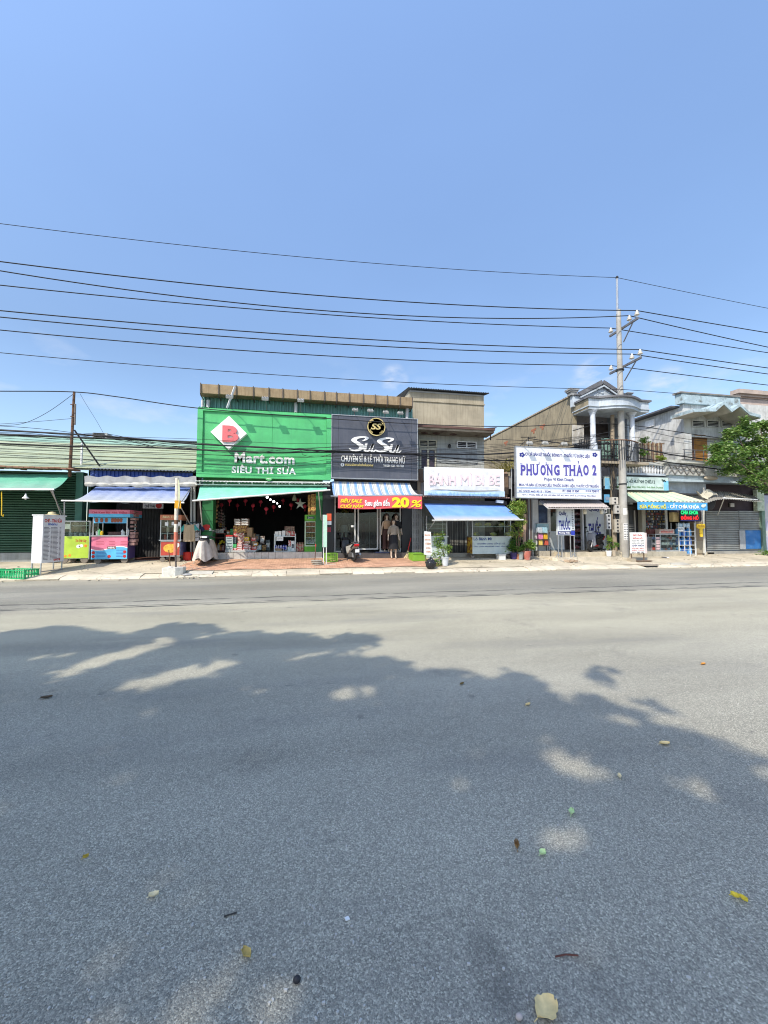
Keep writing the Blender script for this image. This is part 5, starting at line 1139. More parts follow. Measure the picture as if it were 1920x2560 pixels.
mannequin('brown haired mannequin in a beige top and long brown trousers on the boutique step', c, pale, mat('beige_top', (.46, .31, .20), .8), mat('brown_trousers', (.060, .028, .024), .8), hair, .16, False, .98)
c = P(982, 1388, 17.15); c.z = gz(17.0) + .015; c.y = 17.0
mannequin('foremost mannequin in a grey top and long black skirt', c, pale, mat('grey_top', (.30, .255, .21), .8), mat('black_skirt', (.014, .014, .018), .8), hair, .42, True, .99, True)
c = P(991, 1381, 17.42); c.z = zst
mannequin('mannequin in a black top and olive trousers half hidden behind the black skirt', c, pale, mat('black_top', (.012, .012, .015), .7), mat('olive_trousers', (.20, .17, .11), .8), hair, .2, False, .98, True)
for i, (px, col) in enumerate(((900, (.30, .28, .26)), (908, (.22, .10, .10)), (916, (.34, .33, .35)), (936, (.12, .12, .2)), (942, (.36, .30, .26)), (872, (.25, .2, .22)))):
 shirt('hanging_dress', 'dim garment hanging deep inside the boutique, %s' % ORD[(1, 2, 3, 4, 5, 0)[i]], P(px, 1312, 20.2), .62, 1.0, mat('garment%d' % i, col, .9), mat('garment%d' % i, col), 'garments inside the boutique')
gl_ = MB()
for i in range(2):
 px = (868, 985)[i]; gl_ = MB(); c = P(px, 1277, 17.85); leaves(gl_, blob_points(c, (.5, .12, .13), 150, clumps=8), .10, nm=1)
 t_ = obj('garland', gl_, leafmat('garland_olive', (.20, .17, .03))); tag(t_, ['olive leaf garland over the left boutique pane', 'olive leaf garland over the right boutique pane'][i], 'garland', 'window garlands')
cs = thing('clothes_stand', 'coat stand with dim clothes deep inside the boutique', 'stand', P(924, 1352, 19.5))
c0 = Vector((P(924, 1352, 19.5).x, 19.5, zst)); obj('pole', MB().tube([c0, c0 + Vector((0, 0, 1.7))], .03, 8), steel, cs)
for a in range(3): obj('foot', MB().tube([c0 + Vector((0, 0, .1)), c0 + Vector((.3 * math.cos(a * 2.1), .3 * math.sin(a * 2.1), .01))], .02, 6), steel, cs)
obj('cross_bar', MB().tube([c0 + Vector((-.4, 0, 1.55)), c0 + Vector((.5, 0, 1.6))], .02, 6), steel, cs)
obj('cloth', MB().grid(lambda u, v: c0 + Vector((.1 + .35 * u, -.05 + .04 * math.sin(u * 12), .75 + .8 * v)), 8, 4, (0, .05, 0)), mat('grey_cloth', (.22, .22, .24), .9), cs, smooth=True)
# ------------------------------------------------------------------ scooters
def puffy(mb, pts, w, s0=.86, cen=None):
 cx = sum(p[0] for p in pts) / len(pts); cz = sum(p[1] for p in pts) / len(pts); base = len(mb.v); k = len(pts)
 lay = ((-w, s0), (-w * .6, 1), (w * .6, 1), (w, s0))
 for y, s in lay:
  for x, z in pts: mb.v.append(Vector((cx + (x - cx) * s, y, cz + (z - cz) * s)))
 for l in range(3):
  for i in range(k): a, b = base + l * k + i, base + l * k + (i + 1) % k; mb.face(a, b, b + k, a + k)
 mb.face(*[base + i for i in range(k)]); mb.face(*[base + 3 * k + i for i in range(k)][::-1]); return mb
def scooter(label, bodym, sidem, seatm, shieldm, grp):
 r = thing('motor_scooter', label, 'scooter', (0, 0, 0), grp)
 for x in (.64, -.60):
  t, m_ = MB(), MB(); t.lathe((x, 0, .28), [(.20, -.045), (.25, -.05), (.28, -.025), (.28, .025), (.25, .05), (.20, .045)], 18, axis=(0, 1, 0))
  m_.lathe((x, 0, .28), [(.17, -.03), (.205, -.045), (.205, .045), (.17, .03), (.17, -.03)], 18, axis=(0, 1, 0)); m_.lathe((x, 0, .28), [(.001, -.06), (.05, -.06), (.05, .06), (.001, .06)], 10, axis=(0, 1, 0))
  for k in range(5): a = k * 2 * math.pi / 5; m_.beam((x + .04 * math.cos(a), 0, .28 + .04 * math.sin(a)), (x + .185 * math.cos(a), 0, .28 + .185 * math.sin(a)), .03, .03)
  o = obj('wheel', t, rubber, r, smooth=True); obj('rim', m_, mat('alloy_rim', (.62, .62, .62), .4, .1), o, smooth=True)
 fk = MB()
 for s in (-1, 1): fk.tube([(.64, s * .065, .28), (.47, s * .06, .74)], .022, 8)
 obj('fork', fk, mat('fork_grey', (.3, .3, .31), .4, .6), r)
 obj('front_fender', puffy(MB(), [(.36, .36), (.46, .52), (.64, .60), (.82, .54), (.90, .40), (.80, .47), (.64, .52), (.50, .46)], .07), bodym, r, smooth=True)
 obj('front_shield', puffy(MB(), [(.30, .30), (.42, .28), (.50, .52), (.56, .74), (.58, .90), (.50, 1.0), (.42, .96), (.40, .70)], .17), shieldm, r, smooth=True)
 obj('floorboard', puffy(MB(), [(-.05, .27), (.34, .27), (.36, .35), (-.05, .35)], .14), sidem, r)
 obj('body_cowl', puffy(MB(), [(-.10, .32), (.02, .50), (.06, .66), (-.20, .70), (-.55, .76), (-.86, .84), (-.90, .78), (-.70, .60), (-.42, .48), (-.28, .34)], .16), bodym, r, smooth=True)
 obj('side_stripe', puffy(MB(), [(-.50, .60), (-.86, .83), (-.92, .80), (-.62, .56)], .172), sidem, r, smooth=True)
 obj('seat', puffy(MB(), [(.06, .66), (.05, .74), (-.18, .77), (-.42, .80), (-.78, .90), (-.84, .86), (-.5, .76), (-.2, .70)], .14), seatm, r, smooth=True)
 obj('grab_rail', MB().tube([(-.62, .13, .84), (-.95, .10, .90), (-.95, -.10, .90), (-.62, -.13, .84)], .018, 8), mat('fork_grey', (.3,) * 3), r)
 obj('engine', puffy(MB(), [(-.72, .18), (-.20, .18), (-.12, .30), (-.30, .42), (-.66, .38)], .12), mat('engine_grey', (.12, .12, .125), .5, .4), r)
 obj('exhaust', MB().tube([(-.22, -.15, .20), (-.5, -.17, .24), (-.92, -.17, .34)], [.03, .05, .055], 10), mat('exhaust_steel', (.35, .34, .33), .35, .7), r, smooth=True)
 obj('rear_fender', puffy(MB(), [(-.70, .56), (-.90, .46), (-.98, .30), (-.94, .29), (-.86, .42), (-.68, .50)], .07), black_metal, r)
 obj('number_plate', MB().box(-.985, -.975, -.10, .10, .42, .56), white_clean, r)
 obj('tail_light', puffy(MB(), [(-.84, .74), (-.93, .80), (-.95, .74), (-.88, .68)], .11), mat('tail_red', (.6, .02, .02), .3), r)
 obj('handlebar', MB().tube([(.36, .36, .99), (.44, .2, 1.02), (.46, 0, 1.02), (.44, -.2, 1.02), (.36, -.36, .99)], .022, 8), black_metal, r, smooth=True)
 obj('handle_cover', puffy(MB(), [(.36, .98), (.42, 1.08), (.54, 1.06), (.58, .98), (.48, .94)], .14), shieldm, r, smooth=True)
 obj('headlight', puffy(MB(), [(.55, .97), (.53, 1.05), (.585, 1.03), (.60, .98)], .09), mat('headlight_clear', (.6, .62, .65), .15), r)
 for s in (-1, 1):
  mi = MB(); mi.tube([(.42, s * .2, 1.03), (.36, s * .28, 1.2)], .01, 6); mi.ball((.35, s * .30, 1.24), (.02, .065, .045), 8, 6); obj('mirror', mi, black_metal, r, smooth=True)
 obj('stand', MB().tube([(-.25, .1, .2), (-.28, .22, .0)], .015, 6), black_metal, r)
 return r
dkred = mat('scooter_red', (.42, .02, .02), .25, var=.1); scb = mat('scooter_black', (.025, .025, .028), .25, var=.1); sct = mat('scooter_seat', (.015, .015, .016), .6); scg = mat('scooter_grey', (.24, .26, .31), .3, var=.1)
s1 = scooter('black and red scooter parked sideways in front of the pharmacy', scb, dkred, sct, scg, 'parked scooters')
a_, z_ = P(1489, 1380, 16.95), gz(16.95)
s1.location = (a_.x, 16.95, z_ + .16); s1.rotation_euler = (0, 0, rad(180 + 30)); s1.scale = (.95,) * 3
scs = mat('scooter_silver', (.50, .48, .44), .3, .2, var=.1)
s2 = scooter('white and black scooter seen from behind in front of the boutique', scs, scb, sct, scb, 'parked scooters')
c = P(873, 1398, 16.6); s2.location = (c.x, 16.75, gz(16.7)); s2.rotation_euler = (0, 0, rad(107)); s2.scale = (.9,) * 3
s3 = scooter('dark scooter parked deep in the shade of the blue awning stall', scb, scb, sct, scb, 'parked scooters')
s3.location = (P(360, 1380, 19.5).x, 19.5, ZF + .03); s3.rotation_euler = (0, 0, rad(200))
bx_ = thing('white_tub', 'white box and tub on the seat of the dark scooter in the stall', 'box', (s3.location.x, 19.3, ZF + .88))
b = rect(345, 362, 1349, 1362, 19.2); obj('box', MB().box(b[0], b[1], 19.2, 19.5, b[2], b[3]), mat('dim_white', (.5, .5, .5), .6), bx_); obj('lid', MB().box(b[0] + .12, b[1] - .02, 19.22, 19.45, b[3] + .001, b[3] + .05), mat('pinkish', (.45, .25, .22)), bx_)
# scooter under a pale cloth at the left of the mart
c = P(511, 1408, 16.5); s4 = scooter('maroon scooter draped with a pale cloth left of the mart', mat('maroon', (.16, .02, .03), .3), scb, sct, scb, 'parked scooters')
s4.location = (c.x, 16.75, gz(16.7)); s4.rotation_euler = (0, 0, rad(-84))
cl = MB()
def drape(u, v):
 a = u * 2 * math.pi; fold = .035 * math.sin(a * 9) + .02 * math.sin(a * 17 + 1)
 rx, ry = .15 + .24 * v ** .8 + fold * v, .86 + .16 * v + fold * v
 z = .93 - .70 * v ** 1.1 - .15 * v * v * (1 + math.sin(a * 5 + .5)) * .5 + .03 * math.cos(a * 2) * (1 - v)
 if v < .15: rx, ry = rx * v / .15, ry * v / .15
 return Vector((c.x + rx * math.cos(a), 16.75 + ry * math.sin(a), gz(16.7) + z + (.02 if v < .15 else 0)))
cl.grid(drape, 72, 14)
t_ = obj('dust_sheet', cl, mat('pale_cloth', (.60, .53, .46), .9, dirt=.2, scale=4), smooth=True); tag(t_, 'pale pinkish cloth sheet draped over the maroon scooter', 'cloth')
# ------------------------------------------------------------------ pavement things before the mart and boutique
x0, x1 = P(808, 1350, 15.9).x, P(817.5, 1350, 15.9).x
sp = thing('sign_post', 'pale mint post with a red and white box sign beside the black pillar', 'sign post', (x0, 15.9, gz(15.9)))
zt_ = P(812, 1287, 15.9).z; zm_ = P(812, 1368, 15.9).z
obj('board', MB().box(x0, x1, 15.9, 15.96, zm_, zt_), mat('mint_paint', (.42, .62, .50), .6, dirt=.3), sp)
obj('edge', MB().box(x0 - .02, x0 - .001, 15.89, 15.97, zm_, zt_), white_clean, sp)
for x in (x0 + .0, x1 - .04): obj('leg', MB().box(x, x + .035, 15.91, 15.95, gz(15.9), zm_ - .001), mat('pipe_white', (.6,) * 3), sp)
obj('foot_bar', MB().box(x0 - .45, x1 + .35, 15.88, 15.94, gz(15.9) - .0, gz(15.9) + .04), mat('grey_board', (.4, .38, .34), .8), sp)
b = rect(817, 828.5, 1284, 1303, 16.1); b3 = rect(817, 828.5, 1303, 1312, 16.1)
rs = thing('box_sign', 'small red and white box sign hanging beside the mint post', 'sign', ((b[0] + b[1]) / 2, 16.1, b3[2]))
obj('red_half', MB().box(b[0], b[1], 16.1, 16.25, b[2] + .001, b[3]), mat('red_orange', (.60, .09, .03), .5), rs); obj('white_half', MB().box(b[0], b[1], 16.1, 16.25, b3[2], b3[3]), white_clean, rs)
for i, px in enumerate((820, 825)):
 obj('tassel', MB().tube([P(px, 1318, 16.15), P(px, 1330, 16.15)], [.02, .03], 6), lnt, rs); obj('string', MB().tube([P(px, 1312, 16.15), P(px, 1318, 16.15)], .005, 4), wire_m, rs)
stn = thing('stone_stack', 'flat grey stones stacked on the paving before the right green pillar', 'stones', (P(794, 1407, 15.8).x, 15.9, gz(15.9)))
for i in range(3): obj('stone', MB().lathe((P(794, 1407, 15.8).x + R.uniform(-.05, .05), 15.9, gz(15.9) + .01 + i * .065), [(.20, 0), (.24, .03), (.2, .06), (0, .06)], 9, sy=.7), concrete('stone_grey%d' % i, (.33, .3, .25), 0), stn)
bro = mat('stick_brown', (.16, .08, .05)); hp = thing('leaning_stick', 'thin brown stick standing on the stone stack', 'stick', P(787, 1405, 15.9))
obj('stick', MB().tube([P(787, 1402, 15.9), P(789, 1366, 15.9)], .018, 6), mat('stick_brown', (.2, .1, .05)), hp); obj('grip', MB().tube([P(789, 1366, 15.9), P(789.3, 1360, 15.9)], .024, 6), red_m, hp)
lgr = mat('leaf_green_plastic', (.20, .40, .04), .5, dirt=.15)
c = P(812, 1401, 16.35); crate('planter_box', 'lime green plastic box beside the mint post', (c.x + .25, 16.5, gz(16.5)), (.5, .34, .36), lgr, .1, 'box', 5)
def planter(label, c, d):
 r = thing('planter_box', label, 'box', c); L, W, H = d; M = ucs(c, .12)
 for x0, x1, y0, y1 in ((-L / 2, L / 2, -W / 2, -W / 2 + .03), (-L / 2, L / 2, W / 2 - .03, W / 2), (-L / 2, -L / 2 + .03, -W / 2 + .031, W / 2 - .031), (L / 2 - .03, L / 2, -W / 2 + .031, W / 2 - .031)): obj('side', locbox(MB(), M, x0, x1, y0, y1, 0, H), lgr, r)
 obj('soil', locbox(MB(), M, -L / 2 + .031, L / 2 - .031, -W / 2 + .031, W / 2 - .031, .02, H - .06), mat('soil', (.08, .06, .04), .95), r)
 obj('rim', locbox(locbox(MB(), M, -L / 2 - .02, L / 2 + .02, -W / 2 - .02, -W / 2 + .0, H, H + .03), M, -L / 2 - .02, L / 2 + .02, W / 2, W / 2 + .02, H, H + .03), lgr, r); return r
c = P(1045, 1405, 16.4); planter('lime green planter box in front of the folded lattice gate', (c.x, 16.5, gz(16.5)), (.60, .55, .30))
bm = thing('straw_broom', 'red handled straw broom leaning on the boutique right pillar', 'broom', P(1016, 1390, 17.2))
obj('handle', MB().tube([P(1020, 1376, 17.2), P(1027, 1345, 17.42)], .018, 6), red_m, bm)
bb_ = MB(); A = P(1020, 1377, 17.2)
for i in range(40): bb_.tube([A + Vector((R.uniform(-.02, .02), R.uniform(-.02, .02), 0)), Vector((A.x + R.uniform(-.22, .12), 17.15 + R.uniform(-.08, .08), gz(17.1) + .01))], .009, 4)
obj('bristles', bb_, mat('straw', (.55, .45, .22)), bm, kind='stuff')
# ================================================================== beige two-storey house behind the bakery
Yb2 = 19.3
beige = mat('beige_render', (.40, .35, .26), .9, .1, scale=1.0, dirt=.35, streak=.55, dcol=(.20, .17, .12), bump=.2)
palew = mat('pale_render', (.46, .46, .42), .9, .1, scale=1.3, dirt=.4, streak=.5, dcol=(.22, .21, .18), bump=.2)
b = rect(1024, 1211, 981, 1245, Yb2); bx0, bx1 = b[0], b[1]; zB = lambda y: P(1118, y, Yb2).z
hb = thing('two_storey_house', 'beige two storey house with streaked plain upper wall above the bakery', 'building', ((bx0 + bx1) / 2, Yb2, ZF))
obj('upper_wall', MB().box(bx0, bx1, Yb2, 26, zB(1081), zB(982)), beige, hs if False else hb)
obj('string_course', MB().box(bx0 + .01, bx1 + .03, Yb2 - .05, Yb2 - .001, zB(1008), zB(1004.5)), beige, hb)
obj('lower_wall', MB().box(bx0, bx1 - .02, Yb2 + .01, 26, ZF, zB(1081) - .001), palew, hb)
rfm = MB().corr((bx0 - .15, Yb2 - .25, zB(982) + .02), (bx1 - bx0 + .35, 0, 0), (0, 7, 1.2), (0, 0, 1), 34, .05, flat=False)
obj('roof', rfm, mat('dark_roof_sheet', (.10, .10, .11), .6), hb)
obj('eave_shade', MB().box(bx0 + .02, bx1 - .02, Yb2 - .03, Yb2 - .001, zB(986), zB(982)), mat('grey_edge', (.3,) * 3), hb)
slab = MB().prism_x([(Yb2 - .9, zB(1088)), (Yb2 - .92, zB(1081) + .0), (Yb2 - .86, zB(1079)), (Yb2 - .002, zB(1076)), (Yb2 - .002, zB(1090))], bx0 + .15, bx1 + .12)
obj('canopy_slab', slab, mat('stained_slab', (.36, .30, .22), .9, dirt=.8, scale=2, dcol=(.11, .06, .05)), hb)
obj('slab_lip', MB().box(bx0 + .12, bx1 + .14, Yb2 - .97, Yb2 - .921, zB(1083), zB(1078)), mat('rust_stain', (.12, .065, .055), .9, dirt=.4), hb)
for i, px in enumerate((1060, 1090, 1132)): obj('spalled_patch', MB().prism_z([(P(px + dx, 1092, Yb2 - .4).x, Yb2 - .4 + dy) for dx, dy in ((-8, 0), (2, -.12), (10, .02), (3, .16))], zB(1090) - .03, zB(1090) + .03), mat('rust_stain', (.12, .06, .05)), hb)
def vent_window(px0, px1, pt, pb, Y, parent, cols=2, rows=3, fm=None, dark=None):
 q = rect(px0, px1, pt, pb, Y); fm = fm or white_paint; f = MB()
 f.box(q[0], q[1], Y - .06, Y - .001, q[3] - .05, q[3]).box(q[0], q[1], Y - .06, Y - .001, q[2], q[2] + .05)
 for c in range(cols + 1): x = q[0] + (q[1] - q[0] - .06) * c / cols; f.box(x, x + .06, Y - .058, Y - .002, q[2] + .051, q[3] - .051)
 for k in range(1, rows): z = q[2] + .05 + (q[3] - q[2] - .1) * k / rows; t = (q[3] - q[2] - .1) / rows * .13; f.box(q[0] + .06, q[1] - .06, Y - .022, Y - .003, z - t, z + t)
 o = obj('window', f, fm, parent)
 obj('opening', MB().box(q[0] + .02, q[1] - .02, Y - .012, Y - .004, q[2] + .02, q[3] - .02), dark or mat('opening_dark', (.015, .015, .02), .8), o)
 return o
vent_window(1047, 1092, 1100, 1118, Yb2, hb, 2, 4, mat('frame_cream', (.52, .48, .36), .7))
vent_window(1141, 1191, 1104, 1121, Yb2, hb, 2, 3)
q = rect(1049, 1090, 1121, 1170, Yb2)
dfm = mat('frame_cream', (.5,) * 3)
dr = obj('door', MB().box(q[0], q[0] + .08, Yb2 - .05, Yb2 - .001, q[2], q[3]).box(q[1] - .08, q[1], Yb2 - .05, Yb2 - .001, q[2], q[3]).box(q[0] + .081, q[1] - .081, Yb2 - .05, Yb2 - .001, q[3] - .08, q[3]).box((q[0] + q[1]) / 2 - .05, (q[0] + q[1]) / 2 + .05, Yb2 - .06, Yb2 - .001, q[2], q[3] - .081), dfm, hb)
for a, c_ in ((q[0] + .082, (q[0] + q[1]) / 2 - .052), ((q[0] + q[1]) / 2 + .052, q[1] - .082)):
 obj('leaf', MB().box(a, c_, Yb2 - .02, Yb2 - .002, q[2], q[3] - .1), mat('door_dark', (.055, .04, .06), .5), dr)
 obj('door_glass', MB().box(a + .06, c_ - .06, Yb2 - .024, Yb2 - .021, q[3] - .42, q[3] - .14), mat('dim_glass', (.08, .09, .12), .15), dr)
q = rect(1092, 1193, 1122, 1158, Yb2)
obj('lower_grey_panel', MB().box(q[0], q[1], Yb2 - .02, Yb2 + .009, q[2], q[3]), mat('grey_wall_tone', (.34, .36, .36), .85, dirt=.5, streak=.4), hb)  # greyer area on the lower wall, with darker blotches and streaks
wl_ = thing('wall_lamp', 'small dark wall lamp between the windows of the beige house', 'lamp', P(1124, 1115, Yb2))
c = P(1124, 1115, Yb2 - .1); obj('shade', MB().lathe(c + Vector((0, 0, -.08)), [(.07, 0), (.08, .12), (.03, .18), (0, .19)], 10), black_metal, wl_); obj('bracket', MB().box(c.x - .02, c.x + .02, Yb2 - .1, Yb2, c.z + .09, c.z + .12), black_metal, wl_)
aw2 = thing('side_awning', 'dark corrugated side roof jutting from the right edge of the beige house', 'roof', P(1215, 1070, 20.5))
obj('sheet', MB().corr((bx1 + .01, 19.8, zB(1066) + .1), (0, 3, 0), (1.0, 0, .12), (0, 0, 1), 12, .05), mat('dark_roof_sheet', (.1,) * 3), aw2)
obj('strut', MB().beam((bx1 + .8, 20.2, zB(1066) + .15), (bx1 + .8, 20.2, zB(1085)), .05), black_metal, aw2)
# bakery front
xk0, xk1 = P(1052, 1320, YF).x + .02, P(1318, 1320, YF).x
obj('bakery_floor', MB().box(xk0, xk1, 17.35, 23, ZF - .3, P(1160, 1382, 17.5).z), concrete('ledge_concrete', (.36, .34, .29), .4), hb)
zkf = P(1160, 1382, 17.5).z
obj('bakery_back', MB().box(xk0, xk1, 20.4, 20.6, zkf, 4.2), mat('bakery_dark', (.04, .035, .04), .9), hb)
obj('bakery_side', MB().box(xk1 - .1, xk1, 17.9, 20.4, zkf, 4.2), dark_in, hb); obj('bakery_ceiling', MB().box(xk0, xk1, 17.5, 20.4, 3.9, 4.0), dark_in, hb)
lat = MB()
for i in range(14):
 x = P(1121, 1340, 17.9).x + i * (P(1162, 1340, 17.9).x - P(1121, 1340, 17.9).x) / 13; lat.box(x - .012, x + .012, 17.9 + .03 * (i % 2), 17.93 + .03 * (i % 2), zkf, 3.0)
t_ = obj('folding_gate', lat, mat('gate_dark', (.05, .045, .055), .5)); tag(t_, 'dark lattice gate standing closed between the two bakery counters', 'gate')
edge = MB(); A = P(1046, 1241, 16.5); Bq = P(1278, 1247, 16.5)
edge.corr((A.x, 16.5, A.z - .03), (Bq.x - A.x, 0, 0), (0, 1.2, .12), (0, 0, 1), 38, .045, flat=False); obj('porch_roof', edge, mat('rusty_sheet', (.26, .17, .15), .75, dirt=.5), hb)
obj('porch_beam', MB().box(A.x, Bq.x, 16.9, 17.0, A.z - .30, A.z - .12), mat('dark_beam', (.07, .06, .06), .8), hb)
bn = rect(1060.5, 1260, 1170, 1240, 16.55)
bk = thing('bakery_banner', 'sun bleached white bread banner with faded pink letters', 'banner', ((bn[0] + bn[1]) / 2, 16.55, bn[2]))
def ban_fn(u, v): return Vector((bn[0] + (bn[1] - bn[0]) * u, 16.55 + .01 * math.sin(u * 15) + .012 * math.sin(u * 4 + v * 3) - .01 * math.sin((u - v * .4) * 40) * max(0, .3 - u) * 2, bn[2] + (bn[3] - bn[2]) * v))
obj('cloth', MB().grid(ban_fn, 50, 10, (0, .015, 0)), mat('banner_white', (.76, .75, .75), .6, .06, scale=1.5), bk, smooth=True)
fb = mat('faded_blue_print', (.28, .50, .74), .6, var=.25, scale=5); fpk = mat('faded_pink', (.75, .58, .60), .6, var=.15, scale=4)
obj('blue_band', MB().grid(lambda u, v: ban_fn(u, .0 + v * (.16 + .03 * math.sin(u * 8))) + Vector((0, -.045, 0)), 40, 3, (0, .004, 0)), mat('faded_sky_print', (.48, .62, .76), .6, var=.2, scale=3), bk)
for s_, a, b_, t_ in (('BÁNH', 1072, 1139, 1180), ('MÌ', 1151, 1180, 1181), ('BI', 1188, 1210, 1187), ('BE', 1222, 1249, 1187)): lpx(s_, a, b_, t_, 1213, 16.514, fpk, bk, bold=.02 if s_ != 'MÌ' else 0, ext=.004)
lpx('CHUYÊN CUNG CẤP SỈ LẺ - BÁNH MÌ NÓNG GIÒN MỖI NGÀY', 1069, 1248, 1230, 1238, 16.485, fb, bk, bold=.03, ext=.01)
loaf = MB(); a_, b_ = P(1074, 1219, 16.49), P(1252, 1219, 16.49)
loaf.prism([(a_.x + (b_.x - a_.x) * (.5 - .5 * math.cos(t * math.pi / 12)), a_.z + .10 * math.sin(t * math.pi / 12)) for t in range(13)] + [(a_.x + (b_.x - a_.x) * (.5 + .5 * math.cos(t * math.pi / 12)), a_.z - .09 * math.sin(t * math.pi / 12)) for t in range(1, 12)], 16.478, 16.49)
obj('loaf_print', loaf, mat('faded_grey_print', (.60, .61, .64), .6), bk)
bluec = dusty('bakery_blue_cloth', (.15, .30, .72), (.42, .39, .33), -.86, -.66, amt=1.0, wr=.15)
awning('bakery_awning', 'bright blue awning with a dusty grey lower edge over the bakery', (P(1056, 1253.5, 17.1), P(1256, 1260, 17.1)), (P(1089, 1301, 15.3), P(1302, 1299.5, 15.3)), bluec, sag=-.02, wave=.008, barm=mat('pale_pipe', (.5,) * 3),
 arms=((P(1088, 1301, 15.35), P(1068, 1330, 17.2)), (P(1256, 1260, 17.1), P(1300, 1299, 15.35))), armm=alu, seed=4)
cm = thing('awning_crank', 'white awning crank housing at the right top of the blue awning', 'crank', P(1250, 1254, 16.8)); c = P(1249, 1254, 16.7)
obj('housing', MB().obox(c, (.32, .14, .12), (0, .1, 0)), white_clean, cm); obj('cap', MB().lathe(c + Vector((.17, 0, 0)), [(.001, 0), (.08, 0), (.08, .06), (.001, .06)], 10, axis=(1, 0, 0)), black_metal, cm)
# counters
def bag(label, c, m):
 r = obj('bread_bag', MB().ball(c, (.17, .09, .09), 12, 7), m, smooth=True); tag(r, label, 'bread', 'bags of bread in the bakery cabinet'); return r
bread = pm('bread_print', (.62, .55, .12), (.5, .44, .3), 9)
Y = 16.75; q = rect(1181, 1278, 1302, 1374, Y); zg = gz(Y); zc = P(1230, 1341.5, Y).z; zt_ = P(1230, 1290, Y).z
bc = thing('bakery_cabinet', 'wide glass bakery cabinet with a pale printed counter front on wheels', 'cabinet', ((q[0] + q[1]) / 2, Y, zg), 'bakery counters')
ctr = mat('pale_print_panel', (.52, .60, .60), .5, dirt=.12)
obj('counter_front', MB().box(q[0], q[1], Y, Y + .02, zg + .2, zc - .02), ctr, bc); obj('counter_body', MB().box(q[0] + .03, q[1], Y + .021, Y + .62, zg + .2, zc - .02), mat('cart_steel', (.48,) * 3), bc)
obj('side_panel', MB().box(q[0] - .012, q[0] + .029, Y + .022, Y + .62, zg + .22, zc - .04), pm('side_print_bread', (.62, .42, .05), (.25, .09, .03), 7), bc)
obj('counter_top', MB().box(q[0] - .05, q[1] + .03, Y - .04, Y + .66, zc - .019, zc + .02), alu, bc)
for x in (q[0], q[1] - .03):
 for y in (Y, Y + .58): obj('post', MB().box(x, x + .03, y, y + .03, zc + .021, zt_), alu, bc)
obj('roof', MB().box(q[0] - .02, q[1] + .02, Y - .02, Y + .63, zt_ + .001, zt_ + .04), alu, bc)
zsh = P(1230, 1316, Y).z; obj('shelf', MB().box(q[0] + .031, q[1] - .031, Y + .05, Y + .6, zsh - .02, zsh), alu, bc)
obj('glass_front', MB().box(q[0] + .031, q[1] - .031, Y + .005, Y + .011, zc + .021, zt_), glass('cart_glass'), bc)
for i, (px, py) in enumerate(((1196, 1311), (1220, 1311), (1255, 1311))): c = P(px, py, Y + .3); c.z = zsh + .09; bag('bread bag on the upper glass shelf of the bakery cabinet, ' + ('left', 'middle', 'right')[i], c, bread)
for i, (px, py) in enumerate(((1191, 1331), (1233, 1330), (1268, 1331))): c = P(px, py, Y + .3); c.z = zc + .11; bag('bread bag on the bottom of the bakery cabinet, ' + ('left', 'middle', 'right')[i], c, bread)
nb = mat('navy_bread_print', (.03, .06, .22), .5, var=.1)
lpx('Lò Bánh Mì', 1184, 1229, 1343.5, 1351, Y, nb, bc, bold=.03, ext=.004); lpx('CHUYÊN CUNG CẤP SỈ - LẺ', 1192, 1262, 1356, 1361, Y, nb, bc, bold=.03, ext=.004); lpx('CÁC LOẠI BÁNH MÌ THEO YÊU CẦU', 1184, 1275, 1363.5, 1368, Y, nb, bc, bold=.03, ext=.004)
cart_wheels(bc, [(q[0] + .03, Y + .06, zg + .0), (q[0] + .03, Y + .56, zg), (q[1] - .1, Y + .06, zg), (q[1] - .1, Y + .56, zg)], .09, .04)
for s in (q[0] + .03, q[1] - .1): obj('leg', MB().box(s - .03, s + .03, Y + .03, Y + .09, zg + .12, zg + .199), black_metal, bc)
Y = 17.0; q = rect(1066, 1118, 1296, 1382, Y); zc = P(1095, 1341, Y).z; zt_ = P(1095, 1290, Y).z
lc = thing('bakery_cabinet', 'smaller glass bakery cabinet half hidden behind the leafy bucket plant', 'cabinet', ((q[0] + q[1]) / 2, Y, gz(Y)), 'bakery counters')
obj('counter_body', MB().box(q[0], q[1], Y + .021, Y + .6, gz(Y), zc - .02), ctr, lc); obj('counter_top', MB().box(q[0] - .03, q[1] + .05, Y - .04, Y + .64, zc - .019, zc + .02), alu, lc)
obj('counter_front', MB().box(q[0], q[1], Y, Y + .02, gz(Y) + .05, zc - .021), ctr, lc)
for x in (q[0], q[1] - .03):
 for y in (Y, Y + .56): obj('post', MB().box(x, x + .03, y, y + .03, zc + .021, zt_), alu, lc)
for y in (1311, 1321): z = P(1095, y, Y).z; obj('shelf', MB().box(q[0] + .031, q[1] - .031, Y + .04, Y + .55, z, z + .015), alu, lc)
obj('glass_front', MB().box(q[0] + .031, q[1] - .031, Y + .004, Y + .010, zc + .021, zt_), glass('cart_glass'), lc)
for i in range(5): c = P(1078 + i * 8, 1330, Y + .25); c.z = zc + .09; t_ = obj('bread_roll', MB().ball(c, (.10, .08, .06), 10, 6), mat('crust', (.5, .32, .12), .7), smooth=True); tag(t_, 'bread roll in the smaller bakery cabinet, ' + ORD[i], 'bread', 'bread rolls')
lpx('Bánh Mì', 1086, 1112, 1346, 1354, Y, nb, lc, bold=.03, ext=.004)
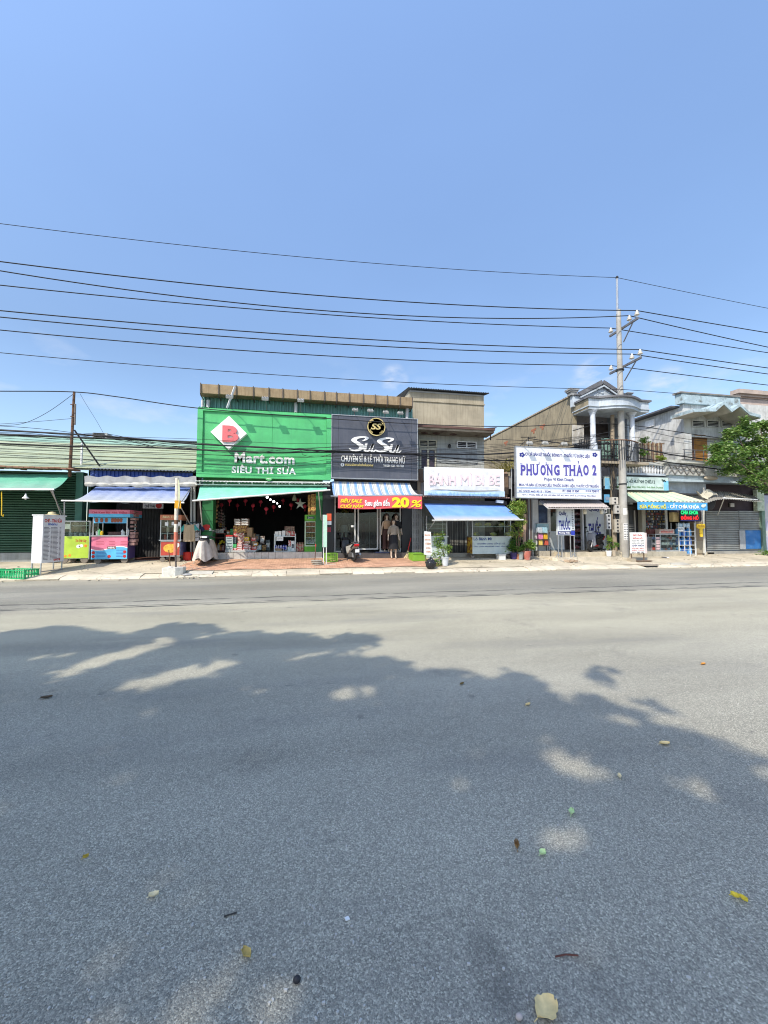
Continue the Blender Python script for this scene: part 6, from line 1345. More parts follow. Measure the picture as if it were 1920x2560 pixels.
# standing white sign with faded letters
Y = 15.75; q = rect(1062, 1081, 1328, 1386, Y)
ss = thing('board_sign', 'narrow leaning white board sign with faded orange letters beside the bucket plant', 'sign', ((q[0] + q[1]) / 2, Y, gz(Y)))
obj('board', MB().hexa([(q[0] - .03, Y, q[2]), (q[1] - .02, Y, q[2] - .05), (q[1] - .02, Y + .04, q[2] - .05), (q[0] - .03, Y + .04, q[2]), (q[0] + .05, Y + .2, q[3]), (q[1], Y + .2, q[3] - .03), (q[1], Y + .24, q[3] - .03), (q[0] + .05, Y + .24, q[3])]), mat('banner_white', (.7,) * 3), ss)
Tb = lambda s, k: letters(s, (.0, .22, 0, .085), 0, mat('faded_orange', (.62, .36, .24), .6), ss, bold=.03, ext=.006, M=Matrix.Translation(Vector((q[0] + .05, Y - .004 + .2 * k, q[2] + (q[3] - q[2]) * k))) @ Matrix.Rotation(-.19, 4, 'X'))
for s_, k in (('BÁN', .80), ('BÁNH', .60), ('KEM', .42), ('SỮA', .24), ('10K', .08)): Tb(s_, k)
for x in (q[0] + .02, q[1] - .06): obj('leg', MB().box(x, x + .03, Y + .05, Y + .08, gz(Y) - .01, q[2] - .02), wood_old, ss)
# potted plants, rubbish bag
lg1 = leafmat('leaf_green', (.14, .26, .04)); lg2 = leafmat('leaf_yellow_green', (.26, .34, .07)); lg3 = leafmat('leaf_deep', (.055, .14, .03)); lg4 = leafmat('leaf_mid', (.10, .21, .04))
def potted(name, label, base, pot_r, pot_h, potm, blobs, mats, leaf, stems, grp='potted plants by the bakery', rimm=None):
 r = thing(name, label, 'plant', base, grp); B = Vector(base)
 obj('pot', MB().lathe(B, [(pot_r * .74, 0), (pot_r, pot_h), (pot_r * 1.06, pot_h), (pot_r * 1.06, pot_h - .03), (pot_r * .98, pot_h - .035), (pot_r * .9, pot_h - .06), (0, pot_h - .06)], 16), potm, r, smooth=True)
 sm = MB()
 for tip in stems:
  t = Vector(tip); sm.tube([B + Vector((R.uniform(-.04, .04), R.uniform(-.04, .04), pot_h - .05)), (B + t) / 2 + Vector((R.uniform(-.04, .04), 0, pot_h / 2)), t], [.02, .014, .008], 6)
 obj('stem', sm, wood_old, r)
 f = MB()
 for c, rr_, n in blobs: leaves(f, blob_points(c, rr_, n, clumps=max(5, n // 60)), leaf, nm=len(mats))
 obj('foliage', f, mats, r, recalc=False); return r
Y = 15.45; c = P(1111, 1420, Y); base = (c.x, Y, gz(Y)); f1 = P(1108, 1372, Y); f2 = P(1096, 1350, Y + .2); f3 = P(1093, 1395, Y - .1)
potted('bucket_plant', 'bushy green plant growing in a white bucket near the kerb', base, .19, .36, mat('bucket_white', (.62, .64, .66), .45, dirt=.2), [(f1, (.34, .25, .26), 520), (f2, (.20, .2, .42), 420), (f3, (.22, .15, .42), 330)], [lg4, lg2, lg1], .085, [f1, f2, f3])
tb_ = MB(); c = P(1077, 1431, 15.0);
def bagf(u, v):
 a = u * 2 * math.pi; z = v * .46; rr_ = (.20 * math.sin(min(1, v * 1.6 + .35) * 1.57) * (1 - max(0, v - .55) * 2.0) + .015 * math.sin(a * 7 + v * 11) + .012 * math.sin(a * 13 - v * 9))
 return Vector((c.x + rr_ * math.cos(a), 15.0 + rr_ * .8 * math.sin(a), gz(14.95) + z + .01))
t_ = obj('rubbish_bag', tb_.grid(bagf, 40, 16), mat('bag_black', (.02, .02, .022), .25, var=.1), smooth=True); tag(t_, 'black tied rubbish bag standing at the kerb under the board sign', 'bag')
Y = 16.5; c = P(1284, 1400, Y); base = (c.x, Y, gz(Y)); f1 = P(1287, 1364, Y)
potted('potted_plant', 'dark green bush in a navy pot, left of the three pots', base, .17, .30, mat('pot_navy', (.03, .02, .10), .4), [(f1, (.30, .25, .32), 700)], [lg3, lg4, lg1], .10, [f1])
Y = 16.4; c = P(1301.5, 1401, Y); base = (c.x, Y, gz(Y)); f1 = P(1303, 1370, Y)
potted('potted_plant', 'small leafy plant in a grey pail between two larger pots', base, .14, .32, mat('pail_grey', (.34, .38, .38), .4, .3), [(f1, (.2, .18, .24), 320)], [lg4, lg1], .10, [f1])
Y = 16.3; c = P(1318, 1401, Y); base = (c.x, Y, gz(Y)); f1 = P(1322, 1364, Y)
potted('potted_plant', 'bright leafy plant in a red and white pot, right of the three pots', base, .17, .40, mat('pot_red_white', (.42, .13, .10), .6, dirt=.5, dcol=(.6, .5, .45), scale=6), [(f1, (.27, .22, .30), 520)], [lg1, lg4, lg2], .11, [f1])
# tall climbing plant on a post with hanging pot
Y = 15.95; c = P(1300, 1395, 16.3); f1 = P(1294, 1274, Y); f2 = P(1300, 1295, Y); f3 = P(1288, 1325, Y); f4 = P(1304, 1312, Y)
potted('climbing_plant', 'tall yellow green climber rising beside the right end of the blue awning', (c.x, 16.45, gz(16.4)), .12, .25, mat('terracotta', (.36, .15, .08), .8), [(f1, (.40, .25, .37), 1500), (f2, (.26, .2, .25), 420), (f3, (.2, .2, .4), 300), (f4, (.18, .15, .5), 300)], [leafmat('leaf_spring', (.26, .36, .07)), lg1, leafmat('leaf_lime', (.36, .42, .10))], .085, [f1, f2, f3, f4])
hp = thing('hanging_pot', 'terracotta pot fixed to the climber stem', 'pot', P(1302, 1338, 16.75)); c = P(1302, 1336, 16.75)
obj('pot', MB().lathe(c, [(.09, -.12), (.13, .1), (.14, .1), (.12, .07), (0, .07)], 12), mat('terracotta', (.36,) * 3), hp, smooth=True)
obj('trunk_board', MB().beam((P(1310, 1300, 16.95).x, 16.98, gz(16.9)), (P(1313, 1300, 16.95).x, 16.98, P(1310, 1285, 16.95).z), .14, .05), mat('pinkish_wood', (.42, .28, .2), .8), hp)
q = rect(1248, 1264, 1385, 1400, 16.35); wb = thing('foam_box', 'small white foam box on the pavement left of the potted plants', 'box', ((q[0] + q[1]) / 2, 16.4, gz(16.4)))
obj('box', MB().box(q[0], q[1], 16.35, 16.6, gz(16.35), gz(16.35) + .2), mat('foam_white', (.66, .66, .64), .8, dirt=.3), wb); obj('lid', MB().box(q[0] - .02, q[1] + .02, 16.33, 16.62, gz(16.35) + .201, gz(16.35) + .25), mat('foam_white', (.6,) * 3), wb)
# clutter column between bakery and pharmacy: dark posts, meters, folded gate
pg = thing('folding_gate', 'folded grey and brown gate leaves left of the pharmacy pillar', 'gate', P(1326, 1372, 17.3))
for i, (px, m_) in enumerate(((1312, dark_in), (1317, mat('gate_brown', (.13, .09, .08), .6)), (1321, mat('gate_grey', (.3,) * 3)), (1325, mat('gate_brown', (.1,) * 3)), (1328.5, mat('gate_grey', (.3,) * 3)))):
 x = P(px, 1310, 17.3).x; obj('gate_leaf', MB().box(x, x + .055, 17.25 + .03 * (i % 2), 17.5, ZF - .02, P(1320, 1247, 17.3).z), m_, pg)
mc = thing('meter_board', 'tangle of dark meter boxes between the bread banner and the pharmacy sign', 'meter board', P(1275, 1240, 17.2))
for i, (a, b_, t_, d_, m_) in enumerate(((1262, 1271, 1184, 1236, wood_old), (1272, 1279, 1190, 1222, mat('meter_grey', (.28, .28, .28), .5)), (1281, 1289, 1172, 1210, dark_in), (1274, 1286, 1214, 1240, black_metal), (1281, 1288, 1222, 1252, mat('meter_grey', (.28,) * 3)), (1263, 1268, 1180, 1245, mat('pinkish_wood', (.42,) * 3)))):
 q = rect(a, b_, t_, d_, 17.1 + .05 * i); obj('meter_box', MB().box(q[0], q[1], 17.1 + .05 * i, 17.3 + .05 * i, q[2], q[3]), m_, mc)
obj('conduit', MB().tube([P(1279, 1250, 17.0), P(1279, 1170, 17.0)], .025, 6), steel, mc)
m2 = thing('meter_board', 'cluttered boxes and bare laths between the charcoal sign and the bread banner', 'meter board', P(1052, 1240, 17.2))
for i, (a, b_, t_, d_, m_) in enumerate(((1047, 1058, 1172, 1205, wood_old), (1044, 1052, 1180, 1238, mat('lath_pale', (.34, .29, .22), .9)), (1053, 1060, 1205, 1240, mat('meter_grey', (.28,) * 3)), (1034, 1046, 1204, 1240, dark_in))):
 q = rect(a, b_, t_, d_, 17.4 + .05 * i); obj('meter_box', MB().box(q[0], q[1], 17.4 + .05 * i, 17.6 + .05 * i, q[2], q[3]), m_, m2)
tg = MB(); c = P(1270, 1166, 18.5); B0 = P(1268, 1180, 18.5)
for i in range(60):
 d = Vector((R.gauss(0, .35), R.gauss(0, .2), R.uniform(.25, .75))); tg.beam(B0 + Vector((R.uniform(-.5, .5), R.uniform(-.2, .2), 0)), B0 + d + Vector((R.uniform(-.3, .4), 0, 0)), .03, .008)
t_ = obj('grass_tuft', tg, leafmat('dry_grass', (.30, .27, .07))); tag(t_, 'dry yellow grass tuft growing on the wall top left of the pharmacy sign', 'plant')
# ================================================================== pharmacy house with the temple-like gable
Yp = 17.65
sidew = mat('weathered_side_wall', (.34, .29, .20), .92, .2, scale=.9, dirt=.6, streak=.75, dcol=(.15, .13, .095), bump=.3)
pblue = mat('pale_blue_white', (.47, .52, .57), .8, .12, scale=2, dirt=.5, streak=.3, dcol=(.24, .25, .25))
xw = P(1432, 1000, Yp).x; zt_ = P(1432, 988, Yp).z; xe = P(1622, 1020, 16.5).x
ph = thing('pharmacy_house', 'two storey pharmacy house with weathered side wall and triangular gable', 'building', (xw, Yp, ZF))
zfl2 = P(1540, 1153, 16.6).z
obj('side_wall', MB().box(xw, xw + .2, Yp + .01, 31, 3.0, zt_ - .02), sidew, ph)
obj('side_coping', MB().box(xw - .05, xw + .25, Yp + .01, 31, zt_ - .019, zt_ + .06), mat('stained_slab', (.3,) * 3), ph)
for i, (yy, py) in enumerate(((20.1, 1032), (21.0, 1030), (24.4, 1062))):
 pp = P(1432, 1000, Yp); obj('brick_patch', MB().box(xw - .012, xw - .001, yy, yy + .5, zt_ - .95, zt_ - .82).box(xw - .012, xw - .001, yy + .15, yy + .3, zt_ - 1.1, zt_ - .951), mat('bare_brick', (.36, .14, .08), .9), ph)
obj('rear_wall', MB().box(xw + .2, xe, Yp + 1.4, Yp + 1.6, 3.0, zt_ - .1), mat('pinkish_wall', (.40, .36, .34), .85, dirt=.3), ph)
obj('house_roof', MB().box(xw + .2, xe, Yp + .3, 30.9, zt_ - .3, zt_ - .15), mat('grey_roof', (.3,) * 3), ph)
obj('right_wall', MB().box(xe - .2, xe, Yp + .01, 26, 3, zt_ - .4), pblue, ph)
# gable
Yg2 = 17.45; Q = lambda px, py: (P(px, py, Yg2).x, P(px, py, Yg2).z)
xl_, zl_ = Q(1437, 988); xk, zk = Q(1504, 959); xr_ = xk + (xk - Q(1452, 990)[0]); zr_ = P(1500, 992, Yg2).z
obj('gable', MB().prism([(Q(1432, 1012)[0], zr_ - .6), (Q(1432, 988)[0], zr_ + .02), (Q(1452, 990)[0], zr_ - .02), (xk, zk - .08), (xr_, zr_ - .02), (xr_ + .9, zr_ - .02), (xr_ + .9, zr_ - .6)], Yg2, Yg2 + .2), pblue, ph)
dkm = mat('dark_moulding', (.12, .12, .13), .85, dirt=.4, dcol=(.3, .3, .3))
for A, Bq in (((Q(1447, 991)[0], zr_ - .02), (xk, zk)), ((xk, zk), (xr_ + .15, zr_ - .02))):
 obj('gable_moulding', MB().beam((A[0], Yg2 - .06, A[1]), (Bq[0], Yg2 - .06, Bq[1]), .34, .10, up=(0, 1, 0)).beam((A[0], Yg2 - .04, A[1]), (Bq[0], Yg2 - .04, Bq[1]), .2, .08), dkm, ph)
 obj('gable_trim', MB().beam((A[0], Yg2 - .10, A[1] - .13), (Bq[0], Yg2 - .10, Bq[1] - .17), .07, .07), pblue, ph)
obj('moulding_end', MB().box(Q(1434, 988)[0], Q(1452, 988)[0], Yg2 - .1, Yg2 + .25, zr_ - .04, zr_ + .05), dkm, ph)
for i in range(7): obj('relief_flower', MB().ball((xk + R.uniform(-.5, .5), Yg2 - .01, zr_ + R.uniform(.02, .3)), (R.uniform(.06, .13), .03, R.uniform(.04, .08)), 8, 5), pblue, ph)
for px0, px1, y0, y1 in ((1420, 1443, 973, 987), (1562, 1579, 985, 993)):
 q = rect(px0, px1, y0, y1, 17.5); obj('finial', MB().box(q[0] + .1, q[1] - .1, 17.4, 17.7, zr_ - .02, q[2] + .12).box(q[0] + .04, q[1] - .04, 17.36, 17.74, q[2] + .121, q[2] + .2).box(q[0], q[1], 17.32, 17.78, q[2] + .201, q[3]), mat('finial_grey', (.30, .30, .30), .9, dirt=.5), ph)
# canopy with a bowed front
zc0, zc1 = P(1540, 1026, 16.5).z, P(1540, 1000, 16.5).z
fr_ = [(xw, Yp), (xw, 16.5)]; nbow = 14; xa_, xb_ = xw + .55, xe - .55
for i in range(nbow + 1):
 t = i / nbow; fr_.append((xa_ + (xb_ - xa_) * t, 16.5 - .42 * math.sin(math.pi * t)))
fr_ += [(xe, 16.5), (xe, Yp)]
def inset(pts, d):
 cx = sum(p[0] for p in pts) / len(pts); cy = Yp
 return [(cx + (x - cx) * (1 + d / 1.6), cy + (y - cy) * (1 + d / 1.2)) for x, y in pts]
obj('canopy', MB().prism_z(fr_, zc0, zc1), pblue, ph); obj('canopy_band', MB().prism_z(inset(fr_, .05), zc0 + .12, zc0 + .17), pblue, ph)
obj('canopy_top', MB().prism_z(inset(fr_, .09), zc1 + .001, zc1 + .09), dkm, ph)
obj('canopy_side', MB().box(xw - .012, xw - .001, 16.52, Yp, zc0 + .03, zc1 - .02), sidew, ph)
for px, yb in ((1485, 1153), (1583, 1153)):
 x = P(px, 1080, 16.65).x; zb = P(px, yb, 16.65).z
 co = obj('column', MB().lathe((x, 16.72, zb), [(.19, 0), (.19, .85), (.15, .88), (.125, .98), (.12, zc0 - zb - .25), (.125, zc0 - zb - .22)], 18), mat('column_white', (.54, .57, .62), .7, dirt=.2), ph, smooth=True)
 obj('capital', MB().lathe((x, 16.72, zc0 - .22), [(.125, .001), (.15, .04), (.13, .07), (.19, .14), (.23, .2), (.23, .218), (0, .218)], 18), mat('column_white', (.6,) * 3), co)
obj('balcony_floor', MB().box(xw, xe, 16.6, Yp, zfl2 - .12, zfl2), mat('stained_slab', (.36,) * 3), ph)
rail = MB()
for i in range(9): y = Yp - .05 - i * .12; rail.box(xw + .02, xw + .05, y, y + .03, zfl2, zfl2 + 1.15)
for i in range(20):
 t = i / 19; x = xa_ + (xb_ - xa_) * t; y = 16.52 - .42 * math.sin(math.pi * t); rail.box(x - .012, x + .012, y + .1, y + .125, zfl2, zfl2 + .95)
obj('railing', rail, black_metal, ph)
obj('rail_top', MB().tube([(xa_ + (xb_ - xa_) * i / 10, 16.63 - .42 * math.sin(math.pi * i / 10), zfl2 + .97) for i in range(11)], .03, 6), rust, ph)
sp_ = MB(); q = rect(1431, 1461, 1063, 1112, 17.3)
for i in range(10): x = q[0] + (q[1] - q[0]) * i / 10; sp_.box(x, x + .035, 17.3, 17.32, q[2], q[3])
obj('side_screen', sp_, mat('rail_white', (.55, .52, .47), .6, dirt=.4), ph)
q = rect(1506, 1546, 1096, 1146, 17.2); obj('green_panel', MB().box(q[0], q[1], 17.2, 17.25, q[2], q[3]), mat('dusty_green', (.22, .36, .31), .7, dirt=.4), ph)
q = rect(1462, 1560, 1060, 1094, Yp + 1.38); obj('dark_window', MB().box(q[0], q[1], Yp + 1.36, Yp + 1.399, q[2], q[3]), mat('opening_brown', (.07, .055, .05), .7), ph)
# pharmacy ground floor
xp0, xp1 = P(1330, 1310, YF).x, P(1556, 1310, YF).x
zpf = P(1430, 1376, 17.3).z
obj('shop_floor_slab', MB().box(xp0, xp1, 17.1, 22, ZF - .3, zpf), concrete('ledge_concrete2', (.40, .36, .29), .3), ph)
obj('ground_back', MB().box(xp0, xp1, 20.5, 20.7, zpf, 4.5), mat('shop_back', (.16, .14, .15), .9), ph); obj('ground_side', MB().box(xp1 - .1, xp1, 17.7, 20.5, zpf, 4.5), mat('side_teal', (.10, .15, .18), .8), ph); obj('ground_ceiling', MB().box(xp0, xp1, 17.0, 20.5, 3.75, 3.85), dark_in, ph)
obj('front_header', MB().box(xp0, xp1, 17.55, 17.68, 3.2, 3.749), dark_in, ph)
whp = mat('white_pillar', (.62, .64, .66), .6, dirt=.2)
q = rect(1330, 1345, 1249, 1374, 17.5); obj('pillar', MB().box(q[0], q[1], 17.45, 17.7, zpf, q[3]), whp, ph)
for a, b_ in ((1370, 1376), (1406, 1409), (1455, 1459)): q = rect(a, b_, 1262, 1374, 17.55); obj('frame_post', MB().box(q[0], q[1], 17.52, 17.66, zpf, q[3]), whp, ph)
q = rect(1346, 1370, 1262, 1307, 17.6); obj('blue_poster', MB().box(q[0], q[1], 17.61, 17.63, q[2], q[3]), mat('poster_blue', (.05, .09, .20), .3, var=.6, scale=3), ph); obj('white_rail', MB().box(q[0], q[1], 17.5, 17.6, q[3] - .02, q[3] + .15), whp, ph)
q = rect(1376, 1408, 1262, 1331, 17.6); wo = obj('window', MB().box(q[0], q[1], 17.56, 17.66, q[2], q[2] + .05).box(q[0], q[1], 17.56, 17.66, q[3] - .05, q[3]), whp, ph); obj('pane', MB().box(q[0], q[1], 17.6, 17.606, q[2] + .051, q[3] - .051), glass('shop_glass'), wo)
obj('red_valance', MB().box(q[0], q[1], 17.8, 17.85, q[3] - .35, q[3] - .06), mat('valance_red', (.45, .08, .03), .6, var=.5, scale=6), ph)
q = rect(1376, 1408, 1331, 1366, 17.6); obj('counter_panel', MB().box(q[0], q[1], 17.54, 17.66, zpf, q[3] - .001), mat('counter_grey', (.42, .45, .45), .5), ph)
q = rect(1376, 1406, 1366, 1374, 17.5); obj('tile_base', MB().box(q[0], q[1], 17.4, 17.539, gz(17.4), zpf + .06), mat('blue_grey_tile', (.22, .27, .30), .4), ph)
pl_ = thing('window_plant', 'small dark potted fern inside the pharmacy window', 'plant', P(1383, 1330, 18)); f = MB(); c = P(1383, 1318, 18.0); leaves(f, blob_points(c, (.2, .15, .25), 150, clumps=6), .12); obj('foliage', f, lg3, pl_, recalc=False); obj('pot', MB().lathe(P(1383, 1331, 18), [(.09, 0), (.12, .16), (0, .16)], 10), mat('terracotta', (.3,) * 3), pl_)
# shelf of medicines in the doorway
sh = thing('medicine_shelf', 'narrow shelf of coloured medicine boxes inside the pharmacy door', 'shelf', P(1444, 1372, 18.2)); q = rect(1434, 1454, 1275, 1372, 18.2)
for k in range(7):
 z = q[2] + (q[3] - q[2]) * k / 7; obj('board', MB().box(q[0], q[1], 18.2, 18.5, z, z + .025), mat('shelf_dark', (.1, .07, .07)), sh)
 bxs = MB(); x = q[0] + .02
 while x < q[1] - .08: w = R.uniform(.05, .1); bxs.box(x, x + w * .9, 18.22, 18.4, z + .026, z + R.uniform(.12, .22)); x += w
 obj('medicine_boxes', bxs, pm('med%d' % (k % 3), ((.4, .08, .1), (.2, .25, .4), (.5, .35, .3))[k % 3], ((.5, .5, .5), (.5, .2, .2), (.1, .2, .3))[k % 3], 20), sh, kind='stuff')
for x in (q[0] - .03, q[1]): obj('side', MB().box(x, x + .03, 18.2, 18.5, zpf, q[3] + .1), mat('shelf_dark', (.1,) * 3), sh)
mdn = mat('wall_dim', (.25, .18, .17), .8); q = rect(1409, 1434, 1290, 1372, 19); obj('inner_counter', MB().box(q[0], q[1], 19, 19.4, zpf, q[2] + .9), mdn, ph)
# inner white panel sign
q = rect(1465, 1512, 1268, 1341, 17.5); wi = thing('panel_sign', 'large white window panel with blue medicine counter letters behind the red scooter', 'sign', ((q[0] + q[1]) / 2, 17.5, q[2]))
obj('panel', MB().box(q[0], q[1], 17.5, 17.54, P(1488, 1372, 17.5).z, q[3]), mat('panel_white', (.60, .64, .66), .5, dirt=.1), wi)
lpx('Quầy', 1471, 1499, 1266, 1280, 17.5, mat('ink_blue', (.02, .025, .14)), wi, bold=.04, ext=.004); lpx('THUỐC', 1471, 1502, 1293, 1338, 17.5, navy, wi, bold=.04, ext=.004)
for x in (q[0] - .03, q[1], (q[1] + .25)): obj('frame', MB().box(x, x + .03, 17.47, 17.56, zpf, q[3]), alu, wi)
obj('side_glass', MB().box(q[1] + .031, q[1] + .249, 17.51, 17.516, zpf, q[3]), glass('cart_glass'), wi)
cor = stripes('corrugated_pale', [(.5, (.50, .47, .43)), (1, (.42, .39, .36))], .17, 0, dust=.2)
cn = thing('sheet_canopy', 'pale corrugated sheet canopy under the pharmacy sign', 'canopy', P(1430, 1262, 16.5))
A, Bq, Cq, Dq = P(1349, 1252, 17.3), P(1497, 1251, 17.3), P(1371, 1269.5, 15.6), P(1525, 1269.5, 15.6)
mS = MB(); nW = 26
pr_ = []
for i in range(nW * 4 + 1):
 u = i / (nW * 4); h = (0, .03, .045, .03)[i % 4]; pr_.append((A.lerp(Bq, u) + Vector((0, 0, h)), Cq.lerp(Dq, u) + Vector((0, 0, h))))
for i in range(len(pr_) - 1): mS.quad(pr_[i][0], pr_[i + 1][0], pr_[i + 1][1], pr_[i][1])
for i in range(len(pr_) - 1): mS.quad(*[p - Vector((0, 0, .012)) for p in (pr_[i][0], pr_[i][1], pr_[i + 1][1], pr_[i + 1][0])])
obj('sheet', mS, mat('pinkish_sheet', (.52, .46, .43), .6, .1, dirt=.35, streak=.3), cn, recalc=False)
obj('edge_pipe', MB().tube([Cq - Vector((0, 0, .035)), Dq - Vector((0, 0, .035))], .022, 6), mat('pinkish_sheet', (.5,) * 3), cn); obj('side_pipe', MB().tube([A - Vector((0, 0, .03)), Cq - Vector((0, 0, .035))], .022, 6), mat('pipe_white', (.6,) * 3), cn)
for i, px in enumerate((1462, 1504)):
 c = P(px, 1277, 16.3); bl = thing('white_lantern', ['white hanging lamp left of the panel sign letters', 'white hanging lamp right of the panel sign letters'][i], 'lamp', c, 'white lamps under the pharmacy canopy')
 obj('shade', MB().lathe(c, [(.05, -.16), (.08, -.12), (.085, -.02), (.04, .06), (.03, .14), (0, .15)], 12), mat('shade_warm_white', (.72, .68, .56), .5), bl, smooth=True); obj('cord', MB().tube([c + Vector((0, 0, .14)), c + Vector((0, 0, .24))], .01, 5), wire_m, bl)
# main pharmacy sign
Y = 16.3; q = rect(1291, 1500.5, 1121.5, 1245, Y); zq = lambda y: P(1396, y, Y).z
ps = thing('shop_sign', 'large white pharmacy sign with violet blue serif letters', 'sign', ((q[0] + q[1]) / 2, Y, q[2]), 'signs over the shops')
wsm = mat('sign_white_tin', (.74, .75, .77), .45, .05, scale=1.5, dirt=.12)
obj('board', MB().box(q[0], q[1], Y, Y + .12, q[2], q[3]), wsm, ps)
for a in ((q[0] - .04, q[0] - .001, q[2], q[3]), (q[1] + .001, q[1] + .04, q[2], q[3])): obj('frame', MB().box(a[0], a[1], Y - .02, Y + .13, a[2], a[3]), steel, ps)
for a in ((q[2] - .04, q[2] - .001), (q[3] + .001, q[3] + .04)): obj('frame', MB().box(q[0] - .04, q[1] + .04, Y - .02, Y + .13, a[0], a[1]), steel, ps)
lb = mat('pale_blue_band', (.36, .45, .60), .5)
for y0, y1 in ((1223.5, 1219), (1233.5, 1232)): obj('blue_band', MB().box(q[0] + .01, q[1] - .01, Y - .004, Y - .001, zq(y0), zq(y1)), lb, ps)
lpx('CƠ SỞ BÁN LẺ THUỐC ĐÔNG Y - THUỐC TỪ DƯỢC LIỆU', 1313, 1474, 1130.5, 1144, Y, navy, ps, bold=.03, ext=.005)
vio = mat('violet_blue', (.085, .07, .32), .45, var=.1)
def zx(z): return 1280 + z * .1447
def zy(z): return 1120 + z * .1447 - (0)
LET = (('P', 150, 235, 0), ('H', 250, 342, 0), ('U', 358, 452, 0), ('O', 490, 585, 0), ('N', 605, 698, 0), ('G', 725, 822, 0), ('T', 892, 978, 0), ('H', 992, 1092, 0), ('A', 1115, 1215, 0), ('O', 1230, 1325, 0), ('2', 1388, 1458, 0))
zT, zBt = 282, 468
def bar_(mb, x0, x1, y0, y1, yy=.006):
 a = P(zx(x0), 1180, Y).x; b_ = P(zx(x1), 1180, Y).x; mb.box(a, b_, Y - yy, Y + .001, zq(zy(y1) + 1.2), zq(zy(y0) + 1.2))
ser = MB()
for ch, a, b_, _ in LET:
 lpx(ch, zx(a), zx(b_), zy(zT) + 1.2, zy(zBt) + 1.2, Y, vio, ps, bold=.04 if ch not in 'OG2' else .05, ext=.005)
 w = b_ - a
 if ch in 'PHN': bar_(ser, a - 8, a + 30, zBt - 12, zBt)
 if ch in 'PHUN': bar_(ser, a - 8, a + 30, zT, zT + 12)
 if ch in 'HA': bar_(ser, b_ - 30, b_ + 8, zBt - 12, zBt)
 if ch in 'HUN': bar_(ser, b_ - 30, b_ + 8, zT, zT + 12)
 if ch == 'A': bar_(ser, a - 8, a + 28, zBt - 12, zBt)
 if ch == 'T': bar_(ser, (a + b_) / 2 - 24, (a + b_) / 2 + 24, zBt - 12, zBt); bar_(ser, a - 4, a + 10, zT, zT + 50); bar_(ser, b_ - 10, b_ + 4, zT, zT + 50)
bar_(ser, 465, 476, 240, 290); bar_(ser, 452, 476, 278, 290); bar_(ser, 588, 598, 240, 300); bar_(ser, 572, 598, 288, 300)
bar_(ser, 1135, 1160, 200, 211); bar_(ser, 1152, 1162, 205, 235); bar_(ser, 1143, 1155, 228, 240); bar_(ser, 1142, 1150, 236, 262)
obj('serifs', ser, vio, ps)
lpx('Phạm Vi Kinh Doanh', 1360, 1434, 1195, 1204.5, Y, navy, ps, bold=.02, ext=.005)
lpx('MUA VÀ BÁN LẺ DƯỢC LIỆU, THUỐC DƯỢC LIỆU, THUỐC CỔ TRUYỀN', 1298, 1496, 1207.5, 1219, Y, navy, ps, bold=.02, ext=.005)
lpx('Số GPKD 46019315 - TDM', 1297, 1376, 1224.5, 1231, Y, navy, ps, bold=.015, ext=.005); lpx('ĐT: 0948 19 9049', 1406, 1448, 1224.5, 1231, Y, navy, ps, bold=.015, ext=.005); lpx('0 814 724810', 1464, 1497, 1225, 1231, Y, navy, ps, bold=.015, ext=.005)
lpx('Đ/C: Thửa đất số 35, tờ bản đồ 47, khu phố 2, phường Tân Bình', 1306, 1490, 1235.5, 1241, Y, navy, ps, bold=.01, ext=.005)
for px in (1305, 1487):
 c = P(px, 1137, Y); fl = MB()
 for k in range(5): a = k * 1.257; fl.ball((c.x + .09 * math.cos(a), Y - .004, c.z + .07 * math.sin(a)), (.06, .004, .05), 8, 4)
 obj('flower_print', fl, navy, ps)
for i, (bx, hx, hy) in enumerate(((1307, 1324, 1108), (1347, 1363, 1108), (1394, 1411, 1110))):
 floodlight(['floodlight over the left end of the pharmacy sign', 'middle floodlight over the pharmacy sign', 'floodlight over the right part of the pharmacy sign'][i], P(bx, 1119, Y + .05), P(hx, hy, 15.9), (.26, .16, .07), 'floodlights over the pharmacy sign', .6)
ft = thing('steel_truss', 'thin dark steel bracing rods above the pharmacy sign', 'bracing', P(1321, 1118, 16.8))
for a, b_ in (((1297, 1118), (1320, 1096)), ((1321, 1118), (1321, 1094)), ((1321, 1096), (1430, 1113)), ((1302, 1093), (1340, 1093)), ((1432, 1077), (1508, 1054)), ((1432, 1112), (1510, 1096))): obj('rod', MB().tube([P(*a, 16.9), P(*b_, 16.9)], .02, 5), black_metal, ft)
# standing sign on the pavement
Y = 16.1; q = rect(1394, 1427, 1270, 1338, Y); qs = thing('standing_sign', 'white standing sign on steel legs with blue medicine counter letters', 'sign', ((q[0] + q[1]) / 2, Y, gz(Y)))
x2q = q[1] + .2
obj('board', MB().box(q[0], q[1], Y, Y + .12, q[2], q[3]), mat('panel_white', (.6,) * 3), qs); obj('side_board', MB().box(q[1] + .01, x2q, Y + .01, Y + .12, q[2] - .02, q[3]), mat('panel_white', (.6,) * 3), qs)
obj('blue_foot', MB().box(q[0], q[1], Y - .004, Y - .001, q[2] + .03, q[2] + .18), mat('ink_blue', (.02,) * 3), qs); obj('blue_tip', MB().box(q[1] + .012, x2q - .002, Y + .005, Y + .009, q[2], q[2] + .22), mat('royal_blue', (.03, .05, .4)), qs)
letters('Phương Thảo', (q[0] + .05, q[1] - .05, q[2] + .055, q[2] + .15), Y - .004, white_clean, qs, bold=.03, ext=.003)
lpx('Quầy', 1397, 1416, 1276, 1290, Y, mat('ink_blue', (.02,) * 3), qs, bold=.035, ext=.004); lpx('THUỐC', 1397, 1425, 1288, 1325, Y, navy, qs, bold=.035, ext=.004)
vt = MB()
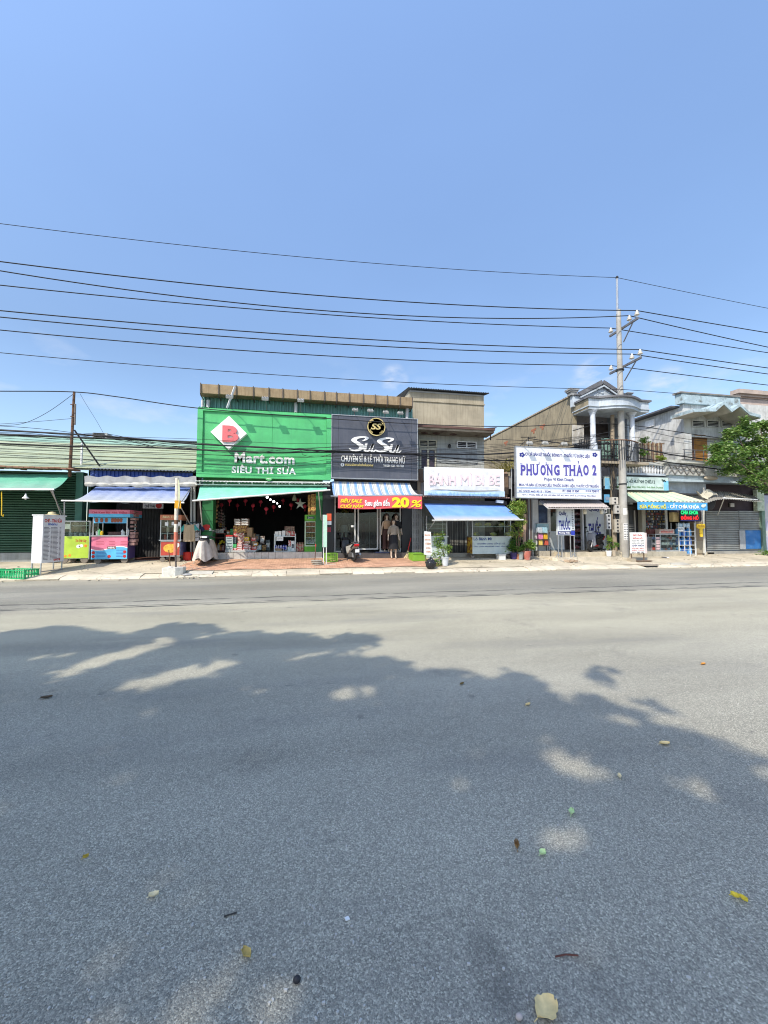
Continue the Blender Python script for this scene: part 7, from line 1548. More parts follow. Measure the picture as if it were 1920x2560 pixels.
for k in range(12): vt.box(q[1] + .06, q[1] + .06 + R.uniform(.05, .1), Y + .004, Y + .009, q[3] - .12 - k * .085, q[3] - .08 - k * .085)
obj('small_print', vt, grey_print, qs, kind='stuff')
for x in (q[0] + .02, q[0] + .2, q[1] - .03, x2q - .03): obj('leg', MB().box(x, x + .035, Y + .03, Y + .065, gz(Y) - .0, q[2] - .021), steel, qs)
fb_ = MB()
for x in (q[0] + .035, x2q - .03): fb_.beam((x - .22, Y + .05, gz(Y) + .015), (x, Y + .05, gz(Y) + .32), .025).beam((x + .22, Y + .05, gz(Y) + .015), (x, Y + .05, gz(Y) + .32), .025).beam((x, Y - .35, gz(Y - .35) + .015), (x, Y + .45, gz(Y + .45) + .0), .025)
obj('foot', fb_, steel, qs)
# display rack of packets beside the pillar
Y = 16.95; q = rect(1344, 1376, 1307, 1372, Y); dr_ = thing('display_rack', 'small wire rack with pink and yellow packets at the pharmacy window', 'rack', ((q[0] + q[1]) / 2, Y, gz(Y)))
for x in (q[0], q[1] - .03):
 for y in (Y, Y + .3): obj('upright', MB().box(x, x + .025, y, y + .025, gz(Y), P(1360, 1330, Y).z), black_metal, dr_)
zl = [P(1360, y, Y).z for y in (1332, 1348, 1363)]
for z in zl: obj('shelf', MB().box(q[0], q[1], Y + .026, Y + .29, z - .02, z), black_metal, dr_)
for i, (px, k, col, w) in enumerate(((1353, 0, (.45, .5, .55), 12), (1365, 0, (.35, .55, .65), 13), (1354, 1, (.62, .2, .36), 12), (1367, 1, (.70, .40, .03), 9), (1354, 2, (.68, .50, .12), 9), (1369, 2, (.55, .10, .06), 8))):
 a = P(px - w / 2, 1340, Y).x; b_ = P(px + w / 2, 1340, Y).x; z = zl[k] + .001; r = thing('packet', ['pale grey packet on the top shelf of the wire rack', 'pale blue packet on the top shelf of the wire rack', 'pink packet on the middle shelf of the wire rack', 'orange yellow packet on the middle shelf of the wire rack', 'pale yellow packet on the bottom shelf of the wire rack', 'red packet on the bottom shelf of the wire rack'][i], 'packet', ((a + b_) / 2, Y + .1, z), 'packets on the wire rack')
 obj('pack', MB().box(a, b_, Y + .08, Y + .2, z, z + .22), mat('pack%d' % i, col, .5, var=.4, scale=9), r); obj('seal', MB().box(a + .01, b_ - .01, Y + .12, Y + .15, z + .221, z + .26), mat('pack%d' % i, col), r)
q = rect(1343, 1372, 1309, 1324, Y + .35); gb_ = thing('glass_case', 'pale blue glass case on the counter left in the pharmacy front', 'case', ((q[0] + q[1]) / 2, Y + .35, q[2])); obj('case', MB().box(q[0], q[1], Y + .35, Y + .6, q[2], q[3]), mat('ice_blue', (.35, .52, .58), .25), gb_); obj('lid', MB().box(q[0] - .01, q[1] + .01, Y + .34, Y + .61, q[3] + .001, q[3] + .03), alu, gb_); obj('stand', MB().box(q[0] + .05, q[1] - .05, Y + .36, Y + .59, gz(Y), q[2] - .001), mat('counter_grey', (.4,) * 3), gb_)
# concrete steps
for i, (a, b_, y0, zt2) in enumerate(((1384, 1558, 16.0, .14), (1408, 1556, 16.45, .28))):
 x0, x1 = P(a, 1392, y0).x, P(b_, 1392, y0).x
 o = obj('front_step', MB().prism_z([(x0, y0 + .1), (x0 + .2, y0), (x1, y0 + .02), (x1 + .02, 17.1), (x0 - .02, 17.1)], .1, gz(y0) + zt2), conc if i else kerb_m); tag(o, ['lower worn concrete step before the pharmacy', 'upper worn concrete step under the red scooter'][i], 'step', 'pharmacy steps')
s1.location.z = gz(16.45) + .28;
sb_ = thing('sand_pile', 'broken brick and sand heap beside the standing sign foot', 'rubble', P(1428, 1398, 15.6))
for i in range(9): obj('rubble', MB().obox((P(1420 + i * 3, 1398, 15.6).x, 15.7 + R.uniform(-.1, .1), gz(15.7) + .05), (R.uniform(.08, .16), .1, R.uniform(.05, .1)), (R.uniform(-.4, .4), R.uniform(-.4, .4), R.uniform(0, 3))), mat('rubble_tan', (.36, .27, .19), .9), sb_)
Y = 16.1
for i, (px, lab, h, pm_, mats_) in enumerate(((1530, 'yellow green plant in a white pot beside the utility pole', .26, white_clean, [lg2, lg1]), (1543, 'small plant in a tan pot touching the utility pole', .28, mat('pot_tan', (.4, .34, .26), .8), [lg1, lg4]))):
 c = P(px, 1388, Y); z = gz(Y) + .14
 f1 = P(px + 2, 1358 + i * 6, Y); potted('potted_plant', lab, (c.x, Y + .2, z), .13 - .03 * i, h, pm_, [(f1 + Vector((0, .2, 0)), (.16, .15, .28 - .1 * i), 240 - 120 * i)], mats_, .10, [f1 + Vector((0, .2, 0))], 'pots by the utility pole')
# ================================================================== poles
YP = 16.6
concp = mat('pole_concrete', (.40, .385, .355), .9, .12, scale=2.2, dirt=.3, streak=.25, dcol=(.2, .18, .15), bump=.3)
bp_ = P(1561, 1396, YP); tp_ = P(1546, 775, YP); tip = P(1542.5, 694, YP)
up_ = thing('utility_pole', 'tall tapered concrete utility pole with two arms of white insulators', 'pole', (bp_.x, YP, gz(YP)))
bz = Vector((bp_.x, YP, gz(YP) - .05)); tz = Vector((tp_.x, YP, tp_.z))
obj('shaft', MB().tube([bz.lerp(tz, i / 12) for i in range(13)], [.195 - .09 * i / 12 for i in range(13)], 18), concp, up_, smooth=True)
obj('top_rod', MB().tube([bz.lerp(tz, .98) + Vector((-.07, 0, 0)), Vector((tip.x, YP, tip.z))], [.055, .05], 8), steel, up_)
obj('rod_clamp', MB().ball(Vector((tip.x, YP, tip.z)), (.07, .07, .09), 8, 5), black_metal, up_)
def at_z(z): t = (z - bz.z) / (tz.z - bz.z); return bz.lerp(tz, t)
insm = mat('insulator_white', (.62, .58, .52), .3, var=.1); insb = mat('insulator_brown', (.20, .10, .06), .35)
ATT = []
for y_c, ys_ in ((821, (15.67, 16.12, 17.32)), (917, (15.55, 16.03, 17.37))):
 z = P(1551, y_c, YP).z; c = at_z(z)
 obj('cross_arm', MB().box(c.x + .13, c.x + .21, ys_[0] - .06, ys_[2] + .08, z - .05, z + .05), mat('arm_grey', (.16,) * 3), up_)
 obj('arm_brace', MB().beam((c.x + .17, ys_[0] + .25, z - .051), (c.x + .15, YP - .1, z - .75), .04), mat('arm_grey', (.16,) * 3), up_)
 for y in ys_:
  o = obj('insulator', MB().lathe((c.x + .17, y, z + .051), [(.02, 0), (.02, .10), (.06, .11), (.11, .13), (.115, .17), (.07, .19), (.085, .22), (.085, .26), (.05, .28), (.055, .34), (.03, .37), (0, .38)], 12), insm, up_, smooth=True)
  ATT.append(Vector((c.x + .17, y, z + .40)))
for z_, in ((3.9,), (7.9,), (9.6,)): c = at_z(z_); obj('strap', MB().lathe(c, [(.18, -.03), (.19, -.03), (.19, .03), (.18, .03)], 16), black_metal, up_)
def wrap_paper(name, parent, px0, px1, pt, pb, m, lines=0):
 z0, z1 = P(1561, pb, YP).z, P(1561, pt, YP).z; w = MB(); c = at_z((z0 + z1) / 2); rr_ = .195 - .09 * (c.z - bz.z) / (tz.z - bz.z) + .006
 a0 = -2.35 + .0; a1 = a0 + 1.25
 w.grid(lambda u, v: Vector((at_z(z0 + (z1 - z0) * v).x + rr_ * math.cos(a0 + (a1 - a0) * u), YP + rr_ * math.sin(a0 + (a1 - a0) * u), z0 + (z1 - z0) * v)), 10, 4); obj(name, w, m, parent)
 if lines:
  w = MB()
  for k in range(lines):
   for a, b_ in ((.08, .42), (.55, .92)):
    za = z0 + (z1 - z0) * (k + .35) / lines; zb = za + (z1 - z0) / lines * .34
    w.grid(lambda u, v: Vector((c.x + (rr_ + .004) * math.cos(a0 + (a1 - a0) * (a + (b_ - a) * u)), YP + (rr_ + .004) * math.sin(a0 + (a1 - a0) * (a + (b_ - a) * u)), za + (zb - za) * v)), 5, 1)
  obj('printed_lines', w, grey_print, parent, kind='stuff')
wrap_paper('notice', up_, 1555, 1569, 1309, 1350, mat('paper_white', (.70, .69, .66), .8, dirt=.2), 7)
wrap_paper('notice', up_, 1557, 1567, 1271, 1287, mat('paper_white', (.7,) * 3))
# old thin pole loaded with meters
Yo = 16.9; a_, b_ = P(1536, 1352, Yo), P(1531, 1038, Yo)
op = thing('meter_pole', 'short old weathered pole loaded with meter boxes left of the tall pole', 'pole', (a_.x, Yo, gz(Yo)))
obj('shaft', MB().tube([Vector((a_.x + .02, Yo, gz(Yo) - .02)), a_, P(1532, 1240, Yo), b_], [.12, .12, .105, .09], 10), mat('old_pole', (.30, .24, .17), .9, dirt=.5, streak=.4), op, smooth=True)
for i, (x0, x1, t, d, m_) in enumerate(((1529, 1545, 1243, 1261, (.5, .46, .40)), (1537, 1550, 1262, 1284, (.46, .44, .40)), (1516, 1527, 1285, 1323, (.46, .46, .45)), (1537, 1550, 1298, 1331, (.44, .40, .33)), (1509, 1517, 1262, 1282, (.42, .42, .4)))):
 q = rect(x0, x1, t, d, Yo - .25); o = obj('meter_box', MB().box(q[0], q[1], Yo - .27, Yo - .1, q[2], q[3]), mat('meterbox%d' % i, m_, .6, dirt=.3), op)
 w = MB(); nn = 4 if d - t > 25 else 2
 for k in range(nn): z = q[2] + (q[3] - q[2]) * (k + .5) / nn; w.lathe(((q[0] + q[1]) / 2, Yo - .272, z), [(.001, -.01), (.05, -.01), (.05, .01), (.001, .01)], 10, axis=(0, 1, 0))
 obj('dial', w, dark_in, o)
cb = MB()
for i in range(14):
 x = a_.x + R.uniform(-.13, .05); cb.tube(catmull([(x, Yo - .12, P(1532, 1100 + R.uniform(0, 60), Yo).z), (x + R.uniform(-.3, .2), Yo - .2, P(1532, 1160 + R.uniform(0, 40), Yo).z), (x + R.uniform(-.12, .12), Yo - .15, P(1532, 1240, Yo).z), (x + R.uniform(-.1, .15), Yo - .16, P(1532, 1300 + R.uniform(0, 30), Yo).z)], 4), .014, 4)
obj('cable_bundle', cb, wire_m, op, kind='stuff')
lp_ = MB()
for k in range(4):
 c = P((1520, 1538, 1528, 1516)[k], (1118, 1130, 1148, 1160)[k], Yo - .2); rr_ = (.22, .16, .19, .13)[k]
 for s in range(3): lp_.tube([c + Vector(((rr_ + .015 * s) * math.cos(t * .449), .02 * s, (rr_ + .02 * s) * math.sin(t * .449))) for t in range(15)], .012, 4, cap=False)
obj('cable_coil', lp_, wire_m, op, kind='stuff')
q = rect(1511, 1524, 1236, 1256, Yo - .1); bp2 = thing('round_badge_sign', 'small blue square sign with a pale disc left of the meter pole', 'sign', ((q[0] + q[1]) / 2, Yo - .1, q[2])); obj('plate', MB().box(q[0], q[1], Yo - .1, Yo - .07, q[2], q[3]), mat('badge_blue', (.10, .30, .48), .5), bp2); obj('disc', MB().lathe(((q[0] + q[1]) / 2, Yo - .105, (q[2] + q[3]) / 2), [(.001, -.01), (.10, -.01), (.10, .004), (.001, .004)], 14, axis=(0, 1, 0)), mat('badge_dark', (.2, .26, .34)), bp2); obj('bracket', MB().box(q[1], P(1529, 1246, Yo - .1).x, Yo - .1, Yo - .07, q[2] + .1, q[2] + .14), black_metal, bp2)
# ================================================================== cables
def quad_through(p):                        # quadratic z(x) through three points, Lagrange
 (x0, z0), (x1, z1), (x2, z2) = p
 return lambda x: z0 * (x - x1) * (x - x2) / ((x0 - x1) * (x0 - x2)) + z1 * (x - x0) * (x - x2) / ((x1 - x0) * (x1 - x2)) + z2 * (x - x0) * (x - x1) / ((x2 - x0) * (x2 - x1))
def cable(label, left, att, right_px, Y, r=.018, grp='overhead cables', mid=None):
 ps_ = [P(px, py, Y) for px, py in left]; f = quad_through([(p.x, p.z) for p in ps_] + [(att.x, att.z)]); r_ = P(right_px[0], right_px[1], Y)
 xs = [ps_[0].x - 12 + (att.x - ps_[0].x + 12) * i / 40 for i in range(41)]
 pts = [(x, att.y + (Y - att.y), f(max(x, ps_[0].x - 4)) if x > ps_[0].x - 4 else f(ps_[0].x - 4)) for x in xs]
 L = r_.x - att.x; sl = (r_.z - att.z) / L
 for i in range(1, 13): d = L * 2.6 * i / 12; pts.append((att.x + d, Y, att.z + sl * d * 1.12 - sl * .12 * d * d / L))
 o = obj('cable', MB().tube(pts, r, 5), wire_m, smooth=True); tag(o, label, 'cable', grp); return o
f7 = lambda x, y: (x * 1.1573, 530 + y * 1.1573)
WL = [((0, 107), (1100, 206), 0, (1659, 261)), ((0, 127), (1100, 230), 1, (1659, 292)), ((0, 158), (1100, 244), 2, (1659, 304)), ((0, 213), (1100, 290), 3, (1659, 337)), ((0, 227), (1100, 302), 4, (1659, 350)), ((0, 255), (1100, 328), 5, (1659, 374))]
nm_ = ['topmost black cable on the nearest upper insulator of the tall pole', 'second black cable from the top on the tall pole', 'third black cable, on the far insulator of the upper arm', 'fourth black cable, on the nearest insulator of the lower arm', 'fifth black cable, on the middle insulator of the lower arm', 'sixth black cable, on the far insulator of the lower arm']
for i, (l, m_, k, r_) in enumerate(WL): cable(nm_[i], [f7(*l), f7(*m_)], ATT[k], f7(*r_), ATT[k].y, .021)
cable('thin earth wire running to the very tip of the tall pole', [f7(0, 25), f7(660, 98)], Vector((tip.x, YP, tip.z)), f7(1659, 208), YP, .012)
cable('lone thin cable sagging below the six black ones', [f7(0, 304), f7(553, 349)], at_z(P(1550, 976, YP).z) + Vector((.0, -.14, 0)), f7(1659, 407), YP - .14, .014)
def lowline(label, pts, Y, r=.014, grp='low cables over the shops', droop=.0):
 p = catmull([P(x, y, Y + (Y2[0] if Y2 else 0)) for x, y, *Y2 in pts], 7); o = obj('cable', MB().tube(p, r, 5), wire_m, smooth=True); tag(o, label, 'cable', grp); return o
lowline('single cable passing the tip of the thin pole and crossing both large signs', [(-120, 977), (0, 978), (185, 980), (300, 993), (500, 1021), (800, 1045), (1080, 1062), (1290, 1066), (1531, 1060), (1750, 1088), (2100, 1140)], 16.75, .02)
lowline('thick cable bundle crossing the green sign just above its letters', [(-120, 1072), (0, 1076), (185, 1086), (330, 1096), (490, 1110), (650, 1118), (830, 1128), (1010, 1134), (1200, 1136), (1310, 1130), (1400, 1126), (1532, 1110), (1700, 1140), (1920, 1165), (2100, 1185)], 16.7, .034)
lowline('second thick bundle just under the first across the green sign', [(-120, 1104), (0, 1109), (185, 1116), (350, 1118), (490, 1124), (640, 1130), (830, 1131), (1010, 1136), (1200, 1150), (1330, 1150), (1532, 1140), (1700, 1160), (1920, 1192)], 16.72, .030)
lowline('thin cable falling slowly left to right above the thick bundles', [(-100, 1060), (100, 1072), (300, 1098), (480, 1122), (620, 1134), (830, 1126), (1040, 1142), (1200, 1158), (1350, 1134), (1532, 1100)], 16.66, .010)
lowline('thin cable sagging low under the bundles by the beige house', [(480, 1106), (700, 1122), (1010, 1135), (1120, 1160), (1200, 1158), (1300, 1140), (1532, 1128)], 16.62, .009)
lowline('thin cable running straight over the beige house to the meter pole', [(-100, 1083), (180, 1094), (490, 1126), (830, 1118), (1100, 1110), (1300, 1109), (1532, 1090), (1800, 1120), (2100, 1160)], 16.6, .009)
lowline('loose loop of cable hanging over the right part of the green sign', [(640, 1132), (740, 1122), (760, 1138), (800, 1142), (850, 1128)], 16.6, .009)
lowline('thin cable climbing from the left edge to the thin pole', [(-80, 1066), (0, 1064), (60, 1058), (120, 1030), (182, 986)], 17.1, .009)
lowline('thin cable stretched from the left edge to the middle of the thin pole', [(-80, 1064), (0, 1060), (90, 1054), (184, 1046)], 17.1, .008)
lowline('fine cable dropping from the thin pole tip to the roof', [(200, 984), (215, 1010), (240, 1050), (258, 1082)], 17.4, .006)
for i, (y0, y1, y2) in enumerate(((1068, 1080, 1092), (1074, 1082, 1088), (1080, 1086, 1084), (1086, 1090, 1096), (1092, 1094, 1090))):
 lowline(['topmost', 'second highest', 'middle', 'second lowest', 'lowest'][i] + ' of the five tangled thin cables at the left picture edge', [(-100, y0), (60, y1 - 3), (150, y1 + 4), (260, y2), (400, 1104 + i * 4), (492, 1112 + i * 3)], 16.9 + .05 * i, .010, 'tangled cables at the left')
for i in range(8):
 y0 = 1090 + i * 8 + R.uniform(-6, 6); y1 = 1096 + i * 7 + R.uniform(-8, 8); s_ = R.uniform(4, 14)
 lowline('loose thin cable sagging across all the shop signs, number %s from the top' % ('one', 'two', 'three', 'four', 'five', 'six', 'seven', 'eight')[i], [(-100, y0 - 20), (250, y0 - 4 + s_ * .4), (490, y0 + 8), (700, y0 + 8 + s_), (900, y1 + 10), (1120, y1 + 14 + s_), (1330, y1 + 6), (1532, 1080 + i * 9)], 16.4 + .05 * i, .008 + .003 * (i % 2), 'loose cables across the signs')
for i, (pts) in enumerate(([(1310, 1132), (1420, 1120), (1532, 1096)], [(1310, 1150), (1420, 1146), (1532, 1150)], [(1300, 1139), (1420, 1128), (1500, 1110), (1532, 1116)], [(1240, 1098), (1400, 1102), (1532, 1078)], [(1250, 1120), (1420, 1115), (1532, 1104)])):
 lowline('thin cable gathering on the meter pole over the pharmacy sign, ' + ['third from the top', 'lowest', 'fourth from the top', 'topmost', 'second from the top'][i], pts, 16.45 + .04 * i, .011, 'thin cables over the pharmacy sign')
for i, pts in enumerate(([(1532, 1108), (1640, 1128), (1760, 1138), (1925, 1142)], [(1532, 1120), (1640, 1136), (1760, 1141), (1925, 1150)], [(1532, 1146), (1620, 1154), (1700, 1166), (1925, 1176)], [(1532, 1066), (1600, 1074), (1720, 1098), (1925, 1118)])):
 lowline('thin cable leaving the meter pole to the right, ' + ['second from the top', 'third from the top', 'lowest', 'topmost'][i], pts, 16.5 + .06 * i, .012, 'thin cables right of the meter pole')
# ================================================================== watch and key shop
Yw2 = 17.7; xq0, xq1 = P(1558, 1310, YF).x, P(1764, 1310, YF).x
wk = thing('watch_shop_house', 'small white house with a balustrade and wooden fence over the watch repair shop', 'building', (xq0, Yw2, ZF))
zsf = P(1668, 1378, 16.9).z
obj('floor', MB().box(xq0, xq1, 17.2, 22, ZF - .2, ZF + .06), conc, wk)
obj('ledge', MB().box(P(1618, 1385, 16.6).x, P(1717, 1385, 16.6).x, 16.6, 17.25, .2, P(1668, 1379, 16.6).z), concrete('ledge_concrete3', (.42, .38, .30), .3), wk)
zle = P(1668, 1379, 16.6).z
zbal = P(1620, 1190, 17.3).z
obj('back_wall', MB().box(xq0, xq1, 20.3, 20.5, ZF, zbal), mat('shop_dark2', (.10, .09, .09), .9), wk); obj('right_wall', MB().box(xq1 - .12, xq1, 17.6, 20.3, ZF, zbal), mat('shop_dark2', (.1,) * 3), wk); obj('ceiling', MB().box(xq0, xq1, 17.3, 20.3, 3.5, 3.6), dark_in, wk)
obj('header', MB().box(xq0, xq1, 17.5, 17.75, 3.1, zbal - .02), pblue, wk)
q = rect(1570, 1603, 1264, 1376, 17.65); do = obj('door', MB().box(q[0], q[1], 17.72, 17.75, ZF, q[3]), mat('door_black', (.03, .03, .032), .4), wk)
for a in (q[0], q[0] + .52 * (q[1] - q[0]), q[1] - .07): obj('frame', MB().box(a, a + .06, 17.66, 17.719, ZF, q[3] - .25), mat('grey_rim', (.4,) * 3), do)
sl_ = MB()
for k in range(12): z = ZF + .5 + k * .09; sl_.box(q[0] + .1, q[1] - .35, 17.70, 17.719, z, z + .02)
obj('grille', sl_, mat('grey_rim', (.4,) * 3), do)
q = rect(1604, 1613, 1272, 1376, 17.5); obj('pillar', MB().box(q[0], q[1], 17.45, 17.7, ZF, 3.3), mat('pillar_tan', (.38, .35, .28), .8, dirt=.3), wk)
for a, b_ in ((1665.5, 1670), (1757, 1762.5)): q = rect(a, b_, 1272, 1376, 17.2); obj('post', MB().box(q[0], q[1], 17.2, 17.26, ZF - .05, 3.3), mat('pipe_white', (.6,) * 3), wk)
# watch display board
Y = 17.6; q = rect(1613, 1664, 1275, 1326, Y); wb = thing('watch_board', 'dark board covered with rows of watches and packets for sale', 'display board', ((q[0] + q[1]) / 2, Y, q[2]))
obj('board', MB().box(q[0], q[1], Y, Y + .05, q[2] - .6, q[3] + .2), mat('board_dark', (.07, .065, .07), .7), wb)
it = MB()
mcs = [mat('item_gold', (.45, .30, .06), .4), mat('item_white', (.5, .5, .5), .4), mat('item_red', (.30, .06, .05), .4), mat('item_grey', (.2, .22, .25), .3, .5), mat('item_black', (.02, .02, .02))]
for r_ in range(8):
 for c in range(14):
  if R.random() < .12: continue
  x = q[0] + .06 + c * (q[1] - q[0] - .1) / 14; z = q[2] + .02 + r_ * (q[3] - q[2]) / 8; it.mi = R.randrange(5); it.box(x, x + R.uniform(.03, .055), Y - .03, Y - .001, z, z + R.uniform(.06, .1))
obj('watches', it, mcs, wb, kind='stuff')
q = rect(1625, 1640, 1325, 1345, 17.2); bch = thing('red_box', 'dull red box standing behind the glass cabinet', 'box', ((q[0] + q[1]) / 2, 17.2, ZF)); obj('box', MB().box(q[0], q[1], 17.2, 17.5, ZF + .06, q[3]), mat('dull_red', (.22, .08, .07), .6), bch); obj('lid', MB().box(q[0] - .01, q[1] + .01, 17.19, 17.51, q[3] + .001, q[3] + .03), mat('dull_red', (.2,) * 3), bch)
# glass cabinet with a printed board on top
Y = 16.7; q = rect(1639, 1697, 1335, 1375, Y); gcab = thing('glass_cabinet', 'aluminium glass cabinet of goods on the concrete ledge of the watch shop', 'cabinet', ((q[0] + q[1]) / 2, Y, zle))
for x in (q[0], q[0] + (q[1] - q[0]) * .2, q[1] - .03):
 for y in (Y, Y + .4): obj('post', MB().box(x, x + .025, y, y + .025, zle, q[3] - .03), alu, gcab)
obj('top', MB().box(q[0] - .01, q[1] + .01, Y - .01, Y + .44, q[3] - .029, q[3]), alu, gcab); obj('base', MB().box(q[0] + .026, q[1] - .031, Y + .001, Y + .42, zle + .001, zle + .06), alu, gcab)
for k in (.36, .66): z = zle + (q[3] - zle) * k; obj('shelf', MB().box(q[0] + .026, q[1] - .031, Y + .03, Y + .4, z, z + .012), alu, gcab)
it = MB()
for k in (.06, .37, .67):
 x = q[0] + .05
 while x < q[1] - .12: w = R.uniform(.05, .14); z = zle + (q[3] - zle) * k + .015; it.mi = R.randrange(5); it.box(x, x + w * .85, Y + .08, Y + .25, z, z + R.uniform(.05, .15)); x += w
obj('goods', it, [mat('goods_blue', (.12, .18, .3)), mcs[1], mat('goods_pale', (.42, .40, .38)), mcs[3], mcs[2]], gcab, kind='stuff')
obj('glass_front', MB().box(q[0] + .026, q[1] - .031, Y + .004, Y + .009, zle + .061, q[3] - .03), glass('cart_glass'), gcab)
pst = MB()
for k in range(5): z = zle + .1 + k * .13; pst.box(q[0] + .04, q[0] + .24, Y - .003, Y + .003, z, z + .1)
obj('price_cards', pst, mat('card_pink', (.6, .42, .42)), gcab)
q2 = rect(1651, 1688, 1323, 1334.5, Y); pb_ = thing('printed_box', 'pinkish printed box lying on top of the glass cabinet', 'box', ((q2[0] + q2[1]) / 2, Y, q[3])); obj('box', MB().box(q2[0], q2[1], Y + .05, Y + .3, q[3] + .001, q2[3]), mat('box_pinkish', (.42, .32, .27), .7), pb_); letters('ĐỒNG HỒ', (q2[0] + .08, q2[1] - .08, q[3] + .07, q2[3] - .05), Y + .05, red_print, pb_, bold=.03, ext=.004)
bn_ = thing('banana_bunch', 'yellow brown basket behind the printed box on the cabinet', 'basket', P(1648, 1333, Y + .3)); c = P(1647, 1334, Y + .32); c.z = q[3]; obj('basket', MB().lathe(c, [(.1, 0), (.14, .12), (.12, .12), (0, .05)], 12), mat('basket_yellow', (.4, .27, .05), .8), bn_); obj('content', MB().ball(c + Vector((0, 0, .12)), (.11, .11, .06), 8, 5), mat('basket_yellow', (.4,) * 3), bn_)
for i, (px0, px1) in enumerate(((1619, 1629), (1630, 1638))):
 q = rect(px0, px1, 1342, 1376, 16.95); r = thing('grey_locker', ['grey mesh locker left behind the standing notice sign', 'grey mesh locker just left of the glass cabinet'][i], 'locker', ((q[0] + q[1]) / 2, 16.95, zle)); obj('frame', MB().box(q[0], q[0] + .025, 16.95, 17.2, zle, q[3]).box(q[1] - .025, q[1], 16.95, 17.2, zle, q[3]).box(q[0] + .026, q[1] - .026, 16.95, 17.2, q[3] - .03, q[3]), alu, r); obj('mesh', MB().box(q[0] + .026, q[1] - .026, 16.97, 16.98, zle, q[3] - .031), mat('mesh_grey', (.13, .14, .15), .6), r)
# water bottle rack
Y = 16.75; q = rect(1697, 1737, 1307, 1382, Y); wr = thing('bottle_rack', 'white steel rack holding large blue water bottles', 'rack', ((q[0] + q[1]) / 2, Y, gz(Y)))
zr = [gz(Y) + .08 + k * .46 for k in range(3)]; W_ = (q[1] - q[0]) / 3
for i in range(4): x = q[0] + W_ * i; obj('upright', MB().box(x - .014, x + .014, Y - .02, Y + .008, gz(Y), q[3]), mat('pipe_white', (.6,) * 3), wr); obj('upright', MB().box(x - .014, x + .014, Y + .40, Y + .428, gz(Y), q[3]), mat('pipe_white', (.6,) * 3), wr)
for k in range(3): obj('rung', MB().box(q[0], q[1], Y - .0199, Y + .42, zr[k] - .025, zr[k] - .001).box(q[0], q[1], Y - .023, Y - .021, zr[k] + .2, zr[k] + .22), mat('pipe_white', (.6,) * 3), wr)
jm = mat('bottle_blue', (.03, .16, .55), .15, var=.3, scale=5, spec=.7); jm2 = mat('bottle_blue_pale', (.10, .34, .68), .15, var=.3, scale=5, spec=.7)
for k in range(3):
 for i in range(3):
  x = q[0] + W_ * (i + .5); c = Vector((x, Y + .2, zr[k])); r = thing('water_bottle', 'large blue water bottle in the white rack, %s tier, %s' % (('bottom', 'middle', 'top')[k], ('left', 'middle', 'right')[i]), 'bottle', c, 'water bottles')
  obj('bottle', MB().lathe(c, [(.115, 0), (.13, .02), (.13, .12), (.12, .14), (.13, .16), (.13, .27), (.10, .33), (.035, .37), (.03, .40)], 14), jm if (i + k) % 2 else jm2, r, smooth=True); obj('cap', MB().lathe(c + Vector((0, 0, .40)), [(.032, 0), (.032, .035), (0, .035)], 10), white_clean, r)
q3 = rect(1695, 1709, 1318, 1327, Y - .05); t_ = thing('paper_notice', 'small white notice tied on the bottle rack', 'notice', ((q3[0] + q3[1]) / 2, Y - .05, q3[2])); obj('paper', MB().box(q3[0], q3[1], Y - .05, Y - .04, q3[2], q3[3]), white_clean, t_); letters('NƯỚC', (q3[0] + .03, q3[1] - .03, q3[2] + .05, q3[3] - .03), Y - .05, grey_print, t_, bold=.03, ext=.003)
bl2 = thing('water_bottle', 'pale bottles lying loose on top of the white bottle rack', 'bottle', (q[0] + .2, Y + .2, q[3]), 'loose bottles')
for i in range(3): obj('bottle', MB().lathe((q[0] + .15 + i * .24, Y + .08, zr[2] + .42), [(.06, 0), (.11, .05), (.11, .18), (.04, .24), (0, .25)], 10), mat('bottle_pale', (.40, .52, .62), .2), bl2, smooth=True)
# LED sign, yellow box, key sign
q = rect(1701, 1750, 1270, 1303, 16.6); ld = thing('led_sign', 'lit green and red letter board under the blue key shop banner', 'sign', ((q[0] + q[1]) / 2, 16.6, q[2]))
obj('board', MB().box(q[0], q[1], 16.6, 16.66, q[2], q[3]), mat('led_black', (.01, .01, .012), .4), ld)
lpx('CHÌA KHÓA', 1702, 1745, 1274, 1286, 16.6, mat('led_green', (.01, .3, .08), .5, emit=(.01, .42, .13), es=1.0), ld, bold=.03, ext=.006); lpx('ĐỒNG HỒ', 1702, 1746, 1287, 1299, 16.6, mat('led_red', (.4, .01, .01), .5, emit=(.8, .015, .02), es=1.0), ld, bold=.03, ext=.006)
obj('purple_line', MB().box(q[0], q[1], 16.594, 16.599, q[2] + .01, q[2] + .04), mat('led_purple', (.06, .04, .3)), ld)
q = rect(1682, 1697, 1281, 1304, 16.9); yb = thing('yellow_box', 'cream yellow box hanging left of the lit letter board', 'box', ((q[0] + q[1]) / 2, 16.9, q[2])); obj('box', MB().box(q[0], q[1], 16.9, 17.1, q[2], q[3]), mat('cream_yellow', (.62, .48, .24), .7), yb); obj('window', MB().box(q[0] + .06, q[1] - .05, 16.892, 16.899, q[2] + .08, q[3] - .08), mat('cream_yellow2', (.7, .56, .3)), yb); obj('hook', MB().tube([((q[0] + q[1]) / 2, 17, q[3]), ((q[0] + q[1]) / 2, 17, 3.2)], .01, 4), wire_m, yb)
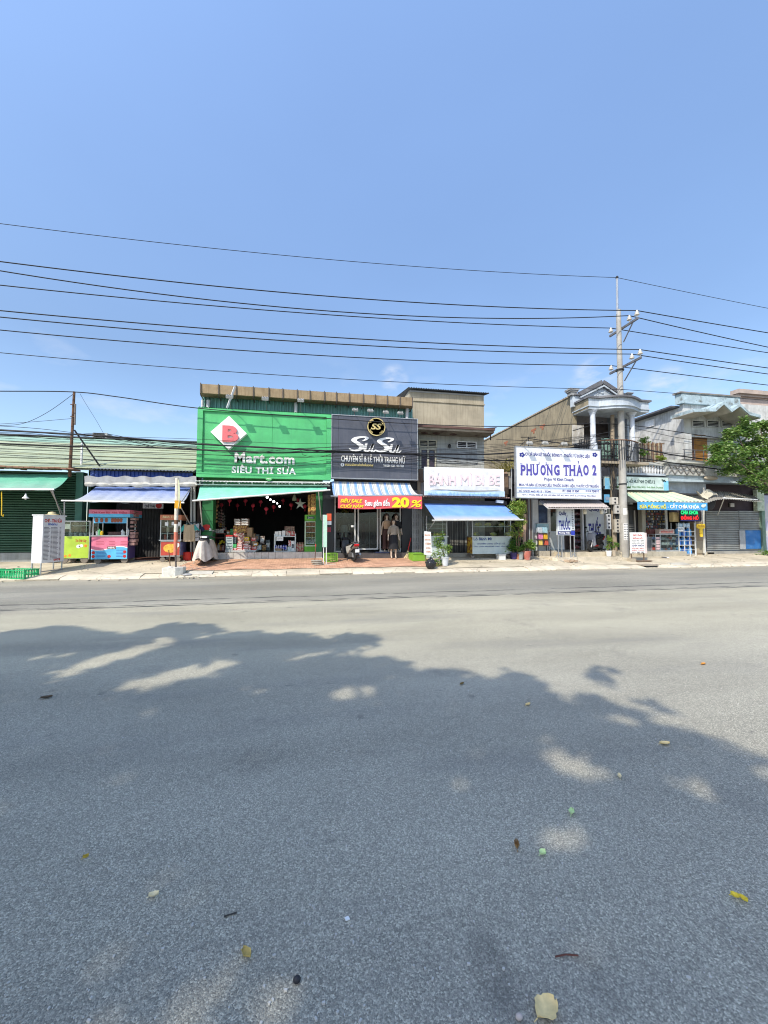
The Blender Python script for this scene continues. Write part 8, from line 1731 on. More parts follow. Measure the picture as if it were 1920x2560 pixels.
q = rect(1739, 1760, 1304, 1382, 17.0); bb2 = thing('wooden_cupboard', 'weathered brown cupboard under the yellow key sign', 'cupboard', ((q[0] + q[1]) / 2, 17, gz(17))); obj('body', MB().box(q[0], q[1], 17.0, 17.4, gz(17), q[3]), mat('cupboard_wood', (.27, .21, .14), .85, dirt=.4), bb2); obj('door_panel', MB().box(q[0] + .06, q[1] - .06, 16.985, 16.999, gz(17) + .08, gz(17) + .7), mat('cupboard_panel', (.33, .28, .2), .85, dirt=.4), bb2)
for x in (q[0] - .03, q[1] + .001): obj('frame_post', MB().box(x, x + .03, 16.97, 17.0, gz(17), q[3] + .05), mat('pipe_white', (.6,) * 3), bb2)
ks = thing('key_sign', 'bright yellow key shaped sign hanging by the bottle rack', 'sign', P(1754, 1326, 16.5)); q = rect(1744, 1763, 1309.5, 1322, 16.5)
x0, x1, z0, z1 = q; obj('key_head', MB().prism([(x0, z0 + .06), (x0, z1 - .03), (x0 + .04, z1), (x1 - .04, z1), (x1, z1 - .03), (x1, z0 + .06), (x1 - .08, z0), (x0 + .08, z0)], 16.5, 16.56), yellow_m, ks)
q4 = rect(1751, 1757.5, 1322, 1342, 16.5); obj('key_shank', MB().prism([(q4[0], q4[3]), (q4[0], q4[2] + .2), (q4[0] + .03, q4[2] + .17), (q4[0], q4[2] + .1), (q4[0] + .03, q4[2]), (q4[1], q4[2]), (q4[1], q4[3])], 16.505, 16.555), yellow_m, ks)
letters('KHÓA', (x0 + .05, x1 - .05, z0 + .1, z1 - .05), 16.5, mat('amber_print', (.5, .22, .02)), ks, bold=.03, ext=.004); obj('cord', MB().tube([((x0 + x1) / 2, 16.53, z1), ((x0 + x1) / 2 - .1, 16.6, z1 + .35)], .008, 4), wire_m, ks)
# canopy and blue banner
cs2 = thing('sheet_canopy', 'cream and green striped corrugated canopy of the watch shop', 'canopy', P(1670, 1242, 16.5))
A, Bq, Cq, Dq = P(1556, 1229, 17.3), P(1684, 1231.5, 17.3), P(1594, 1255.5, 15.75), P(1768, 1255.5, 15.75)
mS = MB(); pr_ = []; nW = 18
for i in range(nW * 4 + 1):
 u = i / (nW * 4); h = (0, .035, .05, .035)[i % 4]; pr_.append((A.lerp(Bq, u) + Vector((0, 0, h)), Cq.lerp(Dq, u) + Vector((0, 0, h))))
for i in range(len(pr_) - 1): mS.mi = 0 if (i // 4) % 3 else 1; mS.quad(pr_[i][0], pr_[i + 1][0], pr_[i + 1][1], pr_[i][1])
obj('sheet', mS, [mat('cream_sheet', (.60, .58, .42), .6, .1, dirt=.3), mat('green_sheet', (.36, .50, .38), .6, .1, dirt=.3)], cs2, recalc=False)
obj('upper_flashing', MB().beam(A + Vector((0, .05, .12)), Bq + Vector((.1, .05, .12)), .3, .02), mat('zinc', (.4,) * 3), cs2); obj('edge_pipe', MB().tube([Cq - Vector((0, 0, .04)), Dq - Vector((0, 0, .04))], .025, 6), steel, cs2)
q = rect(1594, 1769, 1256, 1275, 15.7); kb = thing('key_shop_banner', 'blue banner with yellow and white letters along the watch shop canopy edge', 'banner', ((q[0] + q[1]) / 2, 15.7, q[2]))
obj('cloth', MB().grid(lambda u, v: Vector((q[0] + (q[1] - q[0]) * u, 15.7 + .012 * math.sin(u * 21), q[2] + (q[3] - q[2]) * v)), 40, 3, (0, .012, 0)), mat('banner_sky_blue', (.08, .36, .68), .5, .1), kb, smooth=True)
lpx('SỬA ĐỒNG HỒ', 1599, 1665, 1258.5, 1271.5, 15.685, byel, kb, bold=.02, ext=.01); lpx('- CẮT CHÌA KHÓA', 1669, 1748, 1258, 1271.5, 15.685, white_clean, kb, bold=.02, ext=.01)
c = P(1758, 1265, 15.68); obj('emblem', MB().ball(c, (.12, .008, .08), 8, 5).ball(c + Vector((.12, 0, .03)), (.06, .008, .06), 8, 5), mat('pale_print', (.6, .68, .6)), kb)
# name sign over the canopy
Y = 17.0; q = rect(1512, 1671, 1192, 1224.5, Y); nsn = thing('shop_sign', 'pale blue green watch shop name sign partly behind the tall pole', 'sign', ((q[0] + q[1]) / 2, Y, q[2]), 'signs over the shops')
obj('board', MB().box(q[0], q[1], Y, Y + .1, q[2], q[3]), mat('pale_green_sign', (.50, .60, .56), .5, .08), nsn); qb = rect(1659, 1671, 1192, 1224.5, Y); obj('blue_edge', MB().box(qb[0], q[1] - .002, Y - .004, Y - .001, q[2] + .002, q[2] + .5), mat('edge_sky', (.2, .5, .72)), nsn); qb = rect(1512, 1524, 1192, 1224.5, Y); obj('blue_edge', MB().box(q[0] + .002, qb[1], Y - .004, Y - .001, q[2] + .002, q[3] - .1), mat('edge_sky', (.2,) * 3), nsn)
ik = mat('ink_dark_green', (.015, .04, .035), .5); lpx('ĐỒNG HỒ HUỲNH CHIÊU 2', 1548, 1637, 1195, 1208, Y, ik, nsn, bold=.025, ext=.005); lpx('Đ/C: Phú Thọ, chợ Thủ Dầu Một, tỉnh Bình Dương', 1530, 1657, 1214, 1221, Y, mat('ink_green', (.10, .22, .08)), nsn, bold=.02, ext=.005)
for k in range(4): c = P(1656 + k * 2.4, 1200 + (k * 3) % 5, Y - .004); obj('bird_print', MB().ball(c, (.06, .004, .035), 8, 4), ik, nsn)
# balcony above
Yv = 17.2; zf0, zf1 = P(1620, 1189, Yv).z, P(1620, 1184, Yv).z; xv0, xv1 = P(1562, 1170, Yv).x, P(1672, 1170, Yv).x
obj('balcony_slab', MB().box(xv0, xv1, Yv - .1, 20, zf0, zf1), pblue, wk); zra, zrb = P(1620, 1163, Yv).z, P(1620, 1156, Yv).z
obj('balcony_rail', MB().box(xv0, xv1, Yv - .06, Yv + .14, zra, zrb), mat('stained_white', (.50, .50, .46), .9, dirt=.7, dcol=(.16, .15, .13)), wk)
for i in range(15): x = xv0 + .12 + (xv1 - xv0 - .24) * i / 14; obj('baluster', MB().lathe((x, Yv + .03, zf1), [(.05, 0), (.03, .06), (.065, .18), (.03, .32), (.05, zra - zf1)], 10), mat('baluster_white', (.58, .60, .62), .8, dirt=.3), wk, smooth=True)
zsl0, zsl1 = P(1628, 1154, 18.2).z, P(1628, 1107, 18.2).z
for i in range(16):
 px = 1600 + i * 3.6; x = P(px, 1130, 18.2).x; h = R.uniform(-.05, .05); obj('fence_slat', MB().box(x, x + .055, 18.2, 18.23, zsl0 - .3, zsl1 + h), mat('slat%d' % (i % 3), ((.20, .11, .06), (.40, .33, .22), (.13, .08, .05))[i % 3], .85), wk)
obj('fence_rail', MB().beam(P(1598, 1112, 18.25), P(1660, 1109, 18.25), .06), wood_old, wk)
obj('upper_wall', MB().box(xv0, P(1705, 1100, 21).x, 21, 21.2, zf1, P(1640, 1070, 21).z), mat('white_wall', (.5, .49, .45), .85, dirt=.4), wk)
ar = MB(); c = P(1661, 1146, 18.6)
for s in (0, .12, .24): ar.tube([c + Vector(((.5 - s) * math.cos(t * .175 + 1.57), 0, (.75 - s) * math.sin(t * .175 + 1.57 - 1.57))) for t in range(0, 10)], .025, 5)
obj('arch_grille', ar, rust, wk)
for i, (px, py) in enumerate(((1608, 1132), (1655, 1146), (1610, 1099))):
 f = MB(); c = P(px, py, 17.8); leaves(f, blob_points(c, (.3, .15, .16), 140, clumps=6), .14); t_ = obj('balcony_plant', f, lg1 if i != 1 else lg2); tag(t_, ['palm like plant at the left of the wooden balcony fence', 'yellowish plant at the foot of the arched grille', 'small green plant high on the balcony left of the fence'][i], 'plant')
# standing notice sign
Y = 15.6; q = rect(1577, 1612, 1331, 1386, Y); ns_ = thing('notice_sign', 'white standing notice with red and black print right of the tall pole', 'sign', ((q[0] + q[1]) / 2, Y, gz(Y)))
obj('board', MB().box(q[0], q[1], Y, Y + .06, q[2] + .05, q[3]), white_paint, ns_); obj('side_board', MB().box(q[1] + .005, q[1] + .12, Y + .01, Y + .06, q[2] + .04, q[3] - .02), mat('pinkish_board', (.66, .55, .52)), ns_)
for s_, y0, y1, m_ in (('SỬA', 1335, 1340, red_print), ('ĐỒNG HỒ', 1342.5, 1347.5, red_print), ('THAY PIN - DÂY', 1350, 1353.5, grey_print), ('KHÓA CÁC LOẠI', 1356, 1359.5, grey_print), ('CHÌA KHÓA', 1361, 1366, mat('ink_blue', (.02,) * 3)), ('SỬA XE - MÁY', 1369, 1372, red_print), ('ĐIỆN THOẠI', 1374, 1377, red_print), ('0121 985 283', 1379, 1383.5, grey_print)): lpx(s_, 1582 if len(s_) < 9 else 1580, 1606 if len(s_) < 9 else 1610, y0, y1, Y, m_, ns_, bold=.025, ext=.004)
for x in (q[0] + .03, q[1] - .06): obj('leg', MB().box(x, x + .04, Y + .02, Y + .06, gz(Y) - .01, q[2] + .049), wood_old, ns_)
obj('foot_block', MB().box(q[0] - .05, q[0] + .22, Y - .05, Y + .2, gz(Y) - .02, gz(Y) + .14), concrete('block_concrete', (.42, .36, .27), 0), ns_); obj('foot_board', MB().beam((q[0] + .2, Y - .1, gz(Y) + .03), (q[1] + .2, Y - .12, gz(Y) + .03), .12, .05), wood_old, ns_)
sh_ = thing('slippers', 'pair of white slippers lying before the concrete ledge', 'slippers', P(1664, 1393, 16.2))
for i in range(2): obj('slipper', MB().prism_z([(P(1660 + i * 6, 1393, 16.3).x + .07 * math.cos(t * .6 + i) , 16.3 + .14 * math.sin(t * .6 + i)) for t in range(10)], gz(16.3) + .0, gz(16.3) + .045), white_clean if i else grey_print, sh_)
# ================================================================== far right house
Yr2 = 17.6; xc_ = P(1710, 1080, Yr2).x; xe2 = P(2080, 1200, Yr2).x; zS = lambda y, px=1780: P(px, y, Yr2).z
rh = thing('balcony_house', 'white two storey house with a folded concrete canopy and wooden balcony door', 'building', (xc_, Yr2, ZF))
whw = mat('white_house_wall', (.56, .56, .54), .85, .08, scale=1.6, dirt=.6, streak=.5, dcol=(.2, .19, .17))
ztop = P(1705, 985, Yr2).z
obj('front_wall', MB().box(xc_, xe2, Yr2, Yr2 + .2, zS(1155), ztop - .3), whw, rh); obj('side_wall', MB().box(xc_, xc_ + .2, Yr2 + .201, 27, 3.0, P(1710, 1016, Yr2).z), whw, rh)
obj('side_roof', MB().box(xc_ - .45, xc_ + .3, Yr2 + .3, 27, P(1710, 1015, Yr2).z, P(1710, 1011, Yr2).z), mat('dark_roof_sheet', (.1,) * 3), rh)
vent_ = P(1670, 1028, 19.6); obj('side_vent', MB().box(xc_ - .06, xc_ - .001, 19.4, 20.0, P(1710, 1040, Yr2).z - .05, P(1710, 1024, Yr2).z), white_paint, rh)
mott = mat('mottled_blue_white', (.40, .50, .54), .9, .2, scale=3.5, dirt=1.0, dcol=(.13, .13, .11))
qx = lambda px, Y: P(px, 1010, Y).x
obj('parapet', MB().box(P(1704, 990, Yr2 - .15).x, P(1850, 990, Yr2 - .15).x, Yr2 - .15, Yr2 + .25, ztop - .55, ztop), mott, rh); obj('parapet_cap', MB().box(P(1702, 990, Yr2 - .2).x, P(1852, 990, Yr2 - .2).x, Yr2 - .2, Yr2 + .3, ztop + .001, ztop + .07), mat('cap_grey', (.24, .22, .2), .9, dirt=.5), rh)
Yz0, Yz1 = 16.3, Yr2 - .002
prof = [(1716, 1026), (1772, 1021), (1792, 1002), (1812, 1020), (1832, 1004), (1856, 1024), (1884, 1030)]
zzp = [(P(px + 18, py, Yz0).x, P(1795, py, Yz0).z) for px, py in prof]
obj('folded_canopy', MB().prism(zzp + [(x, z - .16) for x, z in zzp[::-1]], Yz0, Yz1), mott, rh)
obj('canopy_soffit', MB().prism([(x, z - .161) for x, z in zzp] + [(x, z - .18) for x, z in zzp[::-1]], Yz0 + .05, Yz1), mat('soffit_tan', (.46, .42, .36), .9), rh)
for a, b_ in ((1728, 1761), (1765, 1797), (1801, 1832), (1836, 1866)): vent_window(a, b_, 1051, 1069, Yr2, rh, 1, 4, whw)
q = rect(1733, 1767, 1098, 1153, Yr2); do = obj('door', MB().box(q[0] - .14, q[0] - .001, Yr2 - .06, Yr2 - .001, q[2], q[3] + .1).box(q[0], q[1], Yr2 - .06, Yr2 - .001, q[3], q[3] + .1), mat('frame_brown', (.12, .06, .04), .6), rh); wdm = mat('varnished_wood', (.36, .17, .045), .45, .3, scale=3)
obj('leaf', MB().box(q[0], q[1], Yr2 - .03, Yr2 - .001, q[2], q[3] - .001), wdm, do)
for k in range(2): obj('door_panel', MB().box(q[0] + .1, q[1] - .1, Yr2 - .045, Yr2 - .031, q[2] + .12 + k * .75, q[2] + .7 + k * .75), wdm, do)
obj('lower_lintel', MB().box(P(1718, 1095, Yr2).x, P(1800, 1095, Yr2).x, Yr2 - .2, Yr2 - .07, zS(1097), zS(1094)), whw, rh)
obj('flank', MB().box(P(1712, 1120, 17.0).x, P(1730, 1120, 17.0).x, 17.0, Yr2 - .001, zS(1155), zS(1094)), whw, rh)
obj('balcony_slab', MB().box(P(1672, 1170, 16.8).x, xe2, 16.8, Yr2 - .002, P(1780, 1160, 16.8).z, P(1780, 1153, 16.8).z), mat('stained_white', (.5,) * 3), rh)
obj('lattice_band', MB().box(P(1672, 1170, 16.9).x, xe2, 16.9, Yr2 + .1, P(1780, 1190, 16.9).z, P(1780, 1161, 16.9).z), mat('band_white', (.48, .48, .46), .9, dirt=.5, streak=.3), rh)
la = MB(); za, zb = P(1720, 1187, 16.88).z, P(1720, 1162, 16.88).z
for i in range(7):
 x0 = P(1672 + i * 15, 1175, 16.88).x; x1 = P(1687 + i * 15, 1175, 16.88).x
 if i < 6: la.beam((x0, 16.88, za if i % 2 else zb), (x1, 16.88, zb if i % 2 else za), .03, .05); la.beam((x0, 16.875, (za + zb) / 2 + (.2 if i % 2 else -.2)), (x1, 16.875, (za + zb) / 2 - (.2 if i % 2 else -.2)), .03, .04)
obj('diamond_moulding', la, mat('moulding_dark', (.2, .19, .18), .9), rh)
obj('blue_band', MB().box(P(1672, 1195, 17.0).x, xe2, 17.0, Yr2 + .1, P(1780, 1206, 17.0).z, P(1780, 1190.5, 17.0).z), mat('band_blue_white', (.42, .50, .55), .9, .2, dirt=.4, scale=2), rh)
q = rect(1764, 1800, 1189, 1200, 16.8); obj('name_lobe', MB().ball(((q[0] + q[1]) / 2, 16.9, (q[2] + q[3]) / 2), ((q[1] - q[0]) / 2, .12, .12), 12, 6), mat('lobe_tan', (.42, .36, .28), .9, dirt=.5), rh)
rl_ = MB();
for px in (1712, 1738, 1760, 1790): x = P(px, 1140, 16.9).x; rl_.box(x - .015, x + .015, 16.9, 16.93, P(1780, 1153, 16.9).z, P(1780, 1127, 16.9).z)
rl_.tube([(P(1708, 1140, 16.9).x, 16.91, P(1780, 1127, 16.9).z), (xe2, 16.91, P(1780, 1127, 16.9).z)], .018, 6); obj('balcony_rail', rl_, mat('arm_grey', (.16,) * 3), rh)
obj('under_ceiling', MB().box(P(1764, 1220, YF).x, xe2, 17.5, 20, P(1830, 1207, 17.5).z - .05, P(1830, 1207, 17.5).z), dark_in, rh)
obj('dark_front', MB().box(P(1672, 1220, 17.72).x, xe2, 17.72, 17.8, 2.3, P(1830, 1207, 17.5).z - .051), mat('dark_plum', (.055, .038, .045), .8), rh)
zgi = mat('grey_zinc_shutter', (.30, .31, .30), .5, .25, scale=1.6, dirt=.4, streak=.2)
for i, (a, b_) in enumerate(((1765, 1847), (1848.5, 1905))):
 q = rect(a, b_, 1277, 1376, 17.6); n_ = 22; pf = []
 for k in range(n_): z = q[2] + (q[3] - q[2]) * k / n_; h = (q[3] - q[2]) / n_; pf += [(17.62, z), (17.57, z + h * .3), (17.57, z + h * .75)]
 pf += [(17.62, q[3]), (17.68, q[3]), (17.68, q[2])]; obj('shutter', MB().prism_x(pf, q[0], q[1]), zgi, rh)
q = rect(1864, 1902, 1326, 1372, 17.54); obj('blue_panel', MB().box(q[0], q[1], 17.53, 17.55, q[2], q[3]), mat('blue_tin', (.03, .16, .42), .5, .3, scale=3, dirt=.3, dcol=(.3, .45, .6)), rh); q = rect(1849, 1863.5, 1326, 1373, 17.54); obj('grey_panel', MB().box(q[0], q[1], 17.53, 17.55, q[2], q[3]), mat('grey_tin', (.38, .39, .40), .5, .2, dirt=.5), rh)
q = rect(1904, 1912, 1277, 1376, 17.5); obj('green_post', MB().box(q[0], q[1], 17.45, 17.6, ZF, q[3]), mat('faded_green_post', (.14, .22, .17), .8, dirt=.4), rh)
q = rect(1893, 1911, 1224, 1277, 17.4); obj('mossy_column', MB().box(q[0], q[1], 17.4, 17.6, q[2], q[3]), mat('moss_white', (.46, .52, .40), .9, dirt=.7, dcol=(.16, .22, .13), scale=5), rh)
obj('plinth', MB().box(P(1764, 1385, 17.3).x, xe2, 17.2, 17.7, .2, P(1840, 1378, 17.3).z), concrete('plinth_grey', (.30, .29, .26), .3), rh)
q = rect(1912.5, 2050, 1240, 1380, 17.5); obj('painted_wall', MB().box(q[0], q[1], 17.5, 17.7, ZF, q[3]), pm('wall_mural', (.36, .36, .46), (.46, .46, .44), 1.5), rh)
# rusty sheet canopy with posts
rc = thing('tin_canopy', 'warped grey tin canopy on a thin strut over the closed grey shutters', 'canopy', P(1830, 1245, 16.8))
A, Bq, Cq, Dq = P(1764, 1228, 17.6), P(1884, 1236, 17.6), P(1762, 1247, 16.0), P(1905, 1251, 16.0)
obj('sheet', MB().grid(lambda u, v: A.lerp(Bq, u).lerp(Cq.lerp(Dq, u), v) + Vector((0, 0, .05 * math.sin(u * 5) - .25 * (1 - u) ** 6 * v + .018 * math.sin(u * 150))), 130, 4, (0, 0, -.02)), mat('warped_tin', (.40, .38, .34), .55, .25, dirt=.6, scale=2, dcol=(.20, .16, .12)), rc)
obj('strut', MB().tube([P(1811, 1244, 16.1), P(1794, 1288, 17.5)], .022, 6), mat('pipe_white', (.6,) * 3), rc); obj('white_tube', MB().tube([P(1808, 1245, 16.05), P(1894, 1249, 16.05)], .025, 6), white_clean, rc)
pt = thing('canopy_post', 'pale post with a torn sheet at its head between banner and shutters', 'post', P(1760, 1382, 16.7)); obj('post', MB().tube([P(1760, 1383, 16.7), P(1759.5, 1219, 16.7)], .04, 8), mat('post_pale', (.52, .50, .44), .8, dirt=.4), pt)
obj('torn_sheet', MB().grid(lambda u, v: P(1742 + 34 * u, 1229 + 14 * v + 5 * math.sin(u * 6) , 16.7) + Vector((0, -.3 * v + .1 * math.sin(u * 17), .05 * math.sin(u * 23 + v * 5))), 20, 4, (0, 0, .015)), mat('torn_cream', (.46, .43, .34), .9, dirt=.5), pt, smooth=True)
tarp = thing('folded_tarp', 'dark grey tarpaulin bulging beside the blue banner end', 'tarpaulin', P(1775, 1262, 16.9)); obj('bulge', MB().ball(P(1772, 1256, 16.9), (.32, .25, .42), 14, 9), mat('tarp_black', (.02, .022, .03), .6), tarp, smooth=True)
lb_ = thing('lamp_box', 'small white square lamp above the closed grey shutters', 'lamp', P(1831, 1262, 17.6)); q = rect(1827, 1836, 1258, 1267, 17.6); obj('glass', MB().box(q[0], q[1], 17.6, 17.7, q[2], q[3]), mat('dim_white', (.5,) * 3), lb_); obj('casing', MB().box(q[0] - .02, q[1] + .02, 17.66, 17.72, q[2] - .02, q[3] + .02), black_metal, lb_)
# pink neighbour at the far right
pk = thing('pink_building', 'plain pale pink building behind the tree at the right edge', 'building', P(1900, 1050, 19)); q = rect(1846, 2150, 999, 1200, 19.0)
obj('wall', MB().box(q[0], q[1], 19.0, 19.3, 3.5, q[3]), mat('pale_pink_wall', (.50, .40, .345), .85, .06), pk); obj('cornice', MB().box(q[0] - .2, q[1], 18.7, 19.2, q[3] + .001, q[3] + .25), mat('cornice_tan', (.42, .34, .29), .85), pk); obj('cornice_lip', MB().box(q[0] - .1, q[1], 18.85, 19.0, q[3] - .12, q[3] - .001), mat('cornice_tan', (.4,) * 3), pk)
# ================================================================== trees
def branchy(mb, base, tips, r0):
 base = Vector(base)
 for t in tips:
  t = Vector(t); m1 = base.lerp(t, .4) + Vector((R.uniform(-.25, .25), R.uniform(-.25, .25), .25)); mb.tube(catmull([base, m1, t], 4), [r0 * (1 - .8 * i / 8) for i in range(9)], 6)
Y = 16.0; cT = P(1885, 1128, Y)
tr = thing('street_tree', 'small leafy green tree at the right edge hiding the white house', 'tree', (P(1935, 1390, Y).x, Y, gz(Y)))
tk = MB(); b0 = Vector((P(1935, 1390, Y).x, Y, gz(Y))); fk_ = Vector((P(1930, 1240, Y).x, Y, P(1930, 1230, Y).z)); tk.tube([b0, b0.lerp(fk_, .5) + Vector((.1, 0, 0)), fk_], [.14, .11, .10], 10); obj('trunk', tk, mat('bark', (.14, .11, .08), .9, bump=.5, scale=9), tr, smooth=True)
lb = MB(); tips = [P(px, py, Y + dy) for px, py, dy in ((1800, 1120, 0), (1840, 1080, .4), (1900, 1070, 0), (1960, 1100, .3), (1850, 1160, -.5), (1900, 1200, -.4), (1990, 1150, 0), (1880, 1120, .8))]; branchy(lb, fk_, tips, .07); obj('limbs', lb, mat('bark', (.1,) * 3), tr)
cr = MB(); RT = random.Random(3)
blobs = [((1800, 1120), .5, 620), ((1830, 1086), .5, 620), ((1868, 1076), .55, 780), ((1905, 1072), .55, 700), ((1950, 1082), .7, 600), ((1795, 1150), .42, 420), ((1830, 1135), .65, 900), ((1870, 1125), .7, 1000), ((1915, 1120), .7, 1000), ((1840, 1175), .5, 500), ((1880, 1170), .6, 700), ((1925, 1165), .6, 700), ((1870, 1203), .35, 260), ((1905, 1195), .5, 420), ((1980, 1140), .8, 700), ((1912, 1222), .26, 120), ((1808, 1178), .25, 90), ((1860, 1052), .22, 120)]
for (px, py), r_, n in blobs: leaves(cr, blob_points(P(px, py, Y + RT.uniform(-.4, .5)), (r_, r_ * .9, r_ * .8), int(n * 1.05), RT, 12), .165, nm=3, rng=RT)
obj('crown', cr, [leafmat('tree_leaf', (.15, .28, .06)), leafmat('tree_leaf_pale', (.26, .36, .13)), leafmat('tree_leaf_dark', (.07, .15, .035))], tr, recalc=False)
wd_ = MB(); c = P(1912, 1384, 16.6); leaves(wd_, blob_points(c, (.5, .2, .16), 220, clumps=8), .10); t_ = obj('weeds', wd_, lg1); tag(t_, 'low green weeds growing at the foot of the right house', 'plant')
# trees on the viewer's side of the road, whose shade lies over the asphalt
def rp(px, py):
 d = ray(px, py); t = -CAMZ / d.z; p = CAM + d * t; return p.x, p.y
OUT = [(-700, 1590), (-300, 1580), (0, 1592), (90, 1578), (185, 1568), (250, 1580), (330, 1592), (390, 1572), (450, 1558), (520, 1562), (548, 1575), (500, 1592), (430, 1606), (520, 1600), (600, 1580), (660, 1582), (700, 1596), (740, 1582), (775, 1590), (830, 1604), (850, 1588), (905, 1582), (945, 1596), (935, 1612), (870, 1624), (820, 1632), (900, 1640), (960, 1644), (1020, 1660), (1040, 1684), (1110, 1676), (1160, 1690), (1220, 1708), (1280, 1686), (1330, 1700), (1385, 1740), (1450, 1734), (1530, 1762), (1610, 1790), (1700, 1836), (1790, 1850), (1850, 1890), (1930, 1965), (2100, 2060), (2300, 2250), (2300, 3400), (-700, 3400)]
OUTG = [rp(*p) for p in OUT[:-2]]
GAPS = [((150, 1684), (420, 1604), 26), ((300, 1722), (560, 1662), 34), ((845, 1742), (925, 1730), 27), ((715, 1646), (830, 1634), 18), ((1395, 1900), (1460, 1940), 62), ((1375, 2090), (1420, 2110), 74), ((1740, 1950), (1790, 1990), 46), ((330, 2560), (540, 2480), 135), ((680, 2540), (710, 2480), 85), ((1520, 1790), (1600, 1810), 24), ((60, 1650), (160, 1640), 12)]
def in_poly(x, y, poly):
 c = False; j = len(poly) - 1
 for i in range(len(poly)):
  (a, b_), (p, q_) = poly[i], poly[j]
  if (b_ > y) != (q_ > y) and x < (p - a) * (y - b_) / (q_ - b_) + a: c = not c
  j = i
 return c
def shaded(x, y):
 """does the photograph show shade at this spot of the road?  outside the frame the crown just goes on"""
 p = Vector((x, y, 0)); w = (p - CAM).dot(_fw)
 if w < .9: return y > -4.5
 px, py, _ = to_px(p)
 n = noise.noise(Vector((x * 1.3, y * 1.3, 0))) * 26 + noise.noise(Vector((x * 4, y * 4, 4))) * 22 + noise.noise(Vector((x * 9, y * 9, 7))) * 24
 if py > 2700: return True
 for ax, ay, rx, ry in ((1500, 1678, 15, 6), (1508, 1696, 18, 5), (1512, 1710, 10, 5), (1640, 1768, 26, 7)):
  if ((px - ax) / rx) ** 2 + ((py - ay) / ry) ** 2 < 1 + n * .02: return True
 if not in_poly(px + n * .9, py + n * .3, OUT): return False
 for (ax, ay), (bx, by), r in GAPS:
  dx, dy = bx - ax, by - ay; t = max(0, min(1, ((px - ax) * dx + (py - ay) * dy) / (dx * dx + dy * dy))); d = math.hypot((px - ax - dx * t) * .7, (py - ay - dy * t) * 1.15)
  if d < r * .70 + n * .22 + RTR.gauss(0, r * .18): return False
 return True
S = -LDIR; RTR = random.Random(11); kxy = S.x / S.z, S.y / S.z
def lift(x, y):
 lo = 7.6
 for _ in range(40):
  h = RTR.uniform(lo, lo + 3.0); p = Vector((x + kxy[0] * h, y + kxy[1] * h, h)); w = (p - CAM).dot(_fw)
  if w < .15: return p
  px, py, _z = to_px(p)
  if px < -260 or px > 2180 or py < -330: return p
  lo += .25
 return None
TR = [(Vector((-17, -6.5, 0)), [], []), (Vector((-10.5, -7, 0)), [], []), (Vector((-4.5, -8, 0)), [], [])]
cnt = 0
clN = 0
while clN < 25000:
 x, y = RTR.uniform(-11.5, 6), RTR.uniform(.2, 7.6)
 if not shaded(x + RTR.gauss(0, .05), y + RTR.gauss(0, .05)): continue
 clN += 1
 p = lift(x, y)
 if p is None: continue
 k = min(range(3), key=lambda i: (TR[i][0].xy - p.xy).length); TR[k][1].append(p)
lab3 = ['leafy roadside tree behind the viewer, leftmost of the shade trees', 'leafy roadside tree behind the viewer casting most of the road shade', 'leafy roadside tree behind the viewer at the right']
big = [leafmat('shade_leaf', (.14, .22, .07), .5), leafmat('shade_leaf_pale', (.22, .28, .11), .5)]
for k, (b0, pts, _) in enumerate(TR):
 if not pts: continue
 t = thing('shade_tree', lab3[k], 'tree', b0, 'trees shading the road'); f = b0 + Vector((.3, .2, 7.2))
 obj('trunk', MB().tube([b0, b0 + Vector((.1, 0, 3.6)), f], [.34, .27, .22], 10), mat('bark', (.1,) * 3), t, smooth=True)
 l_ = MB(); tips = [RTR.choice(pts) for _ in range(14)]; branchy(l_, f, tips, .11); obj('limbs', l_, mat('bark', (.1,) * 3), t)
 c = MB()
 for p in pts:
  n_ = len(c.v); d = Vector((RTR.gauss(0, 1), RTR.gauss(0, 1), RTR.gauss(0, .35))).normalized(); u = d.cross(Vector((RTR.gauss(0, .45), RTR.gauss(0, .45), 1))).normalized(); s = RTR.uniform(.18, .31)
  mid = p + u.cross(d) * s * .08; c.v += [p - d * s * .5, mid + u * s * .27, p + d * s * .5, mid - u * s * .27]; c.mi = RTR.randrange(2); c.face(n_, n_ + 1, n_ + 2, n_ + 3)
 obj('crown', c, big, t, recalc=False)
# ================================================================== small things on the ground
def fallen(label, px, py, L, W, col, rz, curl=.012, name='fallen_leaf', two=False):
 p = G(px, py); m_ = mat('dry_leaf_%s' % '_'.join('%d' % int(c * 100) for c in col), col, .7, .25, scale=25); b = MB()
 def one(c, a, l, w):
  d = Vector((math.cos(a), math.sin(a), 0)); u = Vector((-d.y, d.x, 0)); n = 7
  def fn(s, t):
   ww = w * (math.sin(math.pi * min(1, max(0.0, s * .96 + .02))) ** .7) * (1 + .09 * math.sin(s * 13 + px) + .06 * math.sin(s * 31 + py)); q = (t - .5) * 2
   return c + d * l * (s - .5) + u * ww * .5 * q + Vector((0, 0, .006 + curl * abs(q) ** 2 + curl * 1.4 * (s - .5) ** 2))
  b.grid(fn, 18, 6, (0, 0, .0015))
  b.tube([c - d * l * .5 + Vector((0, 0, .008)), c - d * l * .68 + Vector((0, 0, .006))], .0018, 4)
 one(p, rz, L, W)
 if two: one(p + Vector((math.cos(rz), math.sin(rz), 0)) * L * .95, rz - .5, L * .95, W * .9)
 o = obj(name, b, m_, smooth=True); tag(o, label, 'leaf', 'leaves fallen on the road'); return o
tanL, yelL, grL, palL = (.80, .62, .30), (.88, .70, .08), (.55, .70, .36), (.80, .70, .46)
fallen('large tan dry leaf lying near the bottom edge of the road', 1366, 2530, .09, .07, tanL, .35)
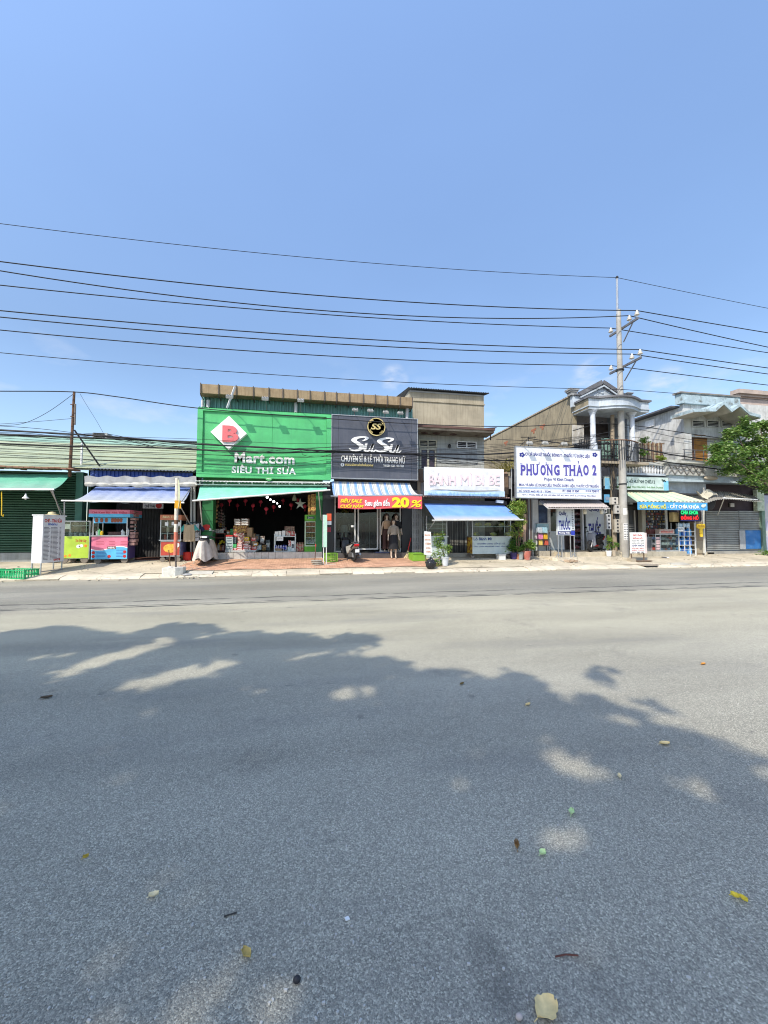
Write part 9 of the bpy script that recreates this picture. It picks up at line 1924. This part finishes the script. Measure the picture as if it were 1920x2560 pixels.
fallen('bright yellow pair of leaves at the right of the road', 1838, 2246, .03, .024, yelL, -.75, two=True)
fallen('pale green leaf on the road right of the centre', 1357, 2138, .038, .032, grL, .2)
fallen('small brown curled leaf just left of the pale green leaf', 1292, 2121, .045, .025, (.30, .17, .06), 1.2, .02)
fallen('pale cream leaf in the shade on the left of the road', 384, 2244, .04, .022, palL, .1)
fallen('yellow tan leaf on the road below the centre left', 616, 2391, .048, .03, (.55, .42, .14), -.8)
fallen('tiny yellow leaf far left in the shade', 214, 2148, .024, .014, (.55, .40, .06), .3)
fallen('cream leaf on the road right of the middle of the shade', 1549, 1945, .042, .024, palL, 1.0)
fallen('tan leaf at the edge of the shade right of the centre', 1662, 1862, .075, .04, tanL, -.2)
fallen('pale green leaf high on the right side of the shade', 1429, 2035, .05, .03, grL, .8)
fallen('orange leaf lying on the sunlit road at the right', 1758, 1662, .07, .04, (.55, .25, .04), .2)
fallen('small dark leaf at the sunlit edge near the middle', 1155, 1712, .06, .03, (.2, .14, .05), .5)
fallen('brown leaf in the sun right of the centre', 1320, 1764, .06, .03, tanL, .3)
fallen('dark brown leaf lying left in the far shade', 116, 1746, .09, .05, (.10, .07, .04), .3)
p = G(868, 2300); o = obj('paper_scrap', MB().obox(p + Vector((0, 0, .006)), (.018, .014, .004), (.1, .2, .4)), white_clean); tag(o, 'tiny white paper scrap on the road left of the centre', 'scrap')
p = G(742, 2456); o = obj('pebble', MB().ball(p + Vector((0, 0, .010)), (.014, .011, .012), 10, 7), mat('pebble_black', (.02, .02, .025), .6), smooth=True); tag(o, 'small black pebble on the road near the bottom', 'pebble')
p = G(1298, 2548); o = obj('pebble', MB().ball(p + Vector((0, 0, .008)), (.013, .009, .009), 8, 6), mat('pebble_pale', (.45, .38, .34), .8), smooth=True); tag(o, 'pale pinkish pebble just left of the large tan leaf', 'pebble')
a, b_ = G(1388, 2396), G(1446, 2393); o = obj('twig', MB().tube([a + Vector((0, 0, .006)), a.lerp(b_, .5) + Vector((0, .004, .008)), b_ + Vector((0, 0, .006))], .003, 5), mat('twig_red_brown', (.14, .05, .035), .8)); tag(o, 'thin red brown twig lying near the bottom right of the road', 'twig')
a, b_ = G(560, 2294), G(592, 2284); o = obj('twig', MB().tube([a + Vector((0, 0, .005)), b_ + Vector((0, 0, .005))], .003, 5), mat('twig_dark', (.05, .045, .04), .8)); tag(o, 'short dark twig lying on the left half of the road', 'twig')
cr_ = MB()
for i in range(420):                        # grit and tiny crumbs
 px, py = R.uniform(0, 1920), R.uniform(1560, 2560); p = G(px, py); s = R.uniform(.0025, .0065); cr_.obox(p + Vector((0, 0, s * .5)), (s * R.uniform(.8, 2), s, s), (0, 0, R.uniform(0, 3)))
struct_g = obj('grit', cr_, mat('grit_pale', (.5, .48, .44), .8), kind='stuff')
# gully openings in the kerb
gl = thing('gully', 'dark drain opening with a concrete lid in the kerb right of the tall pole', 'drain', P(1625, 1418, 14.7)); x0, x1 = P(1609, 1415, 14.7).x, P(1643, 1415, 14.7).x
obj('lid', MB().box(x0, x1, YK + .02, 15.15, .10, .15), concrete('lid_concrete', (.36, .31, .25), 0), gl); obj('opening', MB().box(x0 + .05, x1 - .05, YK + .03, 15.0, .0, .099), mat('drain_black', (.01, .01, .01), .9), gl)
for i, (px, py) in enumerate(((500, 1436), (1702, 1413))):
 c = G(px, py); o = obj('concrete_slab', MB().obox((c.x, c.y + .1, gz(c.y + .1) + .012), (1.0 if i else .8, .35, .035), (.22, 0, .03)), concrete('slab_c%d' % i, (.5, .47, .4), .6)); tag(o, ['broken pale concrete slab on the kerb apron left of the mart paving', 'flat grey concrete slab on the kerb right of the drain'][i], 'slab')
rb2 = MB()
for i in range(420):
 px = R.choice((R.uniform(455, 500), R.uniform(1340, 1440), R.uniform(0, 1920), R.uniform(0, 1920), R.uniform(1700, 1900))); y = R.choice((R.uniform(14.2, 14.8), R.uniform(14.75, 17.3))); p = P(px, 1420, y); s = R.uniform(.015, .05); rb2.obox((p.x, y, gz(y) + s * .3), (s * R.uniform(1, 2), s, s * .7), (R.uniform(-.3, .3), R.uniform(-.3, .3), R.uniform(0, 3)))
obj('rubble', rb2, mat('rubble_grey', (.36, .32, .25), .9), kind='stuff')
p = G(494, 1440); o = obj('plastic_bag', MB().ball((p.x - .35, p.y + .05, gz(p.y) + .04), (.16, .1, .06), 10, 6), mat('bag_grey', (.3, .3, .3), .5), smooth=True); tag(o, 'crumpled grey plastic bag lying beside the whitewashed block', 'bag')
